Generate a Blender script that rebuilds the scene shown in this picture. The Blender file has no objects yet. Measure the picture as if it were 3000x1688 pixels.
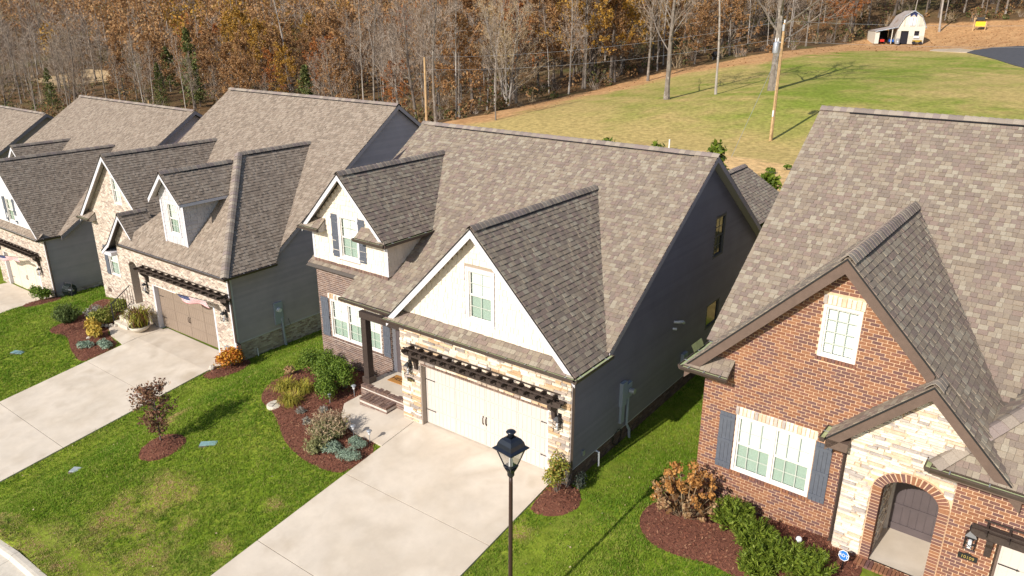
import bpy, math, random
import numpy as np
from mathutils import Vector, Matrix, noise
R = random.Random(7)
C = bpy.context.scene.collection
SC = bpy.context.scene
rad = math.radians

# ------------------------------------------------------------------ camera, sky, sun, exposure
cam = bpy.data.cameras.new('camera'); co = bpy.data.objects.new('camera', cam); C.objects.link(co)
CAMP = Vector((15.1095, -15.5907, 12.624)); FPX = 2199.3
yaw, pit, rol = -0.6364, -0.3495, 0.0035
cF = Vector((math.cos(pit)*math.sin(yaw), math.cos(pit)*math.cos(yaw), math.sin(pit)))
_r = Vector((math.cos(yaw), -math.sin(yaw), 0)); _u = _r.cross(cF)
cR = math.cos(rol)*_r + math.sin(rol)*_u; cU = -math.sin(rol)*_r + math.cos(rol)*_u
M = Matrix((cR, cU, -cF)).transposed().to_4x4(); M.translation = CAMP
co.matrix_world = M
cam.sensor_width = 36; cam.lens = FPX/3000*36; cam.clip_start = .1; cam.clip_end = 3000
SC.camera = co
SUN_AZ, SUN_EL = rad(6), rad(32)            # direction the light travels, measured from +y towards +x
w = bpy.data.worlds.new('World'); SC.world = w; w.use_nodes = True
nt = w.node_tree; bg = nt.nodes['Background']; sk = nt.nodes.new('ShaderNodeTexSky')
sk.sky_type = 'NISHITA'; sk.sun_disc = False; sk.sun_elevation = SUN_EL; sk.sun_rotation = math.pi + SUN_AZ
nt.links.new(sk.outputs[0], bg.inputs[0]); bg.inputs[1].default_value = 0.11
sl = bpy.data.lights.new('sun', 'SUN'); sl.energy = 4.6; sl.angle = rad(.53); sl.color = (1, .935, .845)
so = bpy.data.objects.new('sun', sl); C.objects.link(so)
sd = Vector((math.sin(SUN_AZ)*math.cos(SUN_EL), math.cos(SUN_AZ)*math.cos(SUN_EL), -math.sin(SUN_EL)))
so.rotation_euler = sd.to_track_quat('-Z', 'Y').to_euler()
vs = SC.view_settings; vs.view_transform = 'Standard'; vs.look = 'None'; vs.exposure = 0.3; vs.gamma = 1; vs.use_curve_mapping = False

# ------------------------------------------------------------------ materials
MATS = {}
def mat(name, cols, rough=.8, island=False, ramp='CONSTANT', nz=(3., .25), bump=None, metal=0., spec=.3, vcol=None, nz2=None, transl=0.):
    """colours: one or several linear RGB; island: pick one per loose piece; nz: (scale, amount) of grain."""
    m = bpy.data.materials.new(name); m.use_nodes = True; MATS[name] = m
    N, L = m.node_tree.nodes, m.node_tree.links; b = N['Principled BSDF']
    b.inputs['Roughness'].default_value = rough; b.inputs['Metallic'].default_value = metal
    b.inputs['Specular IOR Level'].default_value = spec
    geo = N.new('ShaderNodeNewGeometry'); pos = geo.outputs['Position']
    if vcol:
        a = N.new('ShaderNodeAttribute'); a.attribute_name = vcol; col = a.outputs['Color']
    elif len(cols) == 1:
        a = N.new('ShaderNodeRGB'); a.outputs[0].default_value = (*cols[0], 1); col = a.outputs[0]
    else:
        rp = N.new('ShaderNodeValToRGB'); rp.color_ramp.interpolation = ramp; el = rp.color_ramp.elements
        n = len(cols)
        while len(el) < n: el.new(.5)
        for i, c in enumerate(cols):
            el[i].position = i/n if ramp == 'CONSTANT' else i/(n-1); el[i].color = (*c, 1)
        if island:
            oi = N.new('ShaderNodeObjectInfo'); ad = N.new('ShaderNodeMath'); ad.operation = 'ADD'
            L.new(geo.outputs['Random Per Island'], ad.inputs[0]); L.new(oi.outputs['Random'], ad.inputs[1])
            fr = N.new('ShaderNodeMath'); fr.operation = 'FRACT'; L.new(ad.outputs[0], fr.inputs[0]); L.new(fr.outputs[0], rp.inputs[0])
        else:
            t = N.new('ShaderNodeTexNoise'); t.inputs['Scale'].default_value = nz2 or .6; t.inputs['Detail'].default_value = 6
            L.new(pos, t.inputs['Vector']); mr = N.new('ShaderNodeMapRange'); mr.inputs[1].default_value = .3; mr.inputs[2].default_value = .7
            L.new(t.outputs[0], mr.inputs[0]); L.new(mr.outputs[0], rp.inputs[0])
        col = rp.outputs[0]
    if nz:
        t = N.new('ShaderNodeTexNoise'); t.inputs['Scale'].default_value = nz[0]; t.inputs['Detail'].default_value = 5; t.inputs['Roughness'].default_value = .65
        L.new(pos, t.inputs['Vector'])
        mr = N.new('ShaderNodeMapRange'); mr.inputs[1].default_value = .25; mr.inputs[2].default_value = .75
        mr.inputs[3].default_value = 1-nz[1]; mr.inputs[4].default_value = 1+nz[1]; L.new(t.outputs[0], mr.inputs[0])
        mx = N.new('ShaderNodeVectorMath'); mx.operation = 'SCALE'; L.new(col, mx.inputs[0]); L.new(mr.outputs[0], mx.inputs['Scale']); col = mx.outputs[0]
    L.new(col, b.inputs['Base Color'])
    if transl:
        tb = N.new('ShaderNodeBsdfTranslucent'); L.new(col, tb.inputs[0]); ms = N.new('ShaderNodeMixShader'); ms.inputs[0].default_value = transl
        L.new(b.outputs[0], ms.inputs[1]); L.new(tb.outputs[0], ms.inputs[2]); L.new(ms.outputs[0], N['Material Output'].inputs[0])
    if bump:
        t = N.new('ShaderNodeTexNoise'); t.inputs['Scale'].default_value = bump[0]; t.inputs['Detail'].default_value = 6
        L.new(pos, t.inputs['Vector']); bp = N.new('ShaderNodeBump'); bp.inputs['Strength'].default_value = bump[1]; bp.inputs['Distance'].default_value = bump[2]
        L.new(t.outputs[0], bp.inputs['Height']); L.new(bp.outputs[0], b.inputs['Normal'])
    return m

SH_C = mat('shingle_mix', [(0.264,0.216,0.165),(0.227,0.182,0.142),(0.293,0.247,0.190),(0.221,0.171,0.144),(0.241,0.182,0.151),(0.321,0.278,0.216),(0.252,0.204,0.162),(0.213,0.171,0.139),(0.284,0.230,0.175)], .9, True, nz=(35, .2), spec=.15)
SH_B = mat('shingle_grey_tan', [(0.290,0.235,0.186),(0.251,0.201,0.158),(0.326,0.267,0.214),(0.226,0.181,0.143),(0.270,0.214,0.168),(0.305,0.251,0.198)], .9, True, nz=(35, .2), spec=.15)
DECK = mat('roof_felt', [(.1,.085,.075)], .95, nz=(20, .2))
VENT = mat('ridge_vent_black', [(.015,.015,.018)], .7)
CAPC = mat('ridge_cap_mix', [(.27,.225,.185),(.22,.18,.155),(.32,.27,.22),(.25,.2,.18)], .9, True, nz=(35, .2))
TRIMW = mat('white_trim', [(.62,.6,.63)], .5, nz=(4, .06))
SOFF = mat('soffit_vinyl', [(.5,.46,.42)], .6, nz=(4, .06))
BRONZE = mat('bronze_gutter', [(.07,.05,.042)], .4, nz=(5, .15), spec=.5)
GUTIN = mat('gutter_lining', [(.5,.56,.3)], .35, nz=(5, .2), metal=.2)
BROWNT = mat('brown_trim', [(.135,.092,.072)], .6, nz=(6, .15))
DARKW = mat('dark_stained_wood', [(.045,.032,.027),(.06,.043,.036)], .6, ramp='LINEAR', nz=(18, .3))
CREAMJ = mat('shake_backing', [(.36,.29,.22)], .9, nz=None)  # darker than the shakes, painting in the shade of the recessed gaps
CREAM = mat('cream_shake', [(0.734,0.645,0.535),(0.765,0.675,0.563),(0.704,0.616,0.507),(0.745,0.655,0.549)], .75, True, nz=(14, .07), bump=(60, .15, .01))
GREYSH = mat('light_grey_shake', [(.52,.5,.5),(.56,.54,.54),(.49,.47,.48)], .75, True, nz=(14, .07))
WHITEB = mat('white_board', [(.75,.73,.71),(.72,.7,.68)], .7, True, nz=(8, .05))
SIDE = mat('grey_siding', [(0.273,0.245,0.273),(0.250,0.224,0.250),(0.260,0.234,0.261),(0.267,0.239,0.269)], .55, True, nz=(1.2, .1))
SIDEB = mat('beige_grey_siding', [(0.464,0.398,0.413),(0.422,0.365,0.382),(0.443,0.384,0.398)], .55, True, nz=(1.2, .1))
BRK_C = mat('mauve_brick', [(.17,.105,.08),(.21,.135,.105),(.14,.09,.075),(.24,.165,.135),(.19,.12,.095),(.155,.1,.085)], .85, True, nz=(25, .25), bump=(80, .3, .004))
MOR_C = mat('pale_mortar', [(.5,.44,.38),(.62,.57,.52)], .9, ramp='LINEAR', nz=(12, .15))
BRK_D = mat('red_brown_brick', [(0.236,0.102,0.056),(0.166,0.080,0.063),(0.262,0.119,0.065),(0.144,0.073,0.066),(0.205,0.091,0.058),(0.288,0.135,0.072),(0.158,0.082,0.074),(0.218,0.098,0.068)], .85, True, nz=(25, .25), bump=(80, .3, .004))
MOR_D = mat('buff_mortar', [(0.639,0.447,0.293)], .9, nz=(12, .15))
BRK_B = mat('whitewashed_brick', [(.5,.42,.345),(.56,.485,.405),(.42,.34,.28),(.6,.535,.46),(.47,.385,.315),(.33,.25,.21)], .85, True, nz=(25, .2), bump=(80, .3, .004))
MOR_B = mat('cream_mortar', [(.6,.53,.45)], .9, nz=(12, .15))
STONE = mat('stacked_stone', [(.68,.58,.46),(.72,.63,.52),(.5,.34,.2),(.64,.54,.43),(.38,.31,.26),(.58,.43,.28),(.74,.66,.56),(.46,.37,.29),(.7,.6,.48),(.3,.26,.235)], .85, True, nz=(9, .22), bump=(30, .5, .012))
STONE_D = mat('pale_stacked_stone', [(.7,.6,.49),(.74,.66,.55),(.6,.46,.33),(.68,.58,.46),(.52,.45,.39),(.72,.63,.52),(.74,.67,.58),(.66,.56,.44),(.4,.35,.32)], .85, True, nz=(9, .2), bump=(30, .5, .012))
CONC = mat('pale_concrete', [(.47,.395,.305),(.6,.525,.435),(.53,.455,.365),(.62,.55,.46)], .85, ramp='LINEAR', nz=(1.1, .1), nz2=.5, bump=(160, .12, .003))
CONCJ = mat('dark_joint_fill', [(.12,.1,.085)], .95)  # dark fill under the open joints, also for rims and grooves
KERB = mat('kerb_concrete', [(.55,.49,.4),(.62,.56,.47)], .9, ramp='LINEAR', nz=(6, .12), nz2=2.)
ASPH = mat('old_asphalt', [(.13,.115,.11),(.16,.145,.14)], .95, ramp='LINEAR', nz=(60, .3), nz2=3.)
ASPH2 = mat('dark_asphalt', [(0.080,0.080,0.088)], .95, nz=(2, .2))
MULCH = mat('red_mulch', [(0.138,0.050,0.031),(0.194,0.075,0.046),(0.106,0.037,0.025)], .95, ramp='LINEAR', nz=(30, .45), nz2=14., bump=(45, 1., .05))
CHIP = mat('mulch_chip', [(0.156,0.054,0.032),(0.228,0.090,0.052),(0.102,0.036,0.023),(0.192,0.078,0.048),(0.288,0.144,0.086)], .95, True, nz=None)
SHUT = mat('slate_shutter', [(.095,.105,.13),(.11,.12,.145)], .6, ramp='LINEAR', nz=(10, .12), nz2=6.)
DOORC = mat('beige_garage_door', [(.585,.52,.47)], .45, nz=(2, .05))
DOORB = mat('taupe_garage_door', [(.26,.2,.155)], .45, nz=(2, .06))
DOORA = mat('cream_garage_door', [(.68,.59,.48)], .45, nz=(2, .05))
BLACK = mat('black_metal', [(.016,.016,.018)], .45, nz=None, spec=.5)
LAMPB = mat('blue_black_paint', [(.012,.015,.024)], .3, nz=(10, .2), spec=.6)
DKBRN = mat('dark_brown_metal', [(.045,.025,.02)], .4, nz=None)
BLIND = mat('white_blind', [(.8,.82,.78)], .6, nz=None)
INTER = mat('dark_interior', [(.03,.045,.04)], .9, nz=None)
VINYL = mat('window_vinyl', [(.72,.68,.64)], .5, nz=(5, .04))
VINYLT = mat('tan_door_trim', [(.3,.25,.21)], .5, nz=None)
SHDFR = mat('shaded_window_frame', [(.12,.12,.115)], .5, nz=None)  # frame colour darkened to carry the shade of the side wall
LEAFLIT = None
PVC = mat('white_pvc', [(.75,.76,.78)], .4, nz=None)
GREYP = mat('grey_pvc', [(.33,.37,.42)], .5, nz=None)
STEEL = mat('galvanised_steel', [(.4,.42,.45)], .4, metal=.5, nz=(8, .2))
POLEW = mat('pole_wood', [(.42,.27,.13),(.5,.34,.18)], .8, ramp='LINEAR', nz=(4, .25), nz2=1.)
TEAL = mat('teal_cover', [(0.220,0.357,0.361)], .6, nz=(10, .2))
GREYC = mat('grey_cover', [(.36,.4,.42)], .6, nz=(10, .2))
GOLD = mat('gold_numeral', [(.55,.4,.12)], .35, metal=.4, nz=None)
MATM = mat('coir_mat', [(.42,.2,.05),(.36,.17,.045)], .95, ramp='LINEAR', nz=(60, .25), nz2=20)
DOORP = mat('plum_grey_door', [(.105,.085,.088)], .5, nz=(4, .1))
RED = mat('flag_red', [(.4,.03,.045)], .8, nz=None)
WHT = mat('flag_white', [(.75,.73,.72)], .8, nz=None)
NAVY = mat('flag_navy', [(.025,.035,.11)], .8, nz=None)
SIGNB = mat('sign_blue', [(.03,.17,.5)], .4, nz=None)
BARK1 = mat('grey_bark', [(.25,.215,.18),(.17,.14,.115),(.33,.29,.25)], .95, ramp='LINEAR', nz=(6, .3), nz2=1.5)
BARK2 = mat('dark_bark', [(.12,.095,.08),(.17,.14,.115)], .95, ramp='LINEAR', nz=(6, .3), nz2=1.5)
BARK3 = mat('pale_bark', [(.4,.36,.32),(.3,.26,.225)], .95, ramp='LINEAR', nz=(6, .25), nz2=1.5)
TWIG = mat('bare_twig', [(0.271,0.209,0.163),(0.328,0.265,0.213),(0.213,0.158,0.118),(0.377,0.312,0.255)], .95, True, nz=None)
TWIGT = mat('tan_twig', [(.42,.32,.2),(.48,.38,.25),(.36,.26,.15)], .95, True, nz=None)
OAKL = mat('tan_oak_leaf', [(0.352,0.186,0.075),(0.410,0.235,0.101),(0.273,0.137,0.055),(0.458,0.279,0.130),(0.332,0.177,0.075)], .8, True, nz=None, transl=.3)
ORGL = mat('orange_leaf', [(0.378,0.142,0.033),(0.324,0.104,0.028),(0.432,0.190,0.055),(0.270,0.095,0.033)], .8, True, nz=None, transl=.3)
GOLL = mat('gold_brown_leaf', [(0.437,0.235,0.040),(0.345,0.179,0.030),(0.517,0.302,0.055),(0.276,0.168,0.035)], .8, True, nz=None, transl=.3)
YELL = mat('yellow_leaf', [(.55,.38,.04),(.48,.31,.03),(.6,.45,.08)], .8, True, nz=None, transl=.3)
EVGL = mat('cedar_needle', [(0.093,0.120,0.033),(0.128,0.152,0.045),(0.068,0.090,0.027),(0.170,0.160,0.053)], .85, True, nz=None, transl=.15)
BRUSH = mat('brush_leaf', [(.13,.1,.04),(.19,.125,.055),(.085,.09,.03),(.24,.16,.08),(.12,.12,.035),(.2,.1,.045)], .9, True, nz=None, transl=.2)
BOXG = mat('boxwood_leaf', [(.1,.17,.016),(.14,.215,.024),(.07,.125,.013),(.19,.26,.035)], .6, True, nz=None, transl=.25)
YEWG = mat('yew_leaf', [(.12,.175,.015),(.165,.225,.022),(.08,.12,.012),(.22,.27,.035)], .6, True, nz=None, transl=.25)
GRSY = mat('yellow_grass_blade', [(.42,.36,.04),(.33,.3,.04),(.5,.43,.08),(.25,.25,.04)], .7, True, nz=None, transl=.3)
SAGE = mat('grey_green_leaf', [(.24,.25,.1),(.31,.31,.14),(.19,.2,.075),(.36,.34,.18)], .8, True, nz=None, transl=.2)
STRAW = mat('straw_stem', [(.42,.32,.2),(.5,.39,.26),(.35,.25,.16)], .8, True, nz=None, transl=.2)
JUNI = mat('blue_green_mound', [(.25,.33,.24),(.31,.39,.3),(.2,.27,.2)], .85, True, nz=None, transl=.15)
SILV = mat('silver_leaf', [(.3,.29,.25),(.38,.36,.32),(.24,.23,.19)], .85, True, nz=None, transl=.15)
NAND = mat('nandina_leaf', [(.22,.24,.035),(.3,.3,.05),(.15,.18,.03),(.38,.34,.07),(.34,.2,.05)], .6, True, nz=None, transl=.25)
HYDB = mat('dried_bloom', [(0.408,0.187,0.050),(0.480,0.231,0.068),(0.336,0.154,0.045),(0.540,0.286,0.090)], .9, True, nz=None, transl=.2)
HYDT = mat('faded_bloom', [(0.410,0.270,0.140),(0.486,0.330,0.179),(0.335,0.200,0.101),(0.292,0.160,0.078)], .9, True, nz=None, transl=.2)
ORGB = mat('orange_shrub_leaf', [(.5,.19,.02),(.58,.25,.03),(.42,.12,.02),(.55,.3,.04)], .7, True, nz=None, transl=.25)
YELB = mat('gold_shrub_leaf', [(.58,.41,.07),(.64,.48,.1),(.5,.32,.05),(.42,.34,.06)], .7, True, nz=None, transl=.25)
LIMEB = mat('lime_shrub_leaf', [(.2,.23,.04),(.27,.28,.06),(.15,.19,.03),(.33,.31,.08)], .7, True, nz=None, transl=.25)
ROSEM = mat('rosemary_leaf', [(.1,.14,.04),(.14,.18,.055),(.075,.11,.03)], .8, True, nz=None, transl=.2)
PURP = mat('bronze_tree_leaf', [(0.202,0.096,0.060),(0.279,0.144,0.083),(0.155,0.072,0.050),(0.341,0.200,0.112)], .7, True, nz=None, transl=.25)
BRZG = mat('bronze_grass_blade', [(.16,.08,.03),(.22,.12,.05),(.12,.05,.03)], .7, True, nz=None, transl=.2)
YGRB = mat('chartreuse_blade', [(.36,.36,.04),(.28,.3,.04)], .7, True, nz=None, transl=.25)
ROCKM = mat('field_rock', [(.42,.37,.31),(.5,.46,.4)], .9, ramp='LINEAR', nz=(8, .2), nz2=4)
def glass(name, t, tint):
    m = bpy.data.materials.new(name); m.use_nodes = True; N, L = m.node_tree.nodes, m.node_tree.links
    N.remove(N['Principled BSDF']); tr = N.new('ShaderNodeBsdfTransparent'); tr.inputs[0].default_value = (*tint, 1)
    gl = N.new('ShaderNodeBsdfGlossy'); gl.inputs[1].default_value = .02; fz = N.new('ShaderNodeLayerWeight'); pw = N.new('ShaderNodeMath'); pw.operation = 'POWER'; pw.inputs[1].default_value = 4
    L.new(fz.outputs['Facing'], pw.inputs[0]); mr = N.new('ShaderNodeMath'); mr.operation = 'MULTIPLY_ADD'; mr.inputs[1].default_value = .6; mr.inputs[2].default_value = t+.02; L.new(pw.outputs[0], mr.inputs[0])
    mx = N.new('ShaderNodeMixShader'); L.new(mr.outputs[0], mx.inputs[0]); L.new(tr.outputs[0], mx.inputs[1]); L.new(gl.outputs[0], mx.inputs[2])
    L.new(mx.outputs[0], N['Material Output'].inputs[0]); return m
GLASS = glass('clear_glass', .03, (.965, .985, .975)); SCREEN = glass('screened_glass', .05, (.8, .85, .82)); DKGL = glass('dark_glass', .16, (.25, .25, .25))

# ------------------------------------------------------------------ object helpers
def tag(o, label=None, cat=None, group=None, kind=None):
    if label: o['label'] = label
    if cat: o['category'] = cat
    if group: o['group'] = group
    if kind: o['kind'] = kind
    return o
def empty(name, loc=(0,0,0), rz=0, label=None, cat=None, group=None):
    o = bpy.data.objects.new(name, None); C.objects.link(o); o.empty_display_size = .2
    o.location = loc; o.rotation_euler = (0, 0, rz); return tag(o, label, cat, group)
def link(name, me, parent=None, mtx=None):
    o = bpy.data.objects.new(name, me); C.objects.link(o)
    if parent: o.parent = parent
    if mtx is not None: o.matrix_local = mtx
    return o
class Fr:
    """a local frame on a surface: u along, w up, n outward (n = u x w)."""
    def __init__(s, O, U, W):
        s.O = Vector(O); s.U = Vector(U).normalized(); s.W = Vector(W).normalized(); s.N = s.U.cross(s.W)
    def __call__(s, u, w, n=0.): return s.O + s.U*u + s.W*w + s.N*n
FRONT = lambda y, x=0, z=0: Fr((x, y, z), (1,0,0), (0,0,1))
RIGHT = lambda x, y=0, z=0: Fr((x, y, z), (0,1,0), (0,0,1))
LEFT = lambda x, y=0, z=0: Fr((x, y, z), (0,-1,0), (0,0,1))
class MB:
    def __init__(s): s.v = []; s.f = []
    def add(s, vs, fs):
        k = len(s.v); s.v += [tuple(p) for p in vs]; s.f += [tuple(i+k for i in f) for f in fs]; return s
    def fbox(s, fr, u0, u1, w0, w1, n0, n1, ntop=None):
        a = n1 if ntop is None else ntop
        p = [fr(u0,w0,n0), fr(u1,w0,n0), fr(u1,w1,n0), fr(u0,w1,n0), fr(u0,w0,n1), fr(u1,w0,n1), fr(u1,w1,a), fr(u0,w1,a)]
        return s.add(p, [(3,2,1,0),(4,5,6,7),(0,1,5,4),(1,2,6,5),(2,3,7,6),(3,0,4,7)])
    def box(s, x0, x1, y0, y1, z0, z1): return s.fbox(FRONT(0), x0, x1, z0, z1, -y1, -y0)
    def poly(s, fr, pts, n0, n1):
        k = len(pts); p = [fr(u,w,n0) for u,w in pts] + [fr(u,w,n1) for u,w in pts]
        return s.add(p, [tuple(range(k-1,-1,-1)), tuple(range(k,2*k))] + [(i,(i+1)%k,(i+1)%k+k,i+k) for i in range(k)])
    def sheet(s, fr, pts, n=0.): return s.add([fr(u,w,n) for u,w in pts], [tuple(range(len(pts)))])
    def tube(s, P, rs, n=6, cap=True):
        P = [Vector(p) for p in P]; k = len(s.v); m = len(P)
        if not hasattr(rs, '__len__'): rs = [rs]*m
        for i, p in enumerate(P):
            d = (P[min(i+1,m-1)]-P[max(i-1,0)]).normalized(); a = Vector((0,0,1)) if abs(d.z) < .9 else Vector((1,0,0))
            x = d.cross(a).normalized(); y = d.cross(x)
            for j in range(n):
                t = 2*math.pi*j/n; s.v.append(tuple(p + (x*math.cos(t)+y*math.sin(t))*rs[i]))
        for i in range(m-1):
            for j in range(n):
                s.f.append((k+i*n+j, k+i*n+(j+1)%n, k+(i+1)*n+(j+1)%n, k+(i+1)*n+j))
        if cap: s.f.append(tuple(k+j for j in range(n-1,-1,-1))); s.f.append(tuple(k+(m-1)*n+j for j in range(n)))
        return s
    def lathe(s, c, prof, n=12):
        c = Vector(c); k = len(s.v)
        for r, z in prof:
            for j in range(n): t = 2*math.pi*(j+.5)/n; s.v.append((c.x+r*math.cos(t), c.y+r*math.sin(t), c.z+z))
        m = len(prof)
        for i in range(m-1):
            for j in range(n): s.f.append((k+i*n+j, k+i*n+(j+1)%n, k+(i+1)*n+(j+1)%n, k+(i+1)*n+j))
        s.f.append(tuple(k+(n-1-j) for j in range(n))); s.f.append(tuple(k+(m-1)*n+j for j in range(n))); return s
    def ribbon(s, a, b, wd, up=None):
        a, b = Vector(a), Vector(b); d = b-a; t = d.cross(up or Vector((R.random()-.5, R.random()-.5, R.random()-.5)))
        if t.length < 1e-6: return s
        t = t.normalized()*wd; k = len(s.v); s.v += [tuple(a-t), tuple(a+t), tuple(b+t*.4), tuple(b-t*.4)]; s.f.append((k,k+1,k+2,k+3)); return s
    def leaf(s, c, nrm, sz, asp=1.6):
        t = nrm.cross(Vector((R.random()-.5, R.random()-.5, R.random()-.5)))
        if t.length < 1e-5: t = Vector((1,0,0))
        t.normalize(); b = nrm.cross(t).normalized()*sz*.5/asp**.5; t = t*sz*.5*asp**.5; k = len(s.v)
        s.v += [tuple(c-t), tuple(c+b), tuple(c+t), tuple(c-b)]; s.f.append((k,k+1,k+2,k+3)); return s
    def mesh(s, name, m, smooth=False):
        me = bpy.data.meshes.new(name)
        me.from_pydata(s.v, [], s.f); me.materials.append(m)
        if smooth: me.polygons.foreach_set('use_smooth', [True]*len(me.polygons))
        return me
    def obj(s, name, m, parent=None, kind=None, smooth=False):
        if not s.f: return None
        o = link(name, s.mesh(name, m, smooth), parent)
        if kind: o['kind'] = kind
        return o
def rdir():
    while True:
        v = Vector((R.uniform(-1,1), R.uniform(-1,1), R.uniform(-1,1)))
        if .05 < v.length < 1: return v.normalized()
def pix(p):
    q = p - CAMP; z = q.dot(cF)
    if z < .3: return None
    return 1500 + FPX*q.dot(cR)/z, 844 - FPX*q.dot(cU)/z, z
def text_obj(name, s, size, m, parent, mtx, depth=.006, font_scale_x=1.):
    cu = bpy.data.curves.new(name, 'FONT'); cu.body = s; cu.size = size; cu.extrude = depth; cu.align_x = 'CENTER'; cu.align_y = 'CENTER'; cu.resolution_u = 2
    t = bpy.data.objects.new(name+'_curve', cu); C.objects.link(t); bpy.context.view_layer.update()
    me = bpy.data.meshes.new_from_object(t.evaluated_get(bpy.context.evaluated_depsgraph_get()))
    bpy.data.objects.remove(t); bpy.data.curves.remove(cu); me.materials.clear(); me.materials.append(m); me.name = name
    return link(name, me, parent, mtx @ Matrix.Diagonal((font_scale_x,1,1,1)))
def frm(fr, u, w, n):
    m = Matrix((fr.U, fr.W, fr.N)).transposed().to_4x4(); m.translation = fr(u,w,n); return m

# ------------------------------------------------------------------ surfaces made of pieces
def clip(poly, a, b, c):
    out = []; k = len(poly)
    for i in range(k):
        p, q = poly[i], poly[(i+1)%k]; dp, dq = a*p[0]+b*p[1]-c, a*q[0]+b*q[1]-c
        if dp <= 0: out.append(p)
        if dp*dq < 0: t = dp/(dp-dq); out.append((p[0]+(q[0]-p[0])*t, p[1]+(q[1]-p[1])*t))
    return out
def span(poly, w):
    xs = []; k = len(poly)
    for i in range(k):
        (x0,y0),(x1,y1) = poly[i], poly[(i+1)%k]
        if (y0 <= w) != (y1 <= w): xs.append(x0+(x1-x0)*(w-y0)/(y1-y0))
    return (min(xs), max(xs)) if len(xs) >= 2 else None
def runs(poly, holes, w0, w1):
    a, b = span(poly, w0+1e-4), span(poly, w1-1e-4)
    if not a or not b: return []
    sp = (max(a[0],b[0]), min(a[1],b[1]))
    if sp[1]-sp[0] < .02: return []
    rs = [sp]
    for a, b, c, e in holes:
        if min(w1,e)-max(w0,c) > .3*(w1-w0):
            nr = []
            for p, q in rs:
                if b <= p or a >= q: nr.append((p,q)); continue
                if a > p: nr.append((p,a))
                if b < q: nr.append((b,q))
            rs = nr
    return [r for r in rs if r[1]-r[0] > .015]
def panel(mb, fr, poly, holes=(), n=0.):
    ws = sorted(set([round(p[1],4) for p in poly] + [x for h in holes for x in (h[2],h[3])]))
    for w0, w1 in zip(ws, ws[1:]):
        if w1-w0 < 1e-4: continue
        a, b = span(poly, w0+1e-5), span(poly, w1-1e-5)
        if not a or not b: continue
        cuts = sorted([(h[0],h[1]) for h in holes if h[2] < w1-1e-4 and h[3] > w0+1e-4])
        l0, l1 = a[0], b[0]
        for c, e in cuts: mb.sheet(fr, [(l0,w0),(c,w0),(c,w1),(l1,w1)], n); l0 = l1 = e
        mb.sheet(fr, [(l0,w0),(a[1],w0),(b[1],w1),(l1,w1)], n)
UNIT = {}
def unit(kind, m, var):
    key = (kind, m.name, var)
    if key not in UNIT:
        rr = random.Random(hash(kind) % 1000 + var*17); j = .16 if kind == 'stone' else 0
        t = {'shingle': .18, 'shake': .3}.get(kind, 1.)
        J = lambda a: a*(1-rr.random()*j)
        if kind == 'stone':
            c = [(-.5,-.5,0),(.5,-.5,0),(.5,.5,0),(-.5,.5,0)]+[(-J(.46),-J(.44),.75+.25*rr.random()),(J(.46),-J(.44),.75+.25*rr.random()),(J(.46),J(.44),.75+.25*rr.random()),(-J(.46),J(.44),.75+.25*rr.random())]
        else: c = [(-.5,-.5,0),(.5,-.5,0),(.5,.5,0),(-.5,.5,0),(-.5,-.5,1),(.5,-.5,1),(.5,.5,t),(-.5,.5,t)]
        f = [(4,5,6,7),(0,1,5,4),(1,2,6,5),(2,3,7,6),(3,0,4,7),(3,2,1,0)]
        me = bpy.data.meshes.new(kind); me.from_pydata(c, [], f); me.materials.append(m); UNIT[key] = (me, c, f)
    return UNIT[key]
class Pool:
    """pieces of one kind on one house: the ones that show largest become objects, the rest one joined part."""
    def __init__(s, kind, m, house, limit=290): s.kind, s.m, s.h, s.limit = kind, m, house, limit; s.P = []
    def add(s, fr, u0, u1, w0, w1, th, parent, poly=None): s.P.append((fr, u0, u1, w0, w1, th, parent, poly))
    def build(s, part):
        mw = Matrix.Translation(s.h.location) @ s.h.rotation_euler.to_matrix().to_4x4()
        sc = []
        for i, (fr,u0,u1,w0,w1,th,par,poly) in enumerate(s.P):
            if poly: continue
            c = mw @ fr((u0+u1)/2, (w0+w1)/2, th); p = pix(c)
            if not p or not (-20 < p[0] < 3020 and -20 < p[1] < 1708): continue
            nn = mw.to_3x3() @ fr.N; d = (CAMP-c); f = nn.dot(d.normalized())
            if f > .05: sc.append((f*(u1-u0)*(w1-w0)/p[2]**2, i))
        sc.sort(reverse=True); pick = set(i for _, i in sc[:s.limit])
        mb = MB()
        for i, (fr,u0,u1,w0,w1,th,par,poly) in enumerate(s.P):
            if i in pick:
                me, c, f = unit(s.kind, s.m, i % 5 if s.kind == 'stone' else 0)
                m = Matrix((fr.U*(u1-u0), fr.W*(w1-w0), fr.N*th)).transposed().to_4x4(); m.translation = fr((u0+u1)/2, (w0+w1)/2, .0)
                link(s.kind, me, par, m)
            elif poly:
                t = .18; k = len(poly); hh = max(w1-w0, 1e-3)
                top = [fr(a, b, th*(1-(1-t)*(b-w0)/hh)) for a, b in poly]
                mb.add([fr(a,b,0) for a,b in poly]+top, [tuple(range(k,2*k))]+[(q,(q+1)%k,(q+1)%k+k,q+k) for q in range(k)])
            else:
                me, c, f = unit(s.kind, s.m, i % 5 if s.kind == 'stone' else 0)
                mb.add([fr((u0+u1)/2+a*(u1-u0), (w0+w1)/2+b*(w1-w0), e*th) for a,b,e in c], f[:5])
        mb.obj(part, s.m, s.h, 'stuff')
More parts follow.
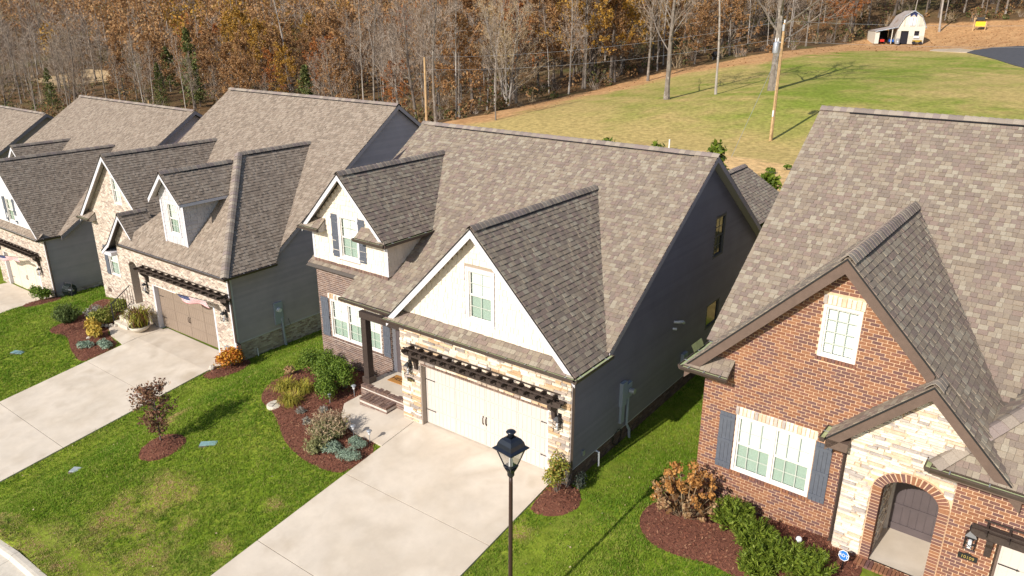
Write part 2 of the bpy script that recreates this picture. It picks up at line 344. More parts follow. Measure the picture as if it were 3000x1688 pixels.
def shingles(pool, deck, fr, poly, hide=None, e=.145):
    """asphalt shingle tabs over one roof plane; poly is convex in (u along eave, w up the slope)."""
    us = [p[0] for p in poly]; ws = [p[1] for p in poly]; w = min(ws)-.0; row = 0
    while w < max(ws)-.01:
        w1 = min(w+e+.012, max(ws)); lo = w
        a = span(poly, lo+1e-4); b = span(poly, min(lo+e, max(ws))-1e-4)
        if a and b:
            u = min(a[0],b[0]) - R.random()*.25; um = max(a[1],b[1])
            while u < um:
                u2 = u + R.choice((.1,.13,.15,.17,.21)); th = R.choice((.012,.019,.027))
                rect = [(u,lo),(u2,lo),(u2,w1),(u,w1)]
                inside = u >= max(a[0],b[0]) and u2 <= min(a[1],b[1])
                ok = not (hide and all(hide(fr(p,q,0)) for p,q in rect))
                if ok:
                    if inside: pool.add(fr, u, u2-.006, lo, w1, th, deck)
                    else:
                        pl = rect; k = len(poly)
                        for i in range(k):
                            p, q = poly[i], poly[(i+1)%k]; nx, ny = q[1]-p[1], -(q[0]-p[0]); pl = clip(pl, nx, ny, nx*p[0]+ny*p[1])
                            if len(pl) < 3: break
                        if len(pl) >= 3: pool.add(fr, u, u2, lo, w1, th, deck, pl)
                u = u2
        w += e; row += 1
def ridge(house, A, B, n1, n2, m=CAPC, vent=(.06,.94), wd=.17, pitch=.19, vside=None):
    """overlapping cap pieces folded along the line A-B between planes with up-normals n1, n2."""
    A, B = Vector(A), Vector(B); d = (B-A).normalized(); n1, n2 = Vector(n1).normalized(), Vector(n2).normalized()
    t1 = d.cross(n1).normalized(); t2 = d.cross(n2).normalized()
    up = (n1+n2).normalized()
    if t1.dot(n2) > 0: t1 = -t1
    if t2.dot(n1) > 0: t2 = -t2
    L = pitch*1.25; h0, h1 = .038, .058
    prof = [(t1*wd, n1), (t1*wd*.35, (n1*1.4+up)*.5), (Vector(), up), (t2*wd*.35, (n2*1.4+up)*.5), (t2*wd, n2)]
    def vs_(base): return [base[0]*0]
    v = []
    for k, hh in ((0, h1), (L, h0)):
        for off, nn in prof: v.append(d*k + off + nn*hh)
    v += [p - (n1+n2)*.5*.02 for p in v[:5]]
    f = [(0,1,6,5),(1,2,7,6),(2,3,8,7),(3,4,9,8)] + [(10,11,1,0),(11,12,2,1),(12,13,3,2),(13,14,4,3)] + [(0,5,10),(4,14,9)]
    me = bpy.data.meshes.new('ridge_cap'); me.from_pydata([tuple(p) for p in v], [], f); me.materials.append(m)
    n = int((B-A).length/pitch)
    for i in range(n):
        link('ridge_cap', me, house, Matrix.Translation(A + d*(i*pitch) + up*R.uniform(.0,.006)))
    if vent:
        mb = MB(); Ln = (B-A).length
        for t, nn in ((t1,n1),(t2,n2)):
            fr = Fr(A + t*(wd-.01), d, -t); 
            if fr.N.dot(nn) < 0: fr = Fr(A + t*(wd-.01) + d*Ln, -d, -t)
            a, b = (vent[0]*Ln, vent[1]*Ln) if fr.U.dot(d) > 0 else ((1-vent[1])*Ln, (1-vent[0])*Ln)
            mb.fbox(fr, a, b, -.045, .06, .0, .036)
        mb.obj('ridge_vent', VENT, house)
def deck(house, planes, m=DECK, th=.03, name='roof'):
    mb = MB()
    for fr, poly in planes: mb.poly(fr, poly, -th, -.002)
    return mb.obj(name, m, house)
def bricks(pool, par, fr, poly, holes=(), bl=.203, bh=.0795, jt=.016, w0=None, th=.011):
    ws = [p[1] for p in poly]; w = min(ws) if w0 is None else w0; r = 0
    while w + bh*.5 < max(ws):
        for a, b in runs(poly, holes, w, w+bh-jt):
            u = math.floor(a/bl)*bl + (r % 2)*bl/2
            if u > a: u -= bl
            while u < b:
                p, q = max(u, a), min(u+bl-jt, b)
                if q-p > .03: pool.add(fr, p, q, w, w+bh-jt, th*R.uniform(.75,1.2), par)
                u += bl
        w += bh; r += 1
def row_of(pool, par, fr, u0, u1, w0, w1, step, th, jt=.011, jit=0.):
    n = max(1, round((u1-u0)/step)); s = (u1-u0)/n
    for i in range(n):
        d = R.uniform(-jit, jit); pool.add(fr, u0+i*s+jt/2, u0+(i+1)*s-jt/2, w0+min(d,0), w1+d, th*R.uniform(.85,1.15), par)
def stones(pool, par, fr, poly, holes=(), hmin=.05, hmax=.115):
    ws = [p[1] for p in poly]; w = min(ws)
    while w < max(ws)-.02:
        h = R.uniform(hmin, hmax); h = min(h, max(ws)-w)
        for a, b in runs(poly, holes, w, w+h):
            u = a
            while u < b-.01:
                L = R.uniform(.12,.55); q = min(u+L, b)
                if b-q < .08: q = b
                if h > .09 and R.random() < .35:
                    k = R.uniform(.4,.6); pool.add(fr, u, q-.004, w, w+h*k-.003, R.uniform(.025,.06), par); pool.add(fr, u, q-.004, w+h*k, w+h-.003, R.uniform(.025,.06), par)
                else: pool.add(fr, u, q-.004, w+R.uniform(0,.006), w+h-.003, R.uniform(.022,.065), par)
                u = q
        w += h
def shakes(pool, par, fr, poly, holes=(), e=.175, th=.03):
    ws = [p[1] for p in poly]; w = min(ws)
    while w < max(ws)-.03:
        for a, b in runs(poly, holes, w, min(w+e, max(ws))):
            u = a
            while u < b-.005:
                q = min(u + R.choice((.12,.16,.2,.26,.3)), b)
                if b-q < .05: q = b
                pool.add(fr, u, q-.009, w+R.uniform(.003,.012), min(w+e, max(ws))+.0, th*R.uniform(.8,1.25), par); u = q
        w += e
def boards(par, fr, poly, holes, m, e=.115, name='siding_board'):
    ws = [p[1] for p in poly]; w = min(ws)
    while w < max(ws)-.02:
        w1 = min(w+e, max(ws)); a, b = span(poly, w+.002), span(poly, w1-.002)
        if a and b:
            for p, q in runs(poly, holes, w, w1):
                l0, l1 = (a[0], b[0]) if abs(p-span(poly,(w+w1)/2)[0]) < 1e-6 else (p, p)
                r0, r1 = (a[1], b[1]) if abs(q-span(poly,(w+w1)/2)[1]) < 1e-6 else (q, q)
                mb = MB(); mb.add([fr(l0,w,.0),fr(r0,w,.0),fr(r1,w1,0),fr(l1,w1,0),fr(l0,w,.028),fr(r0,w,.028),fr(r1,w1,.004),fr(l1,w1,.004)], [(4,5,6,7),(0,1,5,4),(1,2,6,5),(2,3,7,6),(3,0,4,7)])
                mb.obj(name, m, par)
        w += e
# ------------------------------------------------------------------ parts of a house
def window(par, fr, u0, w0, wd, ht, units=1, grid=(3,4), vinyl=None, blind=True, screen=True, fw=.055, pane=None, rail=True, proud=.02):
    """double-hung window in the hole (u0,w0,wd,ht): frame with panes, sash rails, muntins and blinds."""
    vin = vinyl or VINYL
    mb = MB()
    mb.fbox(fr, u0-.01, u0+fw, w0-.01, w0+ht+.01, -.08, proud); mb.fbox(fr, u0+wd-fw, u0+wd+.01, w0-.01, w0+ht+.01, -.08, proud)
    mb.fbox(fr, u0+fw, u0+wd-fw, w0-.01, w0+fw, -.08, proud-.002); mb.fbox(fr, u0+fw, u0+wd-fw, w0+ht-fw, w0+ht+.01, -.08, proud-.002)
    uw = (wd-2*fw)/units
    for i in range(1, units): mb.fbox(fr, u0+fw+i*uw-.04, u0+fw+i*uw+.04, w0+fw, w0+ht-fw, -.08, proud-.004)
    f = mb.obj('window', vin, par)
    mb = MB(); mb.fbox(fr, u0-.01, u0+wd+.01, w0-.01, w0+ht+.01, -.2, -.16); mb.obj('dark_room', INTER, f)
    for i in range(units):
        a, b = u0+fw+i*uw+(.04 if i else 0), u0+fw+(i+1)*uw-(.04 if i < units-1 else 0); mid = w0+ht*.5
        halves = ((w0+fw, mid, 0), (mid, w0+ht-fw, 1)) if rail else ((w0+fw, w0+ht-fw, 1),)
        for lo, hi, top in halves:
            d = -.03 if top else -.05; s = MB(); bw = .035
            s.fbox(fr, a, a+bw, lo, hi, d-.02, d+.012); s.fbox(fr, b-bw, b, lo, hi, d-.02, d+.012)
            s.fbox(fr, a+bw, b-bw, lo, lo+bw, d-.02, d+.011); s.fbox(fr, a+bw, b-bw, hi-bw, hi, d-.02, d+.011); s.obj('sash', vin, f)
            g = MB(); g.fbox(fr, a+bw, b-bw, lo+bw, hi-bw, d-.008, d-.003); g.obj('pane', pane or (GLASS if top else (SCREEN if screen else GLASS)), f)
            q = MB(); nc, nr = grid[0], max(1, grid[1]//(2 if rail else 1))
            for k in range(1, nc): x = a+(b-a)*k/nc; q.fbox(fr, x-.011, x+.011, lo+bw, hi-bw, d-.002, d+.006)
            for k in range(1, nr): z = lo+(hi-lo)*k/nr; q.fbox(fr, a+bw, b-bw, z-.011, z+.011, d-.002, d+.004)
            q.obj('muntin', vin if vin is SHDFR else SAGEM, f)
        if blind:
            q = MB(); z = w0+fw+.03
            while z < w0+ht-fw-.02:
                q.add([fr(a+.01,z,-.092),fr(b-.01,z,-.092),fr(b-.01,z+.047,-.106),fr(a+.01,z+.047,-.106)], [(0,1,2,3)]); z += .046
            q.obj('blind', BLIND, f)
    return f
SAGEM = mat('pale_green_muntin', [(.5,.52,.46)], .5, nz=None)
def shutter(par, fr, u0, u1, w0, w1):
    mb = MB(); n = 4; s = (u1-u0)/n
    for i in range(n): mb.fbox(fr, u0+i*s+.003, u0+(i+1)*s-.003, w0, w1, .012, .035)
    o = mb.obj('shutter', SHUT, par)
    for z in (w0+.1, (w0+w1)/2-.045, w1-.19): MB().fbox(fr, u0, u1, z, z+.09, .036, .055).obj('batten', SHUT, o)
    return o
def gutter(par, A, B, out, h=.115, wdt=.12, m=BRONZE, hang=.65, inner=GUTIN, ends=True):
    """open box gutter from A to B (top inner edge), 'out' points away from the wall."""
    A, B = Vector(A), Vector(B); d = (B-A).normalized(); L = (B-A).length; o = Vector(out).normalized()
    fr = Fr(A, d, o); fl = 1 if fr.N.z > 0 else -1
    P = lambda u, w, n: fr(u, w, n*fl)
    mb = MB()
    prof = [(0,0),(0,-h),(wdt*.72,-h),(wdt,-h*.35),(wdt,0),(wdt-.022,0),(wdt-.022,-.012),(wdt-.012,-.012)]
    k = len(prof); mb.add([P(0,w,n) for w,n in prof]+[P(L,w,n) for w,n in prof], [(i,i+1,i+1+k,i+k) for i in range(k-1)]+[(0,1,2,3,4),(k+4,k+3,k+2,k+1,k)])
    g = mb.obj('gutter', m, par)
    q = MB(); q.add([P(.01,.004,-.03),P(L-.01,.004,-.03),P(L-.01,wdt-.024,-.035),P(.01,wdt-.024,-.035)], [(0,1,2,3)]); q.obj('gutter_lining', inner, g)
    if hang:
        q = MB(); n = max(1, int(L/hang))
        for i in range(n): u = (i+.5)*L/n; p = [P(u+a,w,n2) for a in (-.012,.012) for w,n2 in ((.0,.004),(wdt,.004),(wdt,-.004),(0,-.004))]; q.add(p, [(0,1,2,3),(7,6,5,4),(0,4,5,1),(1,5,6,2),(2,6,7,3),(3,7,4,0)])
        q.obj('gutter_hanger', STEEL, g)
    return g
def rake(par, P0, P1, y0, y1, wd, m, name='rake_board', drip=True):
    """sloping board between two points of a gable front (x,z), between depths y0 (front) and y1."""
    (x0,z0),(x1,z1) = P0, P1; d = Vector((x1-x0,0,z1-z0)); nrm = Vector((-d.z,0,d.x)).normalized()
    if nrm.z < 0: nrm = -nrm
    dn = Vector((0,0,-wd*d.length/abs(d.x)))
    mb = MB(); p = [Vector((x0,0,z0)), Vector((x1,0,z1)), Vector((x1,0,z1))+dn, Vector((x0,0,z0))+dn]
    mb.add([q+Vector((0,y0,0)) for q in p]+[q+Vector((0,y1,0)) for q in p], [(0,1,2,3),(7,6,5,4),(0,4,5,1),(1,5,6,2),(2,6,7,3),(3,7,4,0)])
    o = mb.obj(name, m, par)
    if drip:
        q = MB(); e = nrm*.03; p = [Vector((x0,y0-.02,z0)), Vector((x1,y0-.02,z1)), Vector((x1,y0-.02,z1))+Vector((0,0,-.04)), Vector((x0,y0-.02,z0))+Vector((0,0,-.04))]
        q.add([a for a in p]+[a+Vector((0,.019,0)) for a in p], [(0,1,2,3),(0,4,5,1),(2,6,7,3)]); q.obj('drip_edge', BLACK, o)
    return o
def garage_door(par, fr, u0, u1, w0, w1, m, n=-.2, pm=None, handles=True):
    mb = MB(); mb.fbox(fr, u0, u1, w0, w1, n-.04, n); d = mb.obj('garage_door', m, par)
    rows, cols = 4, 4; sw, sh = (u1-u0)/cols, (w1-w0)/rows
    for r in range(rows):
        for c in range(cols):
            q = MB(); a, b, z0, z1 = u0+c*sw, u0+(c+1)*sw, w0+r*sh, w0+(r+1)*sh; k = 7; s = (b-a-.1)/k
            q.fbox(fr, a+.004, a+.05, z0+.006, z1-.006, n+.001, n+.02); q.fbox(fr, b-.05, b-.004, z0+.006, z1-.006, n+.001, n+.02)
            q.fbox(fr, a+.05, b-.05, z0+.006, z0+.035, n+.001, n+.019); q.fbox(fr, a+.05, b-.05, z1-.035, z1-.006, n+.001, n+.019)
            for i in range(k): q.fbox(fr, a+.05+i*s+.004, a+.05+(i+1)*s-.004, z0+.035, z1-.035, n+.001, n+.012)
            q.obj('door_panel', m, d)
    H = w1-w0
    for z in (w0+H*.23, w0+H*.75):
        for a, b in ((u0+.02, u0+.4), (u1-.34, u1-.02)):
            q = MB(); q.poly(fr, [(a,z-.014),(b,z-.014),(b,z+.014),(a,z+.014)], n+.021, n+.03); q.poly(fr, [(b-.05,z-.03) if a < (u0+u1)/2 else (a+.05,z-.03),(b,z) if a < (u0+u1)/2 else (a,z),(b-.05,z+.03) if a < (u0+u1)/2 else (a+.05,z+.03)], n+.0215, n+.031); q.obj('hinge', BLACK, d)
    mid = (u0+u1)/2
    for s in (-.06, .06):
        q = MB(); z = w0+H*.41; q.tube([fr(mid+s,z-.13,n+.021),fr(mid+s,z-.08,n+.06),fr(mid+s,z+.08,n+.06),fr(mid+s,z+.13,n+.021)], .014, 6); q.fbox(fr, mid+s-.022, mid+s+.022, z-.15, z-.1, n+.02, n+.03); q.fbox(fr, mid+s-.022, mid+s+.022, z+.1, z+.15, n+.02, n+.03); q.obj('handle', DKBRN, d)
    return d
def pergola(par, fr, u0, u1, w, n=15, m=DARKW, ext=.28):
    mb = MB(); 
    for d0, d1 in ((.12,.17),(.3,.35)):
        mb.poly(fr, [(u0-ext+.1,w-.02),(u0-ext,w+.04),(u0-ext,w+.14),(u1+ext,w+.14),(u1+ext,w+.04),(u1+ext-.1,w-.02)], d0, d1)
    p = mb.obj('pergola', m, par)
    MB().fbox(fr, u0-.02, u1+.02, w-.02, w+.14, .045, .085).obj('ledger', m, p)
    for i in range(n):
        u = u0 + (u1-u0)*i/(n-1); F = Fr(fr(u-.02,0,0), fr.N, fr.W)
        MB().poly(F, [(.04,w+.143),(.5,w+.143),(.6,w+.2),(.6,w+.265),(.04,w+.265)], -.022, .022).obj('rafter', m, p)
    for d in (.1, .42): MB().fbox(fr, u0-.1, u1+.1, w+.268, w+.3, d, d+.04).obj('batten', m, p)
    for u in (u0+.08, u1-.08):
        F = Fr(fr(u,0,0), fr.N, fr.W); q = MB(); q.poly(F, [(.046,w-.55),(.12,w-.55),(.16,w-.3),(.36,w-.1),(.36,w-.022),(.046,w-.022)], -.06, .06); q.obj('bracket', m, p)
    return p
def lantern(par, fr, u, w, n0=.02, s=1.):
    mb = MB(); mb.fbox(fr, u-.06*s, u+.06*s, w+.02*s, w+.34*s, n0, n0+.025); o = mb.obj('wall_lantern', BLACK, par)
    q = MB(); q.tube([fr(u,w+.3*s,n0+.02), fr(u,w+.38*s,n0+.08), fr(u,w+.3*s,n0+.14)], .012, 6)
    c = fr(u, w+.2*s, n0+.14); a, b = fr.U*.1*s, fr.N*.1*s; t = fr.U*.03*s, fr.N*.03*s
    q.add([c-a-b, c+a-b, c+a+b, c-a+b, c-t[0]-t[1]+fr.W*.1*s, c+t[0]-t[1]+fr.W*.1*s, c+t[0]+t[1]+fr.W*.1*s, c-t[0]+t[1]+fr.W*.1*s], [(0,1,5,4),(1,2,6,5),(2,3,7,6),(3,0,4,7),(4,5,6,7),(3,2,1,0)]); q.obj('lantern_roof', BLACK, o)
    q = MB(); e = c - fr.W*.28*s
    cs = [(-1,-1),(1,-1),(1,1),(-1,1)]
    for i in range(4):
        p0 = c + fr.U*.085*s*cs[i][0] + fr.N*.085*s*cs[i][1]; p1 = e + fr.U*.085*s*cs[i][0] + fr.N*.085*s*cs[i][1]
        j = (i+1) % 4; r0 = c + fr.U*.085*s*cs[j][0] + fr.N*.085*s*cs[j][1]; r1 = e + fr.U*.085*s*cs[j][0] + fr.N*.085*s*cs[j][1]
        q.tube([p0,p1], .009, 4); q.tube([p1,r1], .009, 4); q.tube([p0+(p1-p0)*.4,r1], .006, 4); q.tube([r0+(r1-r0)*.4,p1], .006, 4)
    q.obj('cage', BLACK, o); q = MB(); q.tube([e, c-fr.W*.12*s], [.04*s,.03*s], 8); q.obj('lamp_glass', PVC, o)
    return o
def plaque(par, fr, u, w, txt, wd=.32, ht=.12):
    k = 8; pts = [(u-wd/2,w-ht/2),(u+wd/2,w-ht/2),(u+wd/2,w+ht/2)]+[(u+.07*math.cos(math.pi*i/k),w+ht/2+.03*math.sin(math.pi*i/k)) for i in range(k+1)]+[(u-wd/2,w+ht/2)]
    o = MB().poly(fr, pts, .015, .035).obj('house_number_plaque', BLACK, par)
    text_obj('house_number', txt, ht*.82, GOLD, o, frm(fr, u, w-.005, .038), .003, .95)
    return o
def downspout(par, pts, m=BRONZE, w=.06):
    mb = MB(); mb.tube(pts, w*.75, 4); return mb.obj('downspout', m, par)
# ------------------------------------------------------------------ the lie of the land
def lerp_tab(t, x):
    if x <= t[0][0]: return t[0][1]
    for (a,b),(c,e) in zip(t, t[1:]):
        if x <= c: k = (x-a)/(c-a); k = k*k*(3-2*k); return b+(e-b)*k
    return t[-1][1]
ZX = [(-140,-11),(-62,-6.9),(-50,-6.4),(-46,-4.6),(-40,-4.2),(-34,-4.15),(-32.2,-3.6),(-29,-2.9),(-26.6,-2.25),(-24,-2.0),(-19.5,-1.9),(-12.2,-1.93),(-7.4,-.34),(-4,-.14),(-.5,-.03),(6,.0),(9,.58),(14,.85),(40,2.0),(120,5)]
FAR = [(-5,48,2.6),(-9,62,5.0),(-20,60,4.3),(-17,65,4.6),(-11.6,135,8.1),(8,102,6.6),(1,111,7.3),(5,120,7.9),(-33,44,2.6),(-36,41,2.2),(-48,52,.6),(-100,40,-2.5),(-150,57,-2),
(3,161,12.8),(60,120,10),(60,50,6),(20,30,2.2),(1,26,1.9),(-10,30,1.5),(-20,28,.6),(-30,28,-.3),(-48,30,-2.3),(-70,32,-4),(-45,80,3),(-30,100,7),(-55,110,6),(-90,90,2),(-140,110,5),(-60,160,17),(-150,200,22),(-250,150,22),(-250,60,3),(-10,220,22),(80,220,22),(-100,300,45),(-250,300,50),(60,330,45),(120,30,8),(40,-5,2.5),(-330,400,70),(200,400,70),(200,100,18)]
_P = np.array(FAR)
def _k(r2): return r2*np.log(r2+1e-9)*.5
_d = ((_P[:,None,:2]-_P[None,:,:2])**2).sum(2); _n = len(_P)
_A = np.zeros((_n+3,_n+3)); _A[:_n,:_n] = _k(_d)+np.eye(_n)*25.; _A[:_n,_n] = 1; _A[:_n,_n+1:] = _P[:,:2]; _A[_n,:_n] = 1; _A[_n+1:,:_n] = _P[:,:2].T
_w = np.linalg.solve(_A, np.append(_P[:,2],[0,0,0])); _X, _Y = _P[:,0].copy(), _P[:,1].copy()
_HC = {}
def far_h(x, y):
    d = (_X-x)**2+(_Y-y)**2
    return float(_w[:_n] @ _k(d) + _w[_n] + _w[_n+1]*x + _w[_n+2]*y)
def near_h(x, y):
    z = lerp_tab(ZX, x)
    if y < 0: z += .13*max(y,-9.2)
    if y < -9.2: z += .02*(y+9.2)
    if y < -10.0: z -= .3
    return z
def ground(x, y):
    if y <= 13: return near_h(x, y)
    if y >= 32: return far_h(x, y)
    k = (y-13)/19; k = k*k*(3-2*k); return near_h(x,y)*(1-k)+far_h(x,y)*k
def inpoly(p, poly):
    x, y = p; c = False; j = len(poly)-1
    for i in range(len(poly)):
        if (poly[i][1] > y) != (poly[j][1] > y) and x < (poly[j][0]-poly[i][0])*(y-poly[i][1])/(poly[j][1]-poly[i][1])+poly[i][0]: c = not c
        j = i
    return c
WOOD = [(-330,30),(-150,36),(-124,33),(-112,36),(-100,42),(-85,46),(-70,47),(-52,45),(-39.5,41.5),(-35.5,47),(-37,60),(-35.5,72),(-34.5,84),(-27,93),(-23,110),(-20,126),(-17,150),(4,157),(40,166),(200,170),(200,420),(-330,420)]
DIRT = [(-9,30),(-4,28),(2,26.5),(9,26),(9,36.5),(2,39.5),(-4,41.8),(-9,42.5)]
def sstep(a, b, x): k = min(1, max(0, (x-a)/(b-a))); return k*k*(3-2*k)
def lin(c): return c
def mixc(a, b, k): return tuple(p+(q-p)*k for p, q in zip(a, b))
def ground_col(x, y):
    n = noise.noise((x*.09, y*.09, 3.)); n2 = noise.noise((x*.35, y*.6, 9.)); n3 = noise.noise((x*1.3, y*2.2, 1.)); n4 = noise.noise((x*.03, y*.05, 7.))
    if y < 14:
        g = mixc((.13,.19,.014), (.21,.25,.028), .5+.9*n2)
        return mixc(g, (.25,.23,.07), sstep(.1,.6, n3)*.35)
    if inpoly((x,y), WOOD):
        c = mixc((.17,.095,.045), (.1,.07,.035), .5+.8*n2)
        return mixc(c, (.1,.11,.035), sstep(.15,.5, n)*.6)
    if inpoly((x,y), DIRT): return mixc((.68,.46,.22), (.56,.36,.16), .5+n3)
    g = (.2,.245,.035); t = (.44,.33,.125)
    n5 = noise.noise((x*.2+y*.05, y*.55, 2.)); dry = .7+.75*n+.4*n2+.35*n3+.4*n5 + .75*sstep(60,36,y)+.3*sstep(-16,-30,x) - .45*math.exp(-(((x+12)/24)**2+((y-62)/14)**2)) - .5*math.exp(-(((x+4)/14)**2+((y-92)/17)**2)) + .55*sstep(4,18,x)
    c = mixc(g, t, min(1, max(0, dry)))
    c = mixc(c, mixc((.42,.225,.1),(.54,.32,.15), .5+n3), sstep(.0,.45, lit(x,y)+.35*n2+.15*n3))
    return c
def lit(x, y):
    """fallen leaves: a belt along the edge of the wood, and the top of the slope."""
    d = 99.
    for (a,b),(c,e) in zip(WOOD[8:19], WOOD[9:20]):
        vx, vy = c-a, e-b; t = max(0, min(1, ((x-a)*vx+(y-b)*vy)/(vx*vx+vy*vy))); d = min(d, math.hypot(x-a-t*vx, y-b-t*vy))
    return max((6.5-d)/6.5 + .45*sstep(-30,-8,x), sstep(116, 130, y-.35*x)*1.2-.1)
def axis(lo, hi, f):
    a = [lo]
    while a[-1] < hi: a.append(a[-1]+f(a[-1]))
    return a
gx = axis(-330, 210, lambda x: .8 if -60 < x < 24 else (2.2 if -130 < x < 40 else 8))
gy = axis(-46, 425, lambda y: .7 if -14 < y < 46 else (1.6 if y < 165 and y > 0 else 7))
gy = sorted(gy+[-9.99,-10.03]); nx, ny = len(gx), len(gy)
V = [(x, y, ground(x,y)) for y in gy for x in gx]
F = [(j*nx+i, j*nx+i+1, (j+1)*nx+i+1, (j+1)*nx+i) for j in range(ny-1) for i in range(nx-1)]
me = bpy.data.meshes.new('ground'); me.from_pydata(V, [], F)
ca = me.color_attributes.new('cover', 'FLOAT_COLOR', 'POINT')
ca.data.foreach_set('color', np.array([(*ground_col(v[0],v[1]),1) for v in V], 'f').ravel())
me.polygons.foreach_set('use_smooth', [True]*len(F))
GROUND = mat('ground_cover', [], .95, vcol='cover', nz=(2.2, .42), bump=(7, .6, .06), spec=.1); me.materials.append(GROUND)
go = link('ground', me); go['kind'] = 'structure'

def drape(name, poly, m, dz, step=.35, edge=.12, parent=None, kind='structure', dome=0.):
    """a sheet (with skirt) laid over the ground inside a polygon."""
    xs = [p[0] for p in poly]; ys = [p[1] for p in poly]; mb = MB()
    y = min(ys)
    pl0 = poly
    cells = []
    x0 = min(xs)
    while y < max(ys):
        x = x0
        while x < max(xs):
            c = clip(clip(clip(clip(pl0, -1,0,-x), 1,0,x+step), 0,-1,-y), 0,1,y+step)
            if len(c) >= 3:
                mb.add([(a,b,ground(a,b)+dz+(dome*min(1., edged(a,b,poly)/.5) if dome else 0)) for a,b in c], [tuple(range(len(c)))])
            x += step
        y += step
    k = len(poly)
    for i in range(k):
        a, b = poly[i], poly[(i+1)%k]; n = max(1, int(math.hypot(b[0]-a[0], b[1]-a[1])/step))
        for q in range(n):
            p = (a[0]+(b[0]-a[0])*q/n, a[1]+(b[1]-a[1])*q/n); r = (a[0]+(b[0]-a[0])*(q+1)/n, a[1]+(b[1]-a[1])*(q+1)/n)
            za, zb = ground(*p)+dz, ground(*r)+dz
            mb.add([(*p,za),(*r,zb),(*r,zb-edge),(*p,za-edge)], [(0,3,2,1)])
    o = mb.obj(name, m, parent, kind, smooth=bool(dome)); return o
def edged(x, y, poly):
    d = 99.
    for i in range(len(poly)):
        (a,b),(c,e) = poly[i], poly[(i+1)%len(poly)]; vx, vy = c-a, e-b; t = max(0, min(1, ((x-a)*vx+(y-b)*vy)/(vx*vx+vy*vy+1e-9))); d = min(d, math.hypot(x-a-t*vx, y-b-t*vy))
    return d
# driveways: concrete panels with open joints over a dark base
EXCL = []
def driveway(x0, x1, y1, joints, y0=-9.9, extra=()):
    b = empty('driveway', ((x0+x1)/2, -4, ground((x0+x1)/2, -4))); b['kind'] = 'structure'
    inv = Matrix.Translation(-Vector(b.location))
    def pc(name, poly, m, dz):
        o = drape(name, poly, m, dz, kind=None, step=.6); o.parent = b; o.matrix_local = inv
    ys = [y1]+list(joints)+[y0]
    for a, c in zip(ys, ys[1:]): pc('concrete_panel', [(x0,c+.011),(x1,c+.011),(x1,a-.011),(x0,a-.011)], CONC, .06)
    for pl in extra: pc('concrete_panel', pl, CONC, .06)
    pc('joint_bed', [(x0+.02,y0+.02),(x1-.02,y0+.02),(x1-.02,y1-.02),(x0+.02,y1-.02)], CONCJ, .045)
    EXCL.append([(x0,y0),(x1,y0),(x1,y1),(x0,y1)]); EXCL.extend(extra)
driveway(-.37, 5.13, .24, [-3.04, -6.2], extra=[[(-3.3,.28),(-3.35,-.42),(-2.9,-.95),(-2.3,-1.3),(-1.65,-1.47),(-.39,-1.5),(-.39,-.02),(-.86,-.02),(-.86,.28)]])
driveway(-18.55, -12.82, 1.4+.2, [-2.32, -6.0], extra=[[(-18.57,-.62),(-18.57,1.38),(-21.3,1.38),(-21.4,.55),(-20.9,-.1),(-20.0,-.45)]])
driveway(-39.5, -33.6, 2.25, [-1.5, -5.0])
driveway(15.4, 21.5, .9, [-3, -6])
# kerb and street
kb = empty('kerb', (-10,-10.2,ground(-10,-10.2))); kb['kind'] = 'structure'
x = -60.
while x < 30:
    x2 = x+3.0; mb = MB(); z = ground(x+1.5,-9.95)
    prof = [(-10.0,.05),(-10.12,.055),(-10.2,.045),(-10.27,-.06),(-10.72,-.09),(-10.72,-.25),(-10.0,-.25)]
    za, zb = ground(x,-9.95), ground(x2,-9.95)
    mb.add([(x+.006,a,za+b) for a,b in prof]+[(x2-.006,a,zb+b) for a,b in prof], [(i,(i+1)%7,(i+1)%7+7,i+7) for i in range(7)]+[tuple(range(6,-1,-1)),tuple(range(7,14))])
    o = mb.obj('kerb_stone', KERB, kb); o.matrix_local = Matrix.Translation(-Vector(kb.location)); x = x2
V2 = []; F2 = []
for i, x in enumerate(np.arange(-62, 34, 2.)):
    z = ground(x,-9.95); V2 += [(x,-10.7,z-.088),(x,-16,z-.05),(x,-22,z-.09)]
    if i: k = 3*i; F2 += [(k-3,k-2,k+1,k),(k-2,k-1,k+2,k+1)]
mb = MB(); mb.v = V2; mb.f = [f[::-1] for f in F2]; st = mb.obj('street', ASPH, None, 'structure')
EXCL.append([(-70,-30),(40,-30),(40,-10),(-70,-10)])
# asphalt drive on the far hill
drape('asphalt_drive', [(.2,116.2),(2.2,112.6),(4.8,108),(7.2,103),(9.8,98),(16,91),(26,92),(22,104),(16,119),(9.5,126),(5.6,127),(2.6,125),(.6,120)], ASPH2, .1, 3.)
drape('gravel_patch', [(-3.2,117.5),(.2,116.2),(.6,120.5),(-1.8,124.5),(-5.2,123),(-5.2,119.5)], mat('pale_gravel', [(.52,.43,.33),(.42,.32,.2)], .95, ramp='LINEAR', nz=(3,.3), nz2=.6), .07, 1.5)
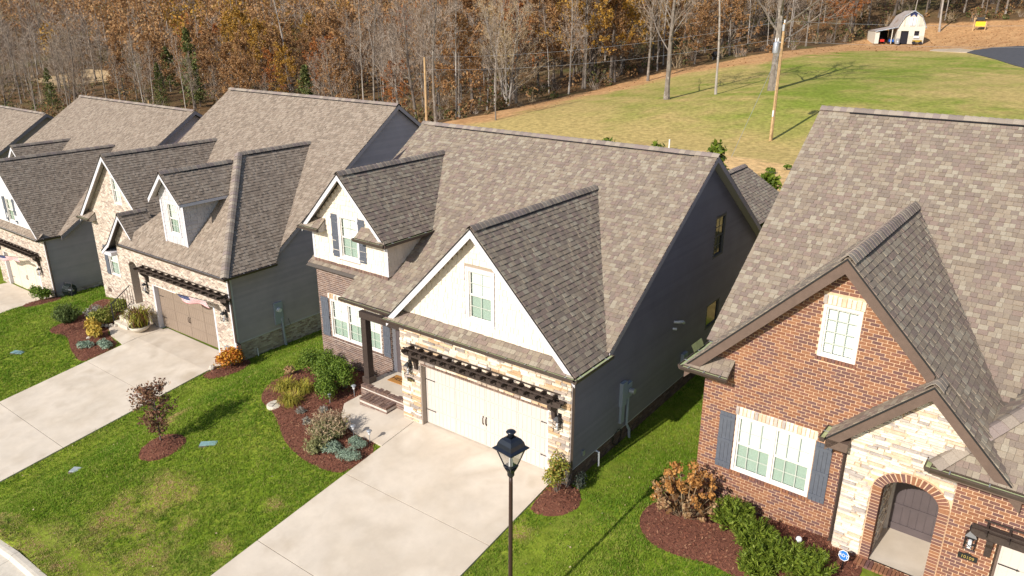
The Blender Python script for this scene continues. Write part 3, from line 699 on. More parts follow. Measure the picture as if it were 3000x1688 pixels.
# ------------------------------------------------------------------ house with the stone garage front (origin: foot of the garage opening, left side)
rt2 = math.sqrt(.5)
HGRP = 'houses along the street'
def slope_fr(kind, P0, s):
    """frame of a roof plane: 'F' faces the street, 'R' faces +x, 'L' faces -x, 'B' faces away from the street; s = rise over run."""
    c = 1/math.sqrt(1+s*s); z = s*c
    return {'F': lambda: Fr(P0, (1,0,0), (0,c,z)), 'R': lambda: Fr(P0, (0,1,0), (-c,0,z)), 'L': lambda: Fr(P0, (0,-1,0), (c,0,z)), 'B': lambda: Fr(P0, (-1,0,0), (0,-c,z))}[kind]()
def SL(s): return math.sqrt(1+s*s)
def house_c():
    H = empty('house', (0,0,0), 0, 'house with cream shingled gables, tan stone garage front and beige garage door', 'house', HGRP)
    sp, bp, kp, tp = Pool('shingle', SH_C, H), Pool('brick', BRK_C, H), Pool('shake', CREAM, H), Pool('stone', STONE, H, 280)
    s = .68; k = SL(s); ZE, YM = 3.70, 1.47; YR = 8.24; ZR = ZE+s*(YR-YM)
    main = lambda y: ZE+s*(y-YM)
    fm = slope_fr('F', (0, YM, ZE), s)
    Lm = (YR-YM)*k
    pm = [(-7.2,0),(5.92,0),(5.92,Lm),(-7.2,Lm)]
    porch = [(-4.5,(.78-YM)*k),(-.7,(.78-YM)*k),(-.7,0),(-4.5,0)]
    fb = slope_fr('B', (0, YR+(YR-.6), ZR-s*(YR-.6)), s); pb = [(-5.92,0),(7.2,0),(7.2,(YR-.6)*k),(-5.92,(YR-.6)*k)]
    gx, gz, gh, ge = 2.39, 7.14, 3.51, 3.63; gs = (gz-ge)/gh; gk = SL(gs); gy = -.33; gyb = YM+(gz-ZE)/s
    fgr = slope_fr('R', (gx+gh, gy, ge), gs); fgl = slope_fr('L', (gx-gh, 6.6, ge), gs)
    pg = [(0,0),(YM-gy-.05,0),(gyb-gy,gh*gk),(0,gh*gk)]; pgl = [(0,0),(6.6-gy,0),(6.6-gy,gh*gk),(6.6-gyb,gh*gk)]
    bx, bz, bh, by = -4.98, 7.47, 2.17, 1.4; be = bz-bh; byb = YM+(bz-ZE)/s; bye = YM+(be-ZE)/s
    fbr = slope_fr('R', (bx+bh, by, be), 1.); fbl = slope_fr('L', (bx-bh, 7., be), 1.)
    pbr = [(0,0),(bye-by,0),(byb-by,bh/rt2),(0,bh/rt2)]; pbl = [(7.-bye,0),(7.-by,0),(7.-by,bh/rt2),(7.-byb,bh/rt2)]
    fpent = slope_fr('F', (0,-.38,3.62), .75); pp = [(gx-gh-.02,0),(gx+gh,0),(gx+gh-.44,.38*1.25),(gx-gh+.42,.38*1.25)]
    # rear porch gable
    fr_ = slope_fr('R', (5.3,14.6,4.35), .62); prr = [(0,0),(5.2,0),(5.2,2.5*SL(.62)),(-3,2.5*SL(.62)),(-1.2,0)]
    frl = slope_fr('L', (.3,19.8,4.35), .62); prl = [(0,0),(6.4,0),(8.2,2.5*SL(.62)),(0,2.5*SL(.62))]
    RO = deck(H, [(fm,pm),(fm,porch),(fb,pb),(fgr,pg),(fgl,pgl),(fbr,pbr),(fbl,pbl),(fpent,pp),(fr_,prr),(frl,prl)])
    hid = lambda p: (abs(p.x-gx) < gh and p.y < gyb and p.z < gz-gs*abs(p.x-gx)-.05) or (abs(p.x-bx) < bh and p.y > 1.78 and p.z < bz-abs(p.x-bx)-.05 and p.x < -3.06) or (p.x < -4.5 and p.y < 1.7)
    shingles(sp, RO, fm, pm, hid); shingles(sp, RO, fm, porch, hid); shingles(sp, RO, fgr, pg); shingles(sp, RO, fbr, pbr); shingles(sp, RO, fpent, pp); shingles(sp, RO, fr_, prr)
    up = (0,-s,1); dn = (0,s,1)
    ridge(H, (-7.2,YR,ZR+.01), (5.92,YR,ZR+.01), up, dn); ridge(H, (gx,gy,gz+.01), (gx,gyb-.02,gz+.01), (gs,0,1), (-gs,0,1), vent=(.08,.9)); ridge(H, (bx,by,bz+.01), (bx,byb-.02,bz+.01), (1,0,1), (-1,0,1), vent=(.12,.78)); ridge(H, (2.8,14.2,5.91), (2.8,19.8,5.91), (.62,0,1), (-.62,0,1), vent=(.2,.9))
    # walls
    fF = FRONT(0); opening = (0,4.88,-.3,2.2)
    W = MB(); gp = [(-.85,-.3),(5.63,-.3),(5.63,3.6),(-.85,3.6)]; panel(W, fF, gp, [opening]); GW = W.obj('stone_wall', MOR_C, H)
    stones(tp, GW, fF, gp, [(0,4.88,-.3,2.27)])
    row_of(bp, GW, fF, 0., 4.88, 2.2, 2.265, .075, .03)
    for u in (-.006, 4.886): MB().fbox(fF, u-.03, u+.03, -.05, 2.2, -.24, .02).obj('door_jamb', VINYLT if u < 0 else TRIMW, H)
    MB().fbox(fF, .03, 4.85, 2.16, 2.2, -.24, .0).obj('door_header', VINYLT, H)
    garage_door(H, fF, .03, 4.85, 0.06, 2.16, DOORC)
    W = MB(); tg = [(-.85,3.6),(5.63,3.6),(5.63,ge+.2),(gx,gz-.14),(-.85,ge+.2)]; gwin = (2.0,2.92,4.26,5.8); panel(W, fF, tg, [gwin]); GS = W.obj('gable_wall', CREAMJ, H)
    shakes(kp, GS, fF, [(p[0],max(p[1],3.86)) for p in tg], [(gwin[0]-.09,gwin[1]+.09,gwin[2]-.06,gwin[3]+.07)])
    window(H, fF, 2.0, 4.26, .92, 1.54, 1, (2,4)); casing(H, fF, gwin, TRIMW)
    for sx in (-1, 1): rake(H, (gx+sx*gh, ge-.01), (gx, gz-.01), gy, gy+.03, .2, TRIMW)
    soffit(H, gx, gz-.06, gh, ge-.06, gy+.03, 0., SOFF); soffit(H, bx, bz-.06, bh, be-.06, by+.03, 1.75, SOFF)
    gutter(H, (gx-gh-.1,gy-.02,ge-.0), (gx+gh+.1,gy-.02,ge-.0), (0,-1,0)); gutter(H, (gx+gh+.02,gy-.14,ge), (gx+gh+.02,1.55,ge), (1,0,0))
    MB().box(gx-gh, gx+gh, gy, -.0, ge-.13, ge-.1).obj('soffit', SOFF, H); MB().box(gx-gh-.02,gx+gh+.02,gy-.02,gy,ge-.13,ge+.0).obj('fascia', BRONZE, H)
    MB().box(gx+gh, gx+gh+.02, gy-.02, 1.5, ge-.13, ge-.005).obj('fascia', BRONZE, H); MB().box(5.63, gx+gh, .0, 1.5, ge-.125, ge-.1).obj('soffit', SOFF, H)
    # left side of the garage (towards the porch) and the right side wall
    MB().fbox(LEFT(-.85), -1.9, .0, -.3, 3.55, -.1, 0).obj('side_wall', MOR_C, H); stones(tp, H, LEFT(-.85), [(-1.8,-.3),(.0,-.3),(.0,3.3),(-1.8,3.3)])
    fR = RIGHT(5.63); top = lambda y: main(min(y, 2*YR-y))-.2
    rp = [(0,.5),(14.6,.5),(14.6,top(14.6)),(YR,top(YR)),(1.6,3.55),(0,3.55)]
    h1, h2 = (9.3,10.24,4.4,5.92), (9.22,10.42,1.66,2.62)
    W = MB(); panel(W, fR, [(0,-.4),(14.6,-.4)]+rp[2:], [h1,h2]); RW = W.obj('side_wall', SIDE, H)
    boards(RW, fR, rp, [h1,h2], SIDE, .112)
    bricks(bp, RW, fR, [(0,-.4),(14.6,-.4),(14.6,.47),(0,.47)])
    MB().fbox(fR, 0, 14.6, .472, .5, -.01, .03).obj('water_table', TRIMW, H)
    window(H, fR, 9.3, 4.4, .94, 1.52, 1, (2,4), SHDFR, blind=False, pane=DKGL); window(H, fR, 9.22, 1.66, 1.2, .96, 1, (1,1), SHDFR, blind=False, pane=DKGL, rail=False)
    MB().fbox(fR, -.0, .1, .5, 3.5, .02, .035).obj('corner_trim', TRIMW, H)
    # rakes of the main roof on the right end, with soffit
    for y0, y1 in ((YM,YR),(2*YR-.6,YR)):
        mb = MB(); a, b = Vector((5.9,y0,main(min(y0,2*YR-y0))-.03)), Vector((5.9,y1,ZR-.03)); d = Vector((0,0,-.2))
        mb.add([a,b,b+d,a+d]+[p+Vector((.025,0,0)) for p in (a,b,b+d,a+d)], [(0,1,2,3),(7,6,5,4),(0,4,5,1),(2,6,7,3),(3,7,4,0)]); mb.obj('rake_board', SIDEB, H)
        mb = MB(); e = Vector((-.27,0,0)); mb.add([a+d,b+d,b+d+e,a+d+e], [(0,1,2,3)]); mb.obj('soffit', SOFF, H)
    # left bay
    fB = FRONT(1.75); xl, xr = -6.95, -3.03
    W = MB(); hb = (-6.29,-3.6,.92,2.45); hu = (-5.44,-4.5,4.28,5.84); shp = [(xl,3.98),(xr,3.98),(xr,be+.14),(bx,bz-.15),(xl,be+.11)]
    panel(W, fB, [(xl,-.8),(xr,-.8),(xr,3.98),(xl,3.98)], [hb]); BW = W.obj('brick_wall', MOR_C, H)
    W = MB(); panel(W, fB, shp, [hu]); BS = W.obj('gable_wall', CREAMJ, H)
    bricks(bp, BW, fB, [(xl,-.8),(xr,-.8),(xr,3.9),(xl,3.9)], [(-6.31,-3.58,.83,2.66)])
    row_of(bp, BW, fB, xl-.01, xr, 3.87, 4.0, .08, .04); row_of(bp, BW, fB, -6.36, -3.54, .82, .91, .08, .035)
    row_of(tp, BW, fB, -6.4, -3.5, 2.46, 2.66, .1, .04, jit=.02)
    shakes(kp, BS, fB, shp, [(hu[0]-.08,hu[1]+.08,hu[2]-.06,hu[3]+.07)])
    window(H, fB, -6.29, .92, 2.69, 1.53, 3, (2,4)); window(H, fB, -5.44, 4.28, .94, 1.56, 1, (2,4)); casing(H, fB, hu, TRIMW)
    shutter(H, fB, -6.82, -6.4, .86, 2.46); shutter(H, fB, -3.48, -3.12, .86, 2.46); shutter(H, fB, -5.85, -5.5, 4.26, 5.86); shutter(H, fB, -4.44, -4.09, 4.26, 5.86)
    MB().fbox(fB, xl-.02, xl+.1, 4.0, be+.1, .02, .035).obj('corner_trim', TRIMW, H); MB().fbox(fB, xr-.1, xr+.02, 4.0, be+.1, .02, .035).obj('corner_trim', TRIMW, H)
    fBR = RIGHT(xr); W = MB(); bpR = [(1.75,main(1.75)-.1),(4.3,main(4.3)-.1),(4.3,be+.0),(1.75,be+.0)]; panel(W, fBR, bpR); BR = W.obj('side_wall', CREAMJ, H); shakes(kp, BR, fBR, [(1.75,4.),(4.2,4.),(4.2,be),(1.75,be)])
    W = MB(); panel(W, LEFT(xl), [(-15.,-1.6),(-1.75,-1.6),(-1.75,5.2),(-8.24,8.0),(-15.,3.8)]); W.obj('side_wall', SIDE, H)
    W = MB(); panel(W, Fr((0,14.6,0),(-1,0,0),(0,0,1)), [(-5.63,-.5),(6.95,-.5),(6.95,3.9),(-5.63,3.9)]); W.obj('rear_wall', SIDE, H)
    for sx in (-1, 1): rake(H, (bx+sx*bh, be-.01), (bx, bz-.01), by, by+.03, .17, TRIMW)
    gutter(H, (bx+bh+.02,by-.1,be), (bx+bh+.02,bye-.05,be), (1,0,0)); MB().box(bx+bh-.01,bx+bh+.02,by,bye,be-.15,be-.005).obj('fascia', BRONZE, H); MB().box(xr,bx+bh,1.75,bye,be-.14,be-.11).obj('soffit', SOFF, H)
    for a, b, sd_ in ((bx-bh-.05,-6.16,-1),(-4.24,bx+bh+.05,1)): cornice(H, sp, a, b, by-.04, 1.75, be, .33, SOFF, TRIMW, sd_)
    # porch
    z = main(.78)
    gutter(H, (-4.52,.76,z), (-.9,.76,z), (0,-1,0)); MB().box(-4.5,-.86,.74,.775,z-.16,z-.01).obj('fascia', BRONZE, H); MB().box(-4.48,-.86,.78,1.74,z-.15,z-.12).obj('soffit', SOFF, H)
    MB().box(-3.32,-.86,.5,.68,2.82,3.06).obj('porch_beam', DARKW, H)
    P = MB().box(-3.21,-2.97,.46,.7,.62,2.82).obj('porch_post', DARKW, H); MB().box(-3.26,-2.92,.41,.75,.4,.62).obj('post_base', BRONZE, P)
    slab = MB().box(-3.12,-.86,.42,1.74,.3,.4).obj('porch_slab', CONC, H)
    st = MB().box(-3.2,-.86,.28,1.74,-.4,.3).obj('porch_base', MOR_C, H)
    bricks(bp, st, FRONT(.28), [(-3.22,-.3),(-.86,-.3),(-.86,.29),(-3.22,.29)]); bricks(bp, st, LEFT(-3.2), [(-1.75,-.4),(-.28,-.4),(-.28,.29),(-1.75,.29)])
    for u0,u1,fr in ((-3.2,-.86,Fr((0,.28,.3),(1,0,0),(0,1,0))),): row_of(bp, st, fr, u0, u1, -.02, .19, .08, .1)
    row_of(bp, st, Fr((-3.2,0,.3),(0,-1,0),(1,0,0)), -1.74, -.5, -.02, .19, .08, .1)
    s1 = MB().box(-2.8,-1.5,-.18,.28,-.4,.12).obj('step', MOR_C, H); ft = Fr((0,-.18,.12),(1,0,0),(0,1,0))
    row_of(bp, s1, ft, -2.8, -1.5, -.015, .22, .08, .08); row_of(bp, s1, ft, -2.8, -1.5, .23, .45, .08, .08)
    bricks(bp, s1, FRONT(-.18), [(-2.8,-.35),(-1.5,-.35),(-1.5,.11),(-2.8,.11)]); bricks(bp, s1, RIGHT(-1.5), [(-.18,-.35),(.28,-.35),(.28,.11),(-.18,.11)])
    fD = FRONT(1.78); W = MB(); panel(W, fD, [(-3.03,.3),(-.85,.3),(-.85,3.3),(-3.03,3.3)]); W.obj('entry_wall', SIDE, H)
    MB().fbox(fD, -3.0, -2.84, .4, 2.75, .0, .06).obj('door_casing', TRIMW, H); MB().fbox(fD, -2.84, -1.8, .4, 2.7, .0, .03).obj('front_door', DOORP, H); MB().fbox(fD, -1.8, -1.65, .4, 2.75, .0, .06).obj('door_casing', TRIMW, H)
    # pergola, lights, number, pipes
    pergola(H, fF, -.2, 5.2, 2.58); lantern(H, fF, -.42, 1.9); lantern(H, fF, 5.28, 1.9); plaque(H, fF, -.44, 1.52, '10113', .3, .13)
    downspout(H, [(5.72,-.06,3.5),(5.72,-.06,.5),(5.74,-.18,.3),(5.76,-.34,.2)])
    fx = 5.63
    M_ = MB().fbox(fR, 2.72, 3.0, 1.35, 2.15, .02, .14).obj('electric_meter', GREYP, H); MB().tube([(fx+.14,3.2,1.75),(fx+.3,3.2,1.75)], [.1,.09], 10).obj('dial', STEEL, M_); MB().fbox(fR, 3.02, 3.36, 1.5, 2.0, .02, .12).obj('meter_box', GREYP, M_); MB().fbox(fR, 2.78, 2.98, .75, 1.33, .02, .1).obj('fuse_box', GREYP, M_)
    MB().tube([(fx+.08,3.2,1.5),(fx+.08,3.2,.55),(fx+.12,3.33,.3),(fx+.12,3.36,-.1)], .045, 8).obj('conduit', GREYP, H)
    MB().tube([(fx+.06,1.36,.5),(fx+.16,1.36,.49),(fx+.16,1.38,-.05)], .03, 8).obj('drain_pipe', PVC, H)
    MB().fbox(fR, .58, .68, .72, .88, .02, .09).obj('tap', STEEL, H)
    MB().tube([(fx+.02,6.35,2.95),(fx+.16,6.45,2.95),(fx+.22,6.62,2.92),(fx+.2,6.78,2.82)], .05, 8).obj('vent_pipe', PVC, H); MB().tube([(fx+.02,6.3,2.72),(fx+.14,6.36,2.72)], .045, 8).obj('vent_pipe', PVC, H)
    q = MB(); pts = [(fx+.07+.03*math.sin(t*2.3), 2.65+.28*math.sin(t), .35+.25*math.cos(t)) for t in [i*.5 for i in range(24)]]; q.tube(pts, .012, 4); q.obj('cable_coil', BLACK, H)
    q = MB(); q.fbox(fR, 7.2, 7.55, 1.0, 1.45, .02, .14); q.obj('utility_box', GREYP, H)
    for p, n in ((sp,'shingle_field'),(bp,'brickwork'),(kp,'shake_field'),(tp,'stonework')): p.build(n)
def casing(H, fr, h, m, w=.07):
    a, b, c, d = h; mb = MB()
    mb.fbox(fr, a-w, a-.012, c-.012, d+w, .0, .035); mb.fbox(fr, b+.012, b+w, c-.012, d+w, 0, .035); mb.fbox(fr, a-.012, b+.012, d+.012, d+w, 0, .034); mb.fbox(fr, a-w-.02, b+w+.02, c-w, c-.013, 0, .05)
    return mb.obj('window_casing', m, H)
def soffit(H, x, z, h, e, y0, y1, m):
    mb = MB(); s = (z-e)/h
    for sx in (-1,1):
        mb.add([(x+sx*h,y0,e),(x,y0,z),(x,y1,z),(x+sx*h,y1,e)], [(0,1,2,3)])
    return mb.obj('soffit', m, H)
def cornice(H, sp, a, b, y0, y1, z, rise, m, tm, side=1):
    """boxed return at the foot of a gable, with its own little roof and gutter; side says which end is under the rake."""
    ra, rb = (rise+.16, 0) if side < 0 else (0, rise+.16)
    q = MB(); q.box(a+.04, b-.04, y0+.02, y1, z-.17, z-.02); q.add([(a+.04,y0+.05,z-.02),(a+.04,y1,z-.02),(a+.04+ra,y1,z+rise-.05),(b-.04,y0+.05,z-.02),(b-.04,y1,z-.02),(b-.04-rb,y1,z+rise-.05)], [(0,1,2),(3,5,4)])
    o = q.obj('eave_return', m, H); s = (rise)/(y1-y0); fr = slope_fr('F', (0,y0,z), s); L = (y1-y0)*SL(s); pl = [(a,0),(b,0),(b-rb,L),(a+ra,L)]
    MB().poly(fr, pl, -.03, -.002).obj('return_roof', DECK, o); shingles(sp, o, fr, pl)
    gutter(H, (a-.03,y0-.0,z), (b+.02,y0-.0,z), (0,-1,0), hang=.4)
house_c()
# ------------------------------------------------------------------ red brick house on the right
def house_d():
    H = empty('house', (8.9022,1.057,0), -.031, 'red brick house with brown gable trim and an arched stone entry', 'house', HGRP)
    sp, bp, tp = Pool('shingle', SH_C, H), Pool('brick', BRK_D, H), Pool('stone', STONE_D, H, 280)
    px, pz, ph, py = 2.97, 7.86, 3.4, -.35; pe = 4.38; ps = (pz-pe)/ph; pk = SL(ps)
    s = .75; k = SL(s); YR, ZR = 8.78, 9.88; YM, ZE = YR-(ZR-4.38)/s, 4.38; main = lambda y: ZR-s*(YR-y); pyb = YR-(ZR-pz)/s
    fm = slope_fr('F', (0,YM,ZE), s); Lm = (YR-YM)*k; pm = [(-.66,0),(15,0),(15,Lm),(-.66,Lm)]
    fb = slope_fr('B', (0,YR+7.2,ZR-s*7.2), s); pb = [(-15,0),(.66,0),(.66,7.2*k),(-15,7.2*k)]
    fr_ = slope_fr('R', (px+ph,py,pe), ps); fl = slope_fr('L', (px-ph,pyb,pe), ps)
    wx = (ph-(5.05-px))*pk; pr = [(0,wx),(pyb-py-.4,wx),(pyb-py,ph*pk),(0,ph*pk)]; pr2 = [(.3,0),(YM-py,0),(YM-py+1.9,wx),(.3,wx)]; pl = [(pyb-YM,0),(pyb-py,0),(pyb-py,ph*pk),(0,ph*pk)]
    ex, ez, eh, ey = 5.05, 5.64, 1.86, -.62; ee = ez-eh
    fer = slope_fr('R', (ex+eh,ey,ee), 1.); fel = slope_fr('L', (ex-eh,.0,ee), 1.); per = [(0,0),(.75,0),(.75,eh/rt2),(0,eh/rt2)]; pel = [(.0,0),(-ey,0),(-ey,eh/rt2),(0,eh/rt2)]
    # garage hip: eave along y=-.65, left corner at x=5.31
    cx, cy, cz, cs = 5.31, -.65, 3.93, .95; ck = SL(cs)
    fgf = slope_fr('F', (0,cy,cz), cs); top = 3.6; pgf = [(cx,0),(15,0),(15,top*ck),(cx+top,top*ck)]
    fgl = slope_fr('L', (cx,cy+top,cz), cs); pgl = [(top-.95,0),(top,0),(0,top*ck),(-2.0,top*ck),(-2.,.4)]
    pgl = [(top-.75,0),(top,0),(0,top*ck),(-1.9,top*ck)]
    RO = deck(H, [(fm,pm),(fb,pb),(fr_,pr),(fr_,pr2),(fl,pl),(fer,per),(fel,pel),(fgf,pgf),(fgl,pgl)])
    hg = lambda p: abs(p.x-px) < ph and p.y < pyb and p.z < pz-ps*abs(p.x-px)-.05
    hgar = lambda p: p.x > cx and p.y > cy and p.z < cz+cs*min(p.x-cx, p.y-cy, top)-.04
    hen = lambda p: abs(p.x-ex) < eh and -.28 < p.y < 2. and p.z < ez-abs(p.x-ex)-.04
    shingles(sp, RO, fm, pm, lambda p: hg(p) or hgar(p)); shingles(sp, RO, fr_, pr2, lambda p: hgar(p) or hen(p)); shingles(sp, RO, fr_, pr, lambda p: hgar(p) or hen(p)); shingles(sp, RO, fl, pl); shingles(sp, RO, fel, pel); shingles(sp, RO, fer, per, hgar); shingles(sp, RO, fgf, pgf, hen); shingles(sp, RO, fgl, pgl, lambda p: hg(p) or hen(p))
    ridge(H, (-.66,YR,ZR+.01), (14.5,YR,ZR+.01), (0,-s,1), (0,s,1), pitch=.2, vent=(.06,1.)); ridge(H, (px,py,pz+.01), (px,pyb-.02,pz+.01), (ps,0,1), (-ps,0,1), wd=.2, vent=(.14,.92)); ridge(H, (ex,ey,ez+.01), (ex,.12,ez+.03), (1,0,1), (-1,0,1), vent=None, wd=.2)
    ridge(H, (cx,cy,cz+.02), (cx+3.5,cy+3.5,cz+3.5*cs+.02), (0,-cs,1), (-cs,0,1), vent=None, wd=.2, pitch=.23)
    fF = FRONT(0); lw, uw = (.93,2.84,1.7,3.27), (2.58,3.38,5.4,6.63); gp = [(0,.1),(5.9,.1),(5.9,pe+.3),(px,pz-.2),(0,pe+.42)]
    W = MB(); panel(W, fF, gp, [lw,uw,(4.36,5.66,.1,3.35)]); BW = W.obj('brick_wall', MOR_D, H)
    bricks(bp, BW, fF, gp, [(lw[0]-.02,lw[1]+.02,lw[2]-.1,lw[3]+.24),(uw[0]-.02,uw[1]+.02,uw[2]-.1,uw[3]+.25),(3.62,5.79,.1,4.1)])
    for h in (lw,uw): row_of(bp, BW, fF, h[0]-.05, h[1]+.05, h[2]-.1, h[2]-.005, .078, .035); row_of(tp, BW, fF, h[0]-.05, h[1]+.05, h[3]+.015, h[3]+.235, .095, .035, jit=.012)
    window(H, fF, lw[0], lw[2], 1.91, 1.57, 2, (3,4)); window(H, fF, uw[0], uw[2], .8, 1.23, 1, (3,4), rail=False, screen=False)
    shutter(H, fF, .5, .9, 1.68, 3.26); shutter(H, fF, 2.87, 3.25, 1.68, 3.26)
    rake(H, (4.98,pz-ps*(4.98-px)-.01), (px,pz-.01), py, py+.03, .24, BROWNT); rake(H, (px-ph,pe-.01), (px,pz-.01), py, py+.03, .24, BROWNT)
    for sx in (-1,1): rake(H, (ex+sx*eh,ee-.01), (ex,ez-.01), ey, ey+.03, .22, BROWNT)
    soffit(H, px, pz-.08, 2.0, pz-2.*ps-.08, py+.03, 0, BROWNT); soffit(H, px-1.9, pz-.08-1.9*ps, 1.5, pe-.08, py+.03, 0, BROWNT) if 0 else MB().add([(px-ph,py+.03,pe-.08),(px-2,py+.03,pz-2*ps-.08),(px-2,0,pz-2*ps-.08),(px-ph,0,pe-.08)], [(0,1,2,3)]).obj('soffit', BROWNT, H); soffit(H, ex, ez-.08, eh, ee-.08, ey+.03, -.3, BROWNT)
    cornice(H, sp, px-ph-.02, .72, py-.04, 0., pe, .3, BROWNT, BROWNT, -1)
    gutter(H, (px-ph-.02,YM+.3,pe), (px-ph-.02,py-.1,pe), (-1,0,0)); MB().add([(px-ph-.1,py+.75,pe+.02),(px-ph-.1,py+1.35,pe+.02),(px-ph-.2,py+1.35,pe+.2),(px-ph-.2,py+.75,pe+.2)], [(0,1,2,3),(3,2,1,0)]).obj('gutter_guard', GUTIN, H)
    gutter(H, (ex-eh-.02,-.02,ee), (ex-eh-.02,ey-.05,ee), (-1,0,0)); MB().box(ex-eh,3.66,ey,-.02,ee-.24,ee-.03).obj('eave_return', BROWNT, H)
    W = MB(); panel(W, LEFT(0), [(-15.5,-.4),(0,-.4),(0,pe),(-YM,pe),(-YR,ZR-.2),(-15.5,4.6)]); W.obj('side_wall', SIDE, H)
    # stone entry with its arch
    fS = FRONT(-.3); a0, a1, zs, zt, zf = 4.45, 5.57, 2.78, 3.17, .9; am, ar = (a0+a1)/2, (a1-a0)/2
    arch = lambda t, e=0.: (am-(ar+e)*math.cos(t), zs+(zt-zs+e)*math.sin(t))
    W = MB(); N_ = 14
    for q in range(N_):
        p, r = arch(math.pi*q/N_), arch(math.pi*(q+1)/N_); zz = lambda x: min(ez-.1-abs(x-ex), 5.4); W.sheet(fS, [p, r, (r[0],zz(r[0])), (p[0],zz(p[0]))])
    W.sheet(fS, [(3.62,.2),(a0,.2),(a0,ez-.1-abs(a0-ex)),(3.62,ez-.1-abs(3.62-ex))]); W.sheet(fS, [(a1,.2),(5.79,.2),(5.79,ez-.1-abs(5.79-ex)),(a1,ez-.1-abs(a1-ex))])
    SW = W.obj('stone_wall', MOR_D, H); sp_ = [(3.62,.75),(5.79,.75),(5.79,ez-.1-.74),(ex,ez-.12),(3.62,ez-.1-1.43)]
    st2 = Pool('stone', STONE_D, H, 280); stones(st2, SW, fS, sp_, [(a0-.22,a1+.22,.7,zs),(a0-.02,a1+.02,zs,zt+.03)], .04, .09)
    for it in st2.P:
        fr,u0,u1,w0,w1,th,par,pl_ = it; u, z = (u0+u1)/2, (w0+w1)/2
        if z > zs-.1 and any(((uu-am)/(ar+.16))**2+((zz-zs)/(zt-zs+.16))**2 < 1 for uu in (u0+.03,u,u1-.03) for zz in (w0,w1)) : continue
        tp.P.append(it)
    NB = 21
    for q in range(NB):
        t0, t1 = math.pi*(q+.13)/NB, math.pi*(q+.87)/NB; p0, p1, p2, p3 = arch(t0), arch(t1), arch(t1,.2), arch(t0,.2)
        MB().poly(fS, [p0,p1,p2,p3][::-1], -.25, .07).obj('brick', BRK_D, SW)
    RM = MB()
    for q in range(NB): RM.poly(fS, [arch(math.pi*q/NB,.006),arch(math.pi*(q+1)/NB,.006),arch(math.pi*(q+1)/NB,.205),arch(math.pi*q/NB,.205)][::-1], -.24, .058)
    for a, b in ((a0-.205,a0-.004),(a1+.004,a1+.205)): RM.fbox(fS, a, b, zf, zs-.01, -.24, .05)
    RM.obj('arch_mortar', MOR_D, SW)
    for a, b in ((a0-.2,a0),(a1,a1+.2)):
        z = zf
        while z < zs-.03: MB().fbox(fS, a+.004, b, z, z+.06, -.25, .062).obj('brick', BRK_D, SW); z += .0795
    MB().fbox(fS, 3.58, 5.85, .5, .9, -.02, .03).obj('plinth', MOR_D, SW); row_of(bp, SW, Fr((0,-.33,.84),(1,0,0),(0,1,0)), 3.58, a0-.2, -.06, .06, .08, .07); row_of(bp, SW, fS, 3.58, a0-.2, .72, .83, .08, .05)
    for x, fr, y in ((a0-.0, RIGHT(a0), 0), (a1, LEFT(a1), 0)):
        W = MB(); pl_ = [(-.28,.5),(1.2,.5),(1.2,3.3),(-.28,3.3)] if fr.N.x > 0 else [(-1.2,.5),(.28,.5),(.28,3.3),(-1.2,3.3)]; panel(W, fr, pl_, n=-.05); o = W.obj('entry_side_wall', MOR_D, H)
        stones(tp, o, Fr(fr(0,0,-.05), fr.U, fr.W), [(pl_[0][0]+.3 if fr.N.x > 0 else -1.2,.9),(1.2 if fr.N.x > 0 else .0,.9),(1.2 if fr.N.x > 0 else .0,3.3),(pl_[0][0]+.3 if fr.N.x > 0 else -1.2,3.3)])
    MB().box(a0-.1,a1+.1,-.32,1.3,.7,.9).obj('porch_slab', CONC, H); MB().box(a0-.1,a1+.1,-.2,1.25,3.25,3.3).obj('porch_ceiling', SOFF, H)
    fd = FRONT(1.2); D = MB().fbox(fd, a0-.1, a1+.1, .9, 3.25, -.05, 0).obj('front_door', DOORP, H)
    for i in range(5): MB().fbox(fd, a0+.14+i*.17, a0+.29+i*.17, 1.1, 2.9, .003, .02).obj('door_board', DOORP, D)
    for z in (1.06,1.6,2.5): MB().fbox(fd, a0+.1, a1-.05, z, z+.06, .021, .05).obj('door_rail', DOORP, D)
    MB().fbox(fd, a0-.05, a0+.06, .9, 3.2, .0, .1).obj('door_casing', SOFF, H)
    # entry steps
    ft = Fr((0,-.62,.9),(1,0,0),(0,1,0)); E_ = MB().box(a0-.25,a1+.2,-.6,-.3,.2,.84).obj('entry_step', MOR_D, H); row_of(bp, E_, Fr((0,-.62,.84),(1,0,0),(0,1,0)), a0-.25, a1+.2, .0, .3, .08, .06); bricks(bp, E_, FRONT(-.6), [(a0-.25,.3),(a1+.2,.3),(a1+.2,.84),(a0-.25,.84)])
    E2 = MB().box(a0-.25,a1+.2,-.95,-.6,.1,.66).obj('entry_step', MOR_D, H); row_of(bp, E2, Fr((0,-.97,.66),(1,0,0),(0,1,0)), a0-.25, a1+.2, .0, .34, .08, .06); bricks(bp, E2, FRONT(-.95), [(a0-.25,.2),(a1+.2,.2),(a1+.2,.66),(a0-.25,.66)])
    # garage part
    W = MB(); gp2 = [(5.79,.2),(12.5,.2),(12.5,3.85),(5.79,3.85)]; op = (6.74,11.6,.2,2.5); panel(W, fS, gp2, [op]); GW = W.obj('brick_wall', MOR_D, H); bricks(bp, GW, fS, gp2, [(6.7,11.65,.2,2.62)])
    row_of(tp, GW, fS, 6.7, 11.65, 2.51, 2.62, .1, .03); garage_door(H, fS, 6.78, 11.56, .3, 2.5, DOORC, -.1); MB().fbox(fS, 6.7, 6.78, .2, 2.5, -.12, .0).obj('door_jamb', BROWNT, H)
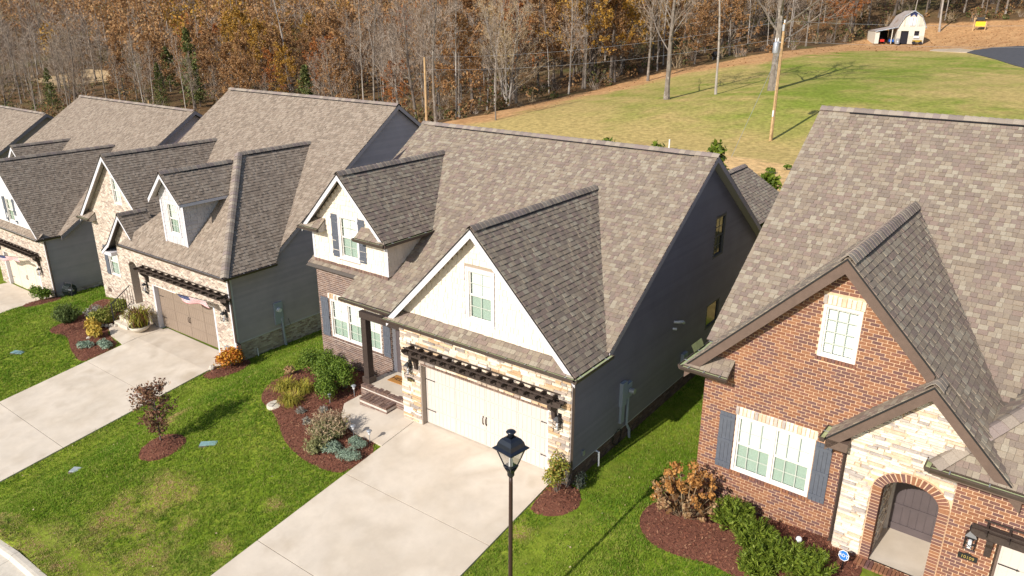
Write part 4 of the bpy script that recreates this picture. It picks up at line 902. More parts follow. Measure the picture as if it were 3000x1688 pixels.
    gutter(H, (cx-.02,cy-.02,cz), (13,cy-.02,cz), (0,-1,0)); gutter(H, (cx-.02,cy+.55,cz), (cx-.02,cy-.13,cz), (-1,0,0)); MB().box(cx,13,cy,-.3,cz-.16,cz-.13).obj('soffit', BROWNT, H); MB().box(cx-.02,13,cy-.02,cy,cz-.2,cz-.005).obj('fascia', BROWNT, H); MB().box(cx-.02,cx,cy,cy+.35,cz-.2,cz-.005).obj('fascia', BROWNT, H)
    pergola(H, fS, 6.5, 11.9, 2.68, 15); lantern(H, fS, 6.25, 2.32, s=1.1); plaque(H, fS, 6.27, 1.9, '10109', .36, .13)
    downspout(H, [(3.54,-.08,3.4),(3.54,-.08,.9),(3.52,-.2,.75)], BRONZE, .06)
    for x0, y, z, dz in ((5.78,1.05,5.3,.35),(6.05,1.08,5.28,-.3),(5.82,.3,4.75,.2)):
        pass
    MB().fbox(LEFT(0), -6.4, -6.15, 1.7, 2.3, .02, .14).obj('electric_meter', GREYP, H)
    for p, n in ((sp,'shingle_field'),(bp,'brickwork'),(tp,'stonework')): p.build(n)
    return H
house_d()
# ------------------------------------------------------------------ pale brick house with the hipped garage roof
def flag(label, P0, P1, cols=6):
    """striped flag hanging from a staff P0 (tip) - P1 (foot)."""
    P0, P1 = Vector(P0), Vector(P1); t = empty('flag', P1, 0, label, 'flag'); d = P1-P0; L = d.length; d.normalize(); off = -P1
    MB().tube([P0+off, P1+off+d*.15], .014, 6).obj('staff', BLACK, t); MB().lathe(P0+off, [(.0,-.03),(.03,0),(0,.03)], 6).obj('finial', GOLD, t)
    def pt(u, v):       # u along the staff from the tip, v down the cloth: it hangs in folds towards the foot
        return P0 + off + d*(u*L*.8+.05) + d*v*.28 + Vector((.0, .05*math.sin(u*9+v*3)*v+.04*v, -v*.3-.05*math.sin(u*7)*v))
    n = 13
    for i in range(n):
        a, b = i/n, (i+1)/n; mb = MB(); K = 10; s0 = 0. if i >= 7 else .42
        for k in range(K): u, u2 = s0+(1-s0)*k/K, s0+(1-s0)*(k+1)/K; mb.add([pt(u,a),pt(u2,a),pt(u2,b),pt(u,b)], [(0,1,2,3)])
        mb.obj('stripe', RED if i % 2 == 0 else WHT, t)
    mb = MB()
    for k in range(5):
        for j in range(4): a, b, u, u2 = j*7/n/4, (j+1)*7/n/4, .42*k/5, .42*(k+1)/5; mb.add([pt(u,a),pt(u2,a),pt(u2,b),pt(u,b)], [(0,1,2,3)])
    mb.obj('canton', NAVY, t)
    mb = MB()
    for k in range(6):
        for j in range(4): c = pt(.03+k*.07, .05+j*.12); mb.add([c+Vector((-.012,-.006,0)),c+Vector((.012,-.006,0)),c+Vector((0,-.006,.02))], [(0,1,2)])
    mb.obj('stars', WHT, t)
    return t
def house_b():
    BZ = -1.847
    H = empty('house', (-18.835,1.411,BZ), .009, 'pale whitewashed brick house with hipped garage roof, small dormer and taupe garage door', 'house', HGRP)
    sp, bp, kp = Pool('shingle', SH_B, H), Pool('brick', BRK_B, H), Pool('shake', GREYSH, H, 200)
    s = .703; k = SL(s); YR, ZR = 10.58, 10.2; ZE = 4.17; YM = YR-(ZR-ZE)/s; main = lambda y: ZR-s*(YR-y); x0, x1 = -7.57, 6.5
    fm = slope_fr('F', (0,YM,ZE), s); Lm = (YR-YM)*k; pm = [(x0,0),(x1,0),(x1,Lm),(x0,Lm)]
    fb = slope_fr('B', (0,YR+6,ZR-s*6), s); pb = [(-x1,0),(-x0,0),(-x0,6*k),(-x1,6*k)]
    gx0, gx1, gy, ge, ax, ay, az = -1.41, 6.96, -.59, 4.17, 2.775, 3.62, 8.32; gs = (az-ge)/(ay-gy); gk = SL(gs); ayb = YR-(ZR-az)/s; hw = (gx1-gx0)/2
    fgf = slope_fr('F', (0,gy,ge), gs); pgf = [(gx0,0),(gx1,0),(ax,(ay-gy)*gk)]
    fgr = slope_fr('R', (gx1,0,ge), gs); pgr = [(gy,0),(YM,0),(ayb,(ay-gy)*gk),(ay,(ay-gy)*gk)]
    fgl = slope_fr('L', (gx0,0,ge), gs); pgl = [(-ayb,(ay-gy)*gk),(-YM,0),(-gy,0),(-ay,(ay-gy)*gk)]
    bx, bz, bh, by = -4.45, 7.88, 3.55, .75; be = 4.25; bs = (bz-be)/bh; bk = SL(bs); byb = YR-(ZR-bz)/s; bye = YR-(ZR-be)/s
    fbr = slope_fr('R', (bx+bh,0,be), bs); pbr = [(by,0),(bye,0),(byb,bh*bk),(by,bh*bk)]
    fbl = slope_fr('L', (bx-bh,0,be), bs); pbl = [(-bye,0),(-by,0),(-by,bh*bk),(-byb,bh*bk)]
    ex, ez, ey, eh = -1.6, 5.53, -.35, 1.5; es = 1.12; ek = SL(es); ee = ez-eh*es
    fer = slope_fr('R', (ex+1.12,0,ez-1.12*es), es); per = [(ey,0),(1.1,0),(1.1,1.12*ek),(ey,1.12*ek)]; fel = slope_fr('L', (ex-eh,0,ee), es); pel = [(-1.1,0),(-ey,0),(-ey,eh*ek),(-1.1,eh*ek)]
    fef = slope_fr('L', (ex-eh-.72,0,ee-.5), .5/.72); pef = [(-1.1,0),(-ey,0),(-ey,.72*SL(.5/.72)),(-1.1,.72*SL(.5/.72))]
    dx, dz, dh, dy = 2.72, 8.04, 1.24, -.36; de = dz-dh; dyb = gy+(dz-ge)/gs; dye = gy+(de-ge)/gs
    fdr = slope_fr('R', (dx+dh,0,de), 1.); pdr = [(dy,0),(dye,0),(dyb,dh/rt2),(dy,dh/rt2)]; fdl = slope_fr('L', (dx-dh,0,de), 1.); pdl = [(-dye,0),(-dy,0),(-dy,dh/rt2),(-dyb,dh/rt2)]
    RO = deck(H, [(fm,pm),(fb,pb),(fgf,pgf),(fgr,pgr),(fgl,pgl),(fbr,pbr),(fbl,pbl),(fer,per),(fel,pel),(fef,pef),(fdr,pdr),(fdl,pdl)])
    hgar = lambda p: gx0 < p.x < gx1 and p.y > gy and p.y < ayb and p.z < ge+gs*min(p.x-gx0, gx1-p.x, p.y-gy, hw)-.05
    hbig = lambda p: abs(p.x-bx) < bh and by+.35 < p.y < byb and p.z < bz-bs*abs(p.x-bx)-.05
    hdor = lambda p: abs(p.x-dx) < .86 and p.y > .02 and p.z < dz-abs(p.x-dx)-.05
    shingles(sp, RO, fm, pm, lambda p: hgar(p) or hbig(p), .15); shingles(sp, RO, fgf, pgf, lambda p: hdor(p) or hbig(p)); shingles(sp, RO, fgr, pgr); shingles(sp, RO, fbr, pbr, hgar); shingles(sp, RO, fer, per, hgar); shingles(sp, RO, fel, pel); shingles(sp, RO, fef, pef); shingles(sp, RO, fdr, pdr); 
    ridge(H, (x0,YR,ZR+.01), (x1,YR,ZR+.01), (0,-s,1), (0,s,1), pitch=.25, vent=(.02,1.)); ridge(H, (bx,by,bz+.01), (bx,byb,bz+.01), (bs,0,1), (-bs,0,1), pitch=.22, vent=(.1,.9)); ridge(H, (ax,ay,az+.01), (ax,ayb,az+.01), (gs,0,1), (-gs,0,1), pitch=.22, vent=(.1,.85)); ridge(H, (dx,dy,dz+.01), (dx,dyb-.1,dz+.01), (1,0,1), (-1,0,1), pitch=.22, vent=(.25,.95))
    ridge(H, (gx1,gy,ge+.02), (ax,ay,az+.02), (0,-gs,1), (gs,0,1), vent=None, pitch=.2); ridge(H, (ex,ey,ez+.01), (ex,1.1,ez+.01), (es,0,1), (-es,0,1), vent=None)
    # walls
    fF = FRONT(0); op = (0,4.88,-.3,2.25); am, ar, zs, zt = -1.62, .4, 2.75, 3.1; ah = (am-ar,am+ar,-.6,zs)
    W = MB(); gp = [(-2.95,-.6),(6.32,-.6),(6.32,4.1),(-2.95,4.1)]; N_ = 10; panel(W, fF, gp, [op,(am-ar,am+ar,-.6,zt+.0)])
    arch = lambda t, e=0.: (am-(ar+e)*math.cos(t), zs+(zt-zs+e)*math.sin(t))
    for q in range(N_): p, r = arch(math.pi*q/N_), arch(math.pi*(q+1)/N_); W.sheet(fF, [p,r,(r[0],zt),(p[0],zt)])
    W.sheet(fF, [(-2.95,4.1),(ex+1.1,4.1),(ex+.9,4.4),(ex,5.35),(-2.95,4.1)][:4])
    GW = W.obj('brick_wall', MOR_B, H); bricks(bp, GW, fF, gp, [op[:3]+(2.3,), ah, (am-ar+.02,am+ar-.02,zs,zt)]); bricks(bp, GW, fF, [(-2.9,4.1),(ex+1.1,4.1),(ex,5.3)])
    row_of(bp, GW, fF, 0, 4.88, 2.27, 2.36, .08, .03)
    for q in range(11): t0, t1 = math.pi*(q+.06)/11, math.pi*(q+.94)/11; MB().poly(fF, [arch(t0),arch(t1),arch(t1,.12),arch(t0,.12)][::-1], -.25, .03).obj('brick', BRK_B, GW)
    for xx, fr in ((am-ar,RIGHT(am-ar)),(am+ar,LEFT(am+ar))): W = MB(); panel(W, fr, [(0,-.6),(1.05,-.6),(1.05,3.2),(0,3.2)] if fr.N.x > 0 else [(-1.05,-.6),(0,-.6),(0,3.2),(-1.05,3.2)]); W.obj('entry_side_wall', BRK_B, H)
    MB().box(am-ar-.2,am+ar+.2,.0,1.1,.65,.8).obj('porch_slab', CONC, H); MB().fbox(FRONT(1.05), am-ar-.1, am+ar+.1, .8, 3.2, -.05, 0).obj('front_door', DOORP, H)
    for u in (-.04,4.92): MB().fbox(fF, u-.06, u+.06, -.05, 2.25, -.24, .02).obj('door_jamb', TRIMW, H)
    MB().fbox(fF, .02, 4.86, 2.2, 2.26, -.24, .005).obj('door_header', VINYL, H); garage_door(H, fF, .02, 4.86, .06, 2.2, DOORB)
    MB().fbox(fF, 6.2, 6.34, .5, 4.0, .02, .045).obj('corner_trim', TRIMW, H)
    pergola(H, fF, -.45, 6.2, 2.88, 13); lantern(H, fF, -.55, 1.95); lantern(H, fF, 5.85, 1.95, s=1.15); MB().fbox(fF, -.83, -.53, 1.64, 1.77, .015, .035).obj('house_number_plaque', BLACK, H)
    gutter(H, (gx0-.05,gy-.0,ge), (gx1+.08,gy-.0,ge), (0,-1,0), inner=STEEL); gutter(H, (gx1+.0,gy-.1,ge), (gx1+.0,YM,ge), (1,0,0), inner=STEEL); MB().box(gx0,gx1,gy,0,ge-.15,ge-.12).obj('soffit', SOFF, H); MB().box(gx0,gx1,gy-.001,gy+.02,ge-.16,ge-.005).obj('fascia', BRONZE, H); MB().box(6.32,gx1,0,YM,ge-.15,ge-.12).obj('soffit', SOFF, H)
    # right side
    fR = RIGHT(6.32); top = lambda y: main(min(y,2*YR-y))-.2; rp = [(0,.85),(16.4,.85),(16.4,top(16.4)),(YR,top(YR)),(YM+.2,4.05),(0,4.05)]
    W = MB(); panel(W, fR, [(0,-.5),(16.4,-.5)]+rp[2:]); RW = W.obj('side_wall', SIDEB, H); boards(RW, fR, rp, [], SIDEB, .125); bricks(bp, RW, fR, [(0,-.5),(16.4,-.5),(16.4,.8),(0,.8)]); MB().fbox(fR, 0, 16.4, .8, .85, 0, .04).obj('water_table', GREYSH, H); MB().fbox(fR, -.045, .1, .86, 4.0, .019, .04).obj('corner_trim', TRIMW, H)
    for y0, y1 in ((YM,YR),(2*YR-YM-2,YR)):
        mb = MB(); a, b = Vector((x1-.02,y0,main(min(y0,2*YR-y0))-.03)), Vector((x1-.02,y1,ZR-.03)); d = Vector((0,0,-.2)); mb.add([a,b,b+d,a+d]+[p+Vector((.025,0,0)) for p in (a,b,b+d,a+d)], [(0,1,2,3),(7,6,5,4),(0,4,5,1),(2,6,7,3),(3,7,4,0)]); mb.obj('rake_board', SIDEB, H)
    downspout(H, [(6.42,-.08,4.0),(6.42,-.08,.95),(6.46,.06,.8),(6.46,.06,-.1)], BRONZE, .07)
    M_ = MB().fbox(fR, 2.05, 2.5, 1.05, 2.1, .02, .1).obj('electric_meter', GREYP, H); MB().tube([(6.42,2.25,1.75),(6.56,2.25,1.75)], [.11,.09], 10).obj('dial', PVC, M_)
    MB().tube([(6.4,2.4,1.3),(6.42,2.42,.6),(6.44,2.45,-.15)], .06, 8).obj('conduit', GREYP, H); MB().tube([(6.42,.93,.3),(6.42,.93,-.1)], .03, 6).obj('drain_pipe', PVC, H)
    q = MB(); q.tube([(6.4,2.75,1.15),(6.45,2.8,.85),(6.46,2.6,.75),(6.4,2.4,.85)], .012, 4); q.obj('cable', BLACK, H); MB().fbox(fF, 5.55, 5.85, .42, .56, .02, .16).obj('hose_bib_cover', STEEL, H)
    # big gable on the left
    fB = FRONT(1.1); xl = -7.5; W = MB(); wl, wu = (-6.3,-5.35,1.2,2.75), (-4.6,-3.86,5.35,6.75); gp = [(xl,-1.2),(bx+bh-.3,-1.2),(bx+bh-.3,be+.2),(bx,bz-.15),(xl,be+.45)]
    panel(W, fB, gp, [wl,wu]); GB = W.obj('brick_wall', MOR_B, H); bricks(bp, GB, fB, gp, [wl,wu,(-2.9,0,-1.2,4.0)]); window(H, fB, wl[0], wl[2], .95, 1.55, 1, (2,4)); window(H, fB, wu[0], wu[2], .74, 1.4, 1, (2,4), screen=False)
    row_of(bp, GB, fB, wu[0]-.05, wu[1]+.05, wu[3]+.01, wu[3]+.2, .08, .03); shutter(H, fB, -6.72, -6.34, 1.15, 2.8); MB().fbox(fB, -7.05, -6.7, .05, .28, .01, .02).obj('foundation_vent', BROWNT, H)
    for sx in (-1,1): rake(H, (bx+sx*bh,be-.01), (bx,bz-.01), by, by+.03, .2, TRIMW); rake(H, (dx+sx*dh,de-.01), (dx,dz-.01), dy, dy+.03, .17, TRIMW)
    soffit(H, bx, bz-.08, bh, be-.08, by+.03, 1.1, SOFF); soffit(H, dx, dz-.08, dh, de-.08, dy+.03, 0, SOFF); cornice(H, sp, bx-bh-.05, bx-bh+1.1, by-.04, 1.1, be, .3, SOFF, TRIMW, -1)
    rake(H, (ex+1.1,ez-1.1*es), (ex,ez-.01), ey, ey+.03, .16, TRIMW); rake(H, (ex-eh,ee), (ex,ez-.01), ey, ey+.03, .16, TRIMW); rake(H, (ex-eh-.72,ee-.5), (ex-eh,ee), ey, ey+.03, .17, TRIMW)
    MB().box(ex-eh-.7,-2.95,ey+.03,1.08,ee-.68,ee-.5).obj('eave_return', TRIMW, H)
    W = MB(); panel(W, LEFT(xl), [(-16.4,-2),(-1.1,-2),(-1.1,be),(-YR,ZR-.25),(-16.4,5.8)]); W.obj('side_wall', SIDEB, H); W = MB(); panel(W, LEFT(-2.95), [(-1.1,-.6),(0,-.6),(0,4.1),(-1.1,4.1)]); W.obj('side_wall', BRK_B, H)
    # dormer
    W = MB(); fW = FRONT(0.02); dw = (2.3,3.12,5.2,6.62); zb = ge-gs*gy+.0; pd = [(dx-.86,zb-.1),(dx+.86,zb-.1),(dx+.86,de+.3),(dx,dz-.16),(dx-.86,de+.3)]; panel(W, fW, pd, [dw]); DW_ = W.obj('dormer_wall', GREYSH, H); shakes(kp, DW_, fW, pd, [(dw[0]-.08,dw[1]+.08,dw[2]-.07,dw[3]+.08)])
    window(H, fW, dw[0], dw[2], .82, 1.42, 1, (3,4)); casing(H, fW, dw, TRIMW); MB().fbox(fW, dx-.9, dx-.78, zb, de+.2, .02, .04).obj('corner_trim', TRIMW, H); MB().fbox(fW, dx+.78, dx+.9, zb, de+.2, .02, .04).obj('corner_trim', TRIMW, H)
    fS = RIGHT(dx+.86); W = MB(); pS = [(.02,zb-.1),(2.4,de),(.02,de)]; panel(W, fS, pS); DS = W.obj('dormer_side', GREYSH, H); shakes(kp, DS, fS, pS); W = MB(); panel(W, LEFT(dx-.86), [(-.02,zb-.1),(-.02,de),(-2.4,de)]); W.obj('dormer_side', GREYSH, H)
    MB().box(dx+dh-.02,dx+dh+.01,dy,dye,de-.14,de-.01).obj('fascia', TRIMW, H); MB().box(dx+.86,dx+dh,0.02,dye,de-.13,de-.1).obj('soffit', SOFF, H)
    # steps and railing
    for i in range(4): MB().box(am-.62,am+.62,-.28*(4-i),0 if i == 3 else -.28*(3-i)-.001,-.5,.2*(i+1)-.02).obj('step', KERB, H)
    rl = MB(); 
    rl.tube([(am-.62,-1.1,.0),(am-.62,-1.1,1.1)], .035, 4); rl.tube([(am-.62,-1.1,1.05),(am-.62,-.05,1.75)], .025, 4); rl.tube([(am-.62,-1.1,.2),(am-.62,-.05,.9)], .02, 4); RL_ = rl.obj('hand_rail', BLACK, H)
    for i in range(8): y = -.97+.125*i; MB().tube([(am-.62,y,.2+.67*(y+1.1)),(am-.62,y,1.05+.67*(y+1.1))], .012, 4).obj('baluster', BLACK, RL_)
    for p, n in ((sp,'shingle_field'),(bp,'brickwork'),(kp,'shake_field')): p.build(n)
    return H
HB = house_b()
# ------------------------------------------------------------------ the two houses at the left
def house_a():
    H = empty('house', (-38.,2.25,-4.05), 0, 'white gabled house with cream garage door and a hose reel at its corner', 'house', HGRP)
    sp, bp, kp = Pool('shingle', SH_B, H, 200), Pool('brick', BRK_B, H, 200), Pool('board', WHITEB, H, 60)
    s, YR, ZR = .66, 10.5, 10.6; k = SL(s); ZE = 4.2; YM = YR-(ZR-ZE)/s; main = lambda y: ZR-s*(YR-y); x0, x1 = -9.8, 5.95
    fm = slope_fr('F', (0,YM,ZE), s); pm = [(x0,0),(x1,0),(x1,(YR-YM)*k),(x0,(YR-YM)*k)]; fb = slope_fr('B', (0,YR+6,ZR-s*6), s); pb = [(-x1,0),(-x0,0),(-x0,6*k),(-x1,6*k)]
    gx, gz, gh, gy = 1.5, 8.35, 4.1, -.35; ge = 4.15; gs = (gz-ge)/gh; gk = SL(gs); gyb = YR-(ZR-gz)/s
    fgr = slope_fr('R', (gx+gh,0,ge), gs); pg = [(gy,0),(YM,0),(gyb,gh*gk),(gy,gh*gk)]; fgl = slope_fr('L', (gx-gh,0,ge), gs); pgl = [(-YM,0),(-gy,0),(-gy,gh*gk),(-gyb,gh*gk)]
    bx, bz, bh, by = -4.5, 8.2, 2.3, 2.95; be = bz-bh; byb = YR-(ZR-bz)/s; bye = YR-(ZR-be)/s
    fbr = slope_fr('R', (bx+bh,0,be), 1.); pbr = [(by,0),(bye,0),(byb,bh/rt2),(by,bh/rt2)]; fbl = slope_fr('L', (bx-bh,0,be), 1.); pbl = [(-bye,0),(-by,0),(-by,bh/rt2),(-byb,bh/rt2)]
    fp = slope_fr('F', (0,-.42,4.1), .8); pp = [(gx-gh,0),(gx+gh,0),(gx+gh,.5),(gx-gh,.5)]
    RO = deck(H, [(fm,pm),(fb,pb),(fgr,pg),(fgl,pgl),(fbr,pbr),(fbl,pbl),(fp,pp)]); hg = lambda p: abs(p.x-gx) < gh and p.y < gyb and p.z < gz-gs*abs(p.x-gx)-.05; hb = lambda p: abs(p.x-bx) < bh and p.y < byb and p.z < bz-abs(p.x-bx)-.05
    shingles(sp, RO, fm, pm, lambda p: hg(p) or hb(p), .16); shingles(sp, RO, fgr, pg); shingles(sp, RO, fbr, pbr, hg); shingles(sp, RO, fp, pp)
    ridge(H, (x0,YR,ZR+.01), (x1,YR,ZR+.01), (0,-s,1), (0,s,1), pitch=.3, vent=(.02,.95)); ridge(H, (gx,gy,gz+.01), (gx,gyb,gz+.01), (gs,0,1), (-gs,0,1), pitch=.3, vent=(.1,.95)); ridge(H, (bx,by,bz+.01), (bx,byb,bz+.01), (1,0,1), (-1,0,1), pitch=.3, vent=(.15,.9))
    fF = FRONT(0); op = (-1.2,3.75,-.4,2.1); W = MB(); gp = [(-2.3,-.5),(5.55,-.5),(5.55,4.1),(-2.3,4.1)]; panel(W, fF, gp, [op]); GW = W.obj('brick_wall', MOR_B, H); bricks(bp, GW, fF, gp, [(-1.2,3.75,-.5,2.2)])
    garage_door(H, fF, -1.17, 3.72, -.15, 2.08, DOORA)
    for u in (-1.22,3.77): MB().fbox(fF, u-.07, u+.07, -.3, 2.1, -.24, .02).obj('door_jamb', TRIMW, H)
    w = (1.1,2.0,4.55,6.0); W = MB(); tg = [(-2.3,4.1),(5.55,4.1),(5.55,4.14),(gx,gz-.15),(-2.3,4.3)]; panel(W, fF, tg, [w]); GS = W.obj('gable_wall', WHITEB, H); shakes(kp, GS, fF, [(-2.2,4.42),(5.2,4.42),(gx,gz-.2)], [(w[0]-.08,w[1]+.08,w[2]-.08,w[3]+.08)], .3)
    window(H, fF, w[0], w[2], .9, 1.45, 1, (2,4)); shutter(H, fF, .68, 1.04, 4.5, 6.05); shutter(H, fF, 2.06, 2.42, 4.5, 6.05)
    for sx in (-1,1): rake(H, (gx+sx*gh,ge-.01), (gx,gz-.01), gy, gy+.03, .2, TRIMW); rake(H, (bx+sx*bh,be-.01), (bx,bz-.01), by, by+.03, .2, TRIMW)
    soffit(H, gx, gz-.08, gh, ge-.08, gy+.03, 0, SOFF); W = MB(); panel(W, FRONT(3.3), [(bx-2,-1),(bx+2,-1),(bx+2,be+.2),(bx,bz-.15),(bx-2,be+.2)]); W.obj('gable_wall', WHITEB, H); soffit(H, bx, bz-.08, bh, be-.08, by+.03, 3.3, SOFF)
    gutter(H, (gx-gh,-.4,ge), (gx+gh+.08,-.4,ge), (0,-1,0), inner=STEEL); gutter(H, (gx+gh,-.5,ge), (gx+gh,YM+.4,ge), (1,0,0), inner=BLACK); MB().box(gx-gh,gx+gh,-.4,0,ge-.15,ge-.12).obj('soffit', SOFF, H); MB().box(5.55,gx+gh,0,YM,ge-.15,ge-.12).obj('soffit', SOFF, H)
    fR = RIGHT(5.55); rp = [(0,.75),(16.4,.75),(16.4,main(4.6)-.2),(YR,ZR-.25),(YM+.2,4.05),(0,4.05)]; W = MB(); panel(W, fR, [(0,-.6),(16.4,-.6)]+rp[2:]); RW = W.obj('side_wall', SIDEB, H); boards(RW, fR, rp, [], SIDEB, .14); bricks(bp, RW, fR, [(0,-.6),(16.4,-.6),(16.4,.7),(0,.7)])
    for q, (a, b) in enumerate(((YM,YR),(2*YR-YM-1,YR))):
        mb = MB(); p, r = Vector((x1-.02,a,main(min(a,2*YR-a))-.03)), Vector((x1-.02,b,ZR-.03)); d = Vector((0,0,-.22)); mb.add([p,r,r+d,p+d]+[t+Vector((.03,0,0)) for t in (p,r,r+d,p+d)], [(0,1,2,3),(7,6,5,4),(0,4,5,1),(2,6,7,3),(3,7,4,0)]); mb.obj('rake_board', SIDE, H)
    pergola(H, fF, -1.6, 4.3, 2.75, 13); lantern(H, fF, 4.25, 1.75, s=1.15); MB().fbox(fF, 5.4, 5.57, .5, 4., .02, .05).obj('corner_trim', TRIMW, H); downspout(H, [(5.66,-.06,4.),(5.66,-.06,.6),(5.75,.05,.3)], BRONZE, .07)
    for p, n in ((sp,'shingle_field'),(bp,'brickwork'),(kp,'board_field')): p.build(n)
    return H
HA = house_a()
def house_z():
    H = empty('house', (-57.15,2.0,-6.1), 0, 'grey shingled house at the far left end of the row, only its roof in view', 'house', HGRP)
    sp = Pool('shingle', SH_B, H, 120); s, YR, ZR = .66, 9.4, 11.15; k = SL(s); ZE = 4.6; YM = YR-(ZR-ZE)/s; x0, x1 = -8, 5.95
    fm = slope_fr('F', (0,YM,ZE), s); pm = [(x0,0),(x1,0),(x1,(YR-YM)*k),(x0,(YR-YM)*k)]; fb = slope_fr('B', (0,YR+6,ZR-s*6), s); pb = [(-x1,0),(-x0,0),(-x0,6*k),(-x1,6*k)]
    gx, gz, gh = 2.2, 8.3, 3.7; gyb = YR-(ZR-gz)/s; fgr = slope_fr('R', (gx+gh,0,gz-gh), 1.); pg = [(-.4,0),(YM,0),(gyb,gh/rt2),(-.4,gh/rt2)]; fgl = slope_fr('L', (gx-gh,0,gz-gh), 1.); pgl = [(-YM,0),(.4,0),(.4,gh/rt2),(-gyb,gh/rt2)]
    RO = deck(H, [(fm,pm),(fb,pb),(fgr,pg),(fgl,pgl)]); shingles(sp, RO, fm, pm, None, .17); shingles(sp, RO, fgr, pg, None, .17)
    ridge(H, (x0,YR,ZR+.01), (x1,YR,ZR+.01), (0,-s,1), (0,s,1), pitch=.35, vent=(.02,.96)); ridge(H, (gx,-.4,gz+.01), (gx,gyb,gz+.01), (1,0,1), (-1,0,1), pitch=.35)
    W = MB(); panel(W, RIGHT(5.6), [(0,-1),(15,-1),(15,6.9),(YR,ZR-.25),(YM,4.4),(0,4.4)]); W.obj('side_wall', SIDEB, H); W = MB(); panel(W, FRONT(0), [(-7.6,-1),(5.6,-1),(5.6,4.5),(gx,gz-.2),(-1,4.7),(-7.6,4.5)]); W.obj('front_wall', WHITEB, H)
    for a, b in ((YM,YR),(YR+5,YR)):
        mb = MB(); p, r = Vector((x1-.02,a,ZR-s*abs(YR-a)-.03)), Vector((x1-.02,b,ZR-.03)); d = Vector((0,0,-.24)); mb.add([p,r,r+d,p+d]+[t+Vector((.03,0,0)) for t in (p,r,r+d,p+d)], [(0,1,2,3),(7,6,5,4),(0,4,5,1),(2,6,7,3),(3,7,4,0)]); mb.obj('rake_board', SIDE, H)
    sp.build('shingle_field')
house_z()
FB = Matrix.Translation(HB.location) @ Matrix.Rotation(.009,4,'Z'); FA = Matrix.Translation(HA.location)
flag('striped flag hanging folded under the pergola of the taupe garage door', FB @ Vector((3.25,-.72,2.72)), FB @ Vector((5.7,-.55,2.82)))
flag('striped flag hanging folded under the pergola of the cream garage door', FA @ Vector((-.4,-.72,2.2)), FA @ Vector((3.4,-.6,2.7)))
# ------------------------------------------------------------------ beds of mulch
BEDS = []
def chips(mb, poly, n, dz):
    xs = [p[0] for p in poly]; ys = [p[1] for p in poly]
    for i in range(n):
        x, y = R.uniform(min(xs),max(xs)), R.uniform(min(ys),max(ys))
        if inpoly((x,y), poly): mb.leaf(Vector((x,y,ground(x,y)+dz(x,y)+R.uniform(.0,.025))), Vector((R.uniform(-.5,.5),R.uniform(-.5,.5),1)).normalized(), R.uniform(.03,.075), 2.6)
def smooth(poly, n=2):
    for _ in range(n):
        q = []
        for i in range(len(poly)): a, b = poly[i], poly[(i+1)%len(poly)]; q += [(a[0]*.75+b[0]*.25,a[1]*.75+b[1]*.25),(a[0]*.25+b[0]*.75,a[1]*.25+b[1]*.75)]
        poly = q
    return poly
def bed(label, poly, dome=.07, nchip=260, sm=1):
    poly = smooth(poly, sm); t = drape('mulch_bed', poly, MULCH, .02, .25, .1, None, 'structure', dome)
    mb = MB(); a = abs(sum(poly[i][0]*poly[(i+1)%len(poly)][1]-poly[(i+1)%len(poly)][0]*poly[i][1] for i in range(len(poly))))/2
    xs = [p[0] for p in poly]; ys = [p[1] for p in poly]; box = (max(xs)-min(xs))*(max(ys)-min(ys))
    chips(mb, poly, int(nchip*box), lambda x,y: .025+dome*min(1.,edged(x,y,poly)/.5)); mb.obj('mulch_chips', CHIP, t, 'stuff'); BEDS.append(poly); return t
bed('', [(-6.5,-1.6),(-6.95,-1.2),(-7.2,-.6),(-7.1,.2),(-6.9,1.7),(-3.25,1.7),(-3.25,.35),(-3.33,-.42),(-2.9,-.95),(-2.3,-1.3),(-1.65,-1.47),(-.42,-1.5),(-.4,-2.95),(-.95,-3.2),(-1.5,-3.22),(-2.1,-3.2),(-2.65,-3.1),(-3.4,-2.9),(-4.0,-2.62),(-4.7,-2.25),(-5.3,-1.95),(-6.0,-1.75)], sm=1)
bed('', [(5.16,-.05),(5.16,-1.3),(5.45,-1.42),(5.85,-1.3),(6.2,-1.05),(6.38,-.65),(6.2,-.25),(5.9,.05)], .16)
bed('', [(8.15,.05),(8.1,-.5),(8.35,-.95),(8.85,-1.36),(9.6,-1.36),(10.3,-1.22),(10.95,-1.32),(11.8,-1.62),(12.6,-1.8),(13.2,-1.6),(13.35,.75),(12.4,1.02),(8.9,1.08)], .08)
bed('', [(-7.98,-4.98),(-7.6,-5.72),(-7.0,-5.85),(-6.45,-5.4),(-6.5,-4.6),(-6.95,-4.3),(-7.55,-4.4)], .16)
bed('', [(-12.72,.9),(-12.78,-.2),(-12.3,-.3),(-11.75,.1),(-11.55,.7),(-11.75,1.3),(-12.1,1.8),(-12.5,1.9)], .12)
bed('', [(-23.9,-1.65),(-23.2,-1.75),(-22.4,-1.5),(-21.5,-1.75),(-20.6,-2.1),(-19.8,-2.3),(-18.95,-2.45),(-18.65,-2.2),(-18.62,-.7),(-20.0,-.5),(-20.9,-.15),(-21.4,.5),(-21.6,2.3),(-26.0,2.3),(-25.8,1.4),(-24.0,.3),(-24.0,-.8)], .06)
bed('', [(-33.4,.6),(-33.3,2.0),(-31.9,2.5),(-31.2,1.6),(-31.6,.6),(-32.5,.2)], .1)

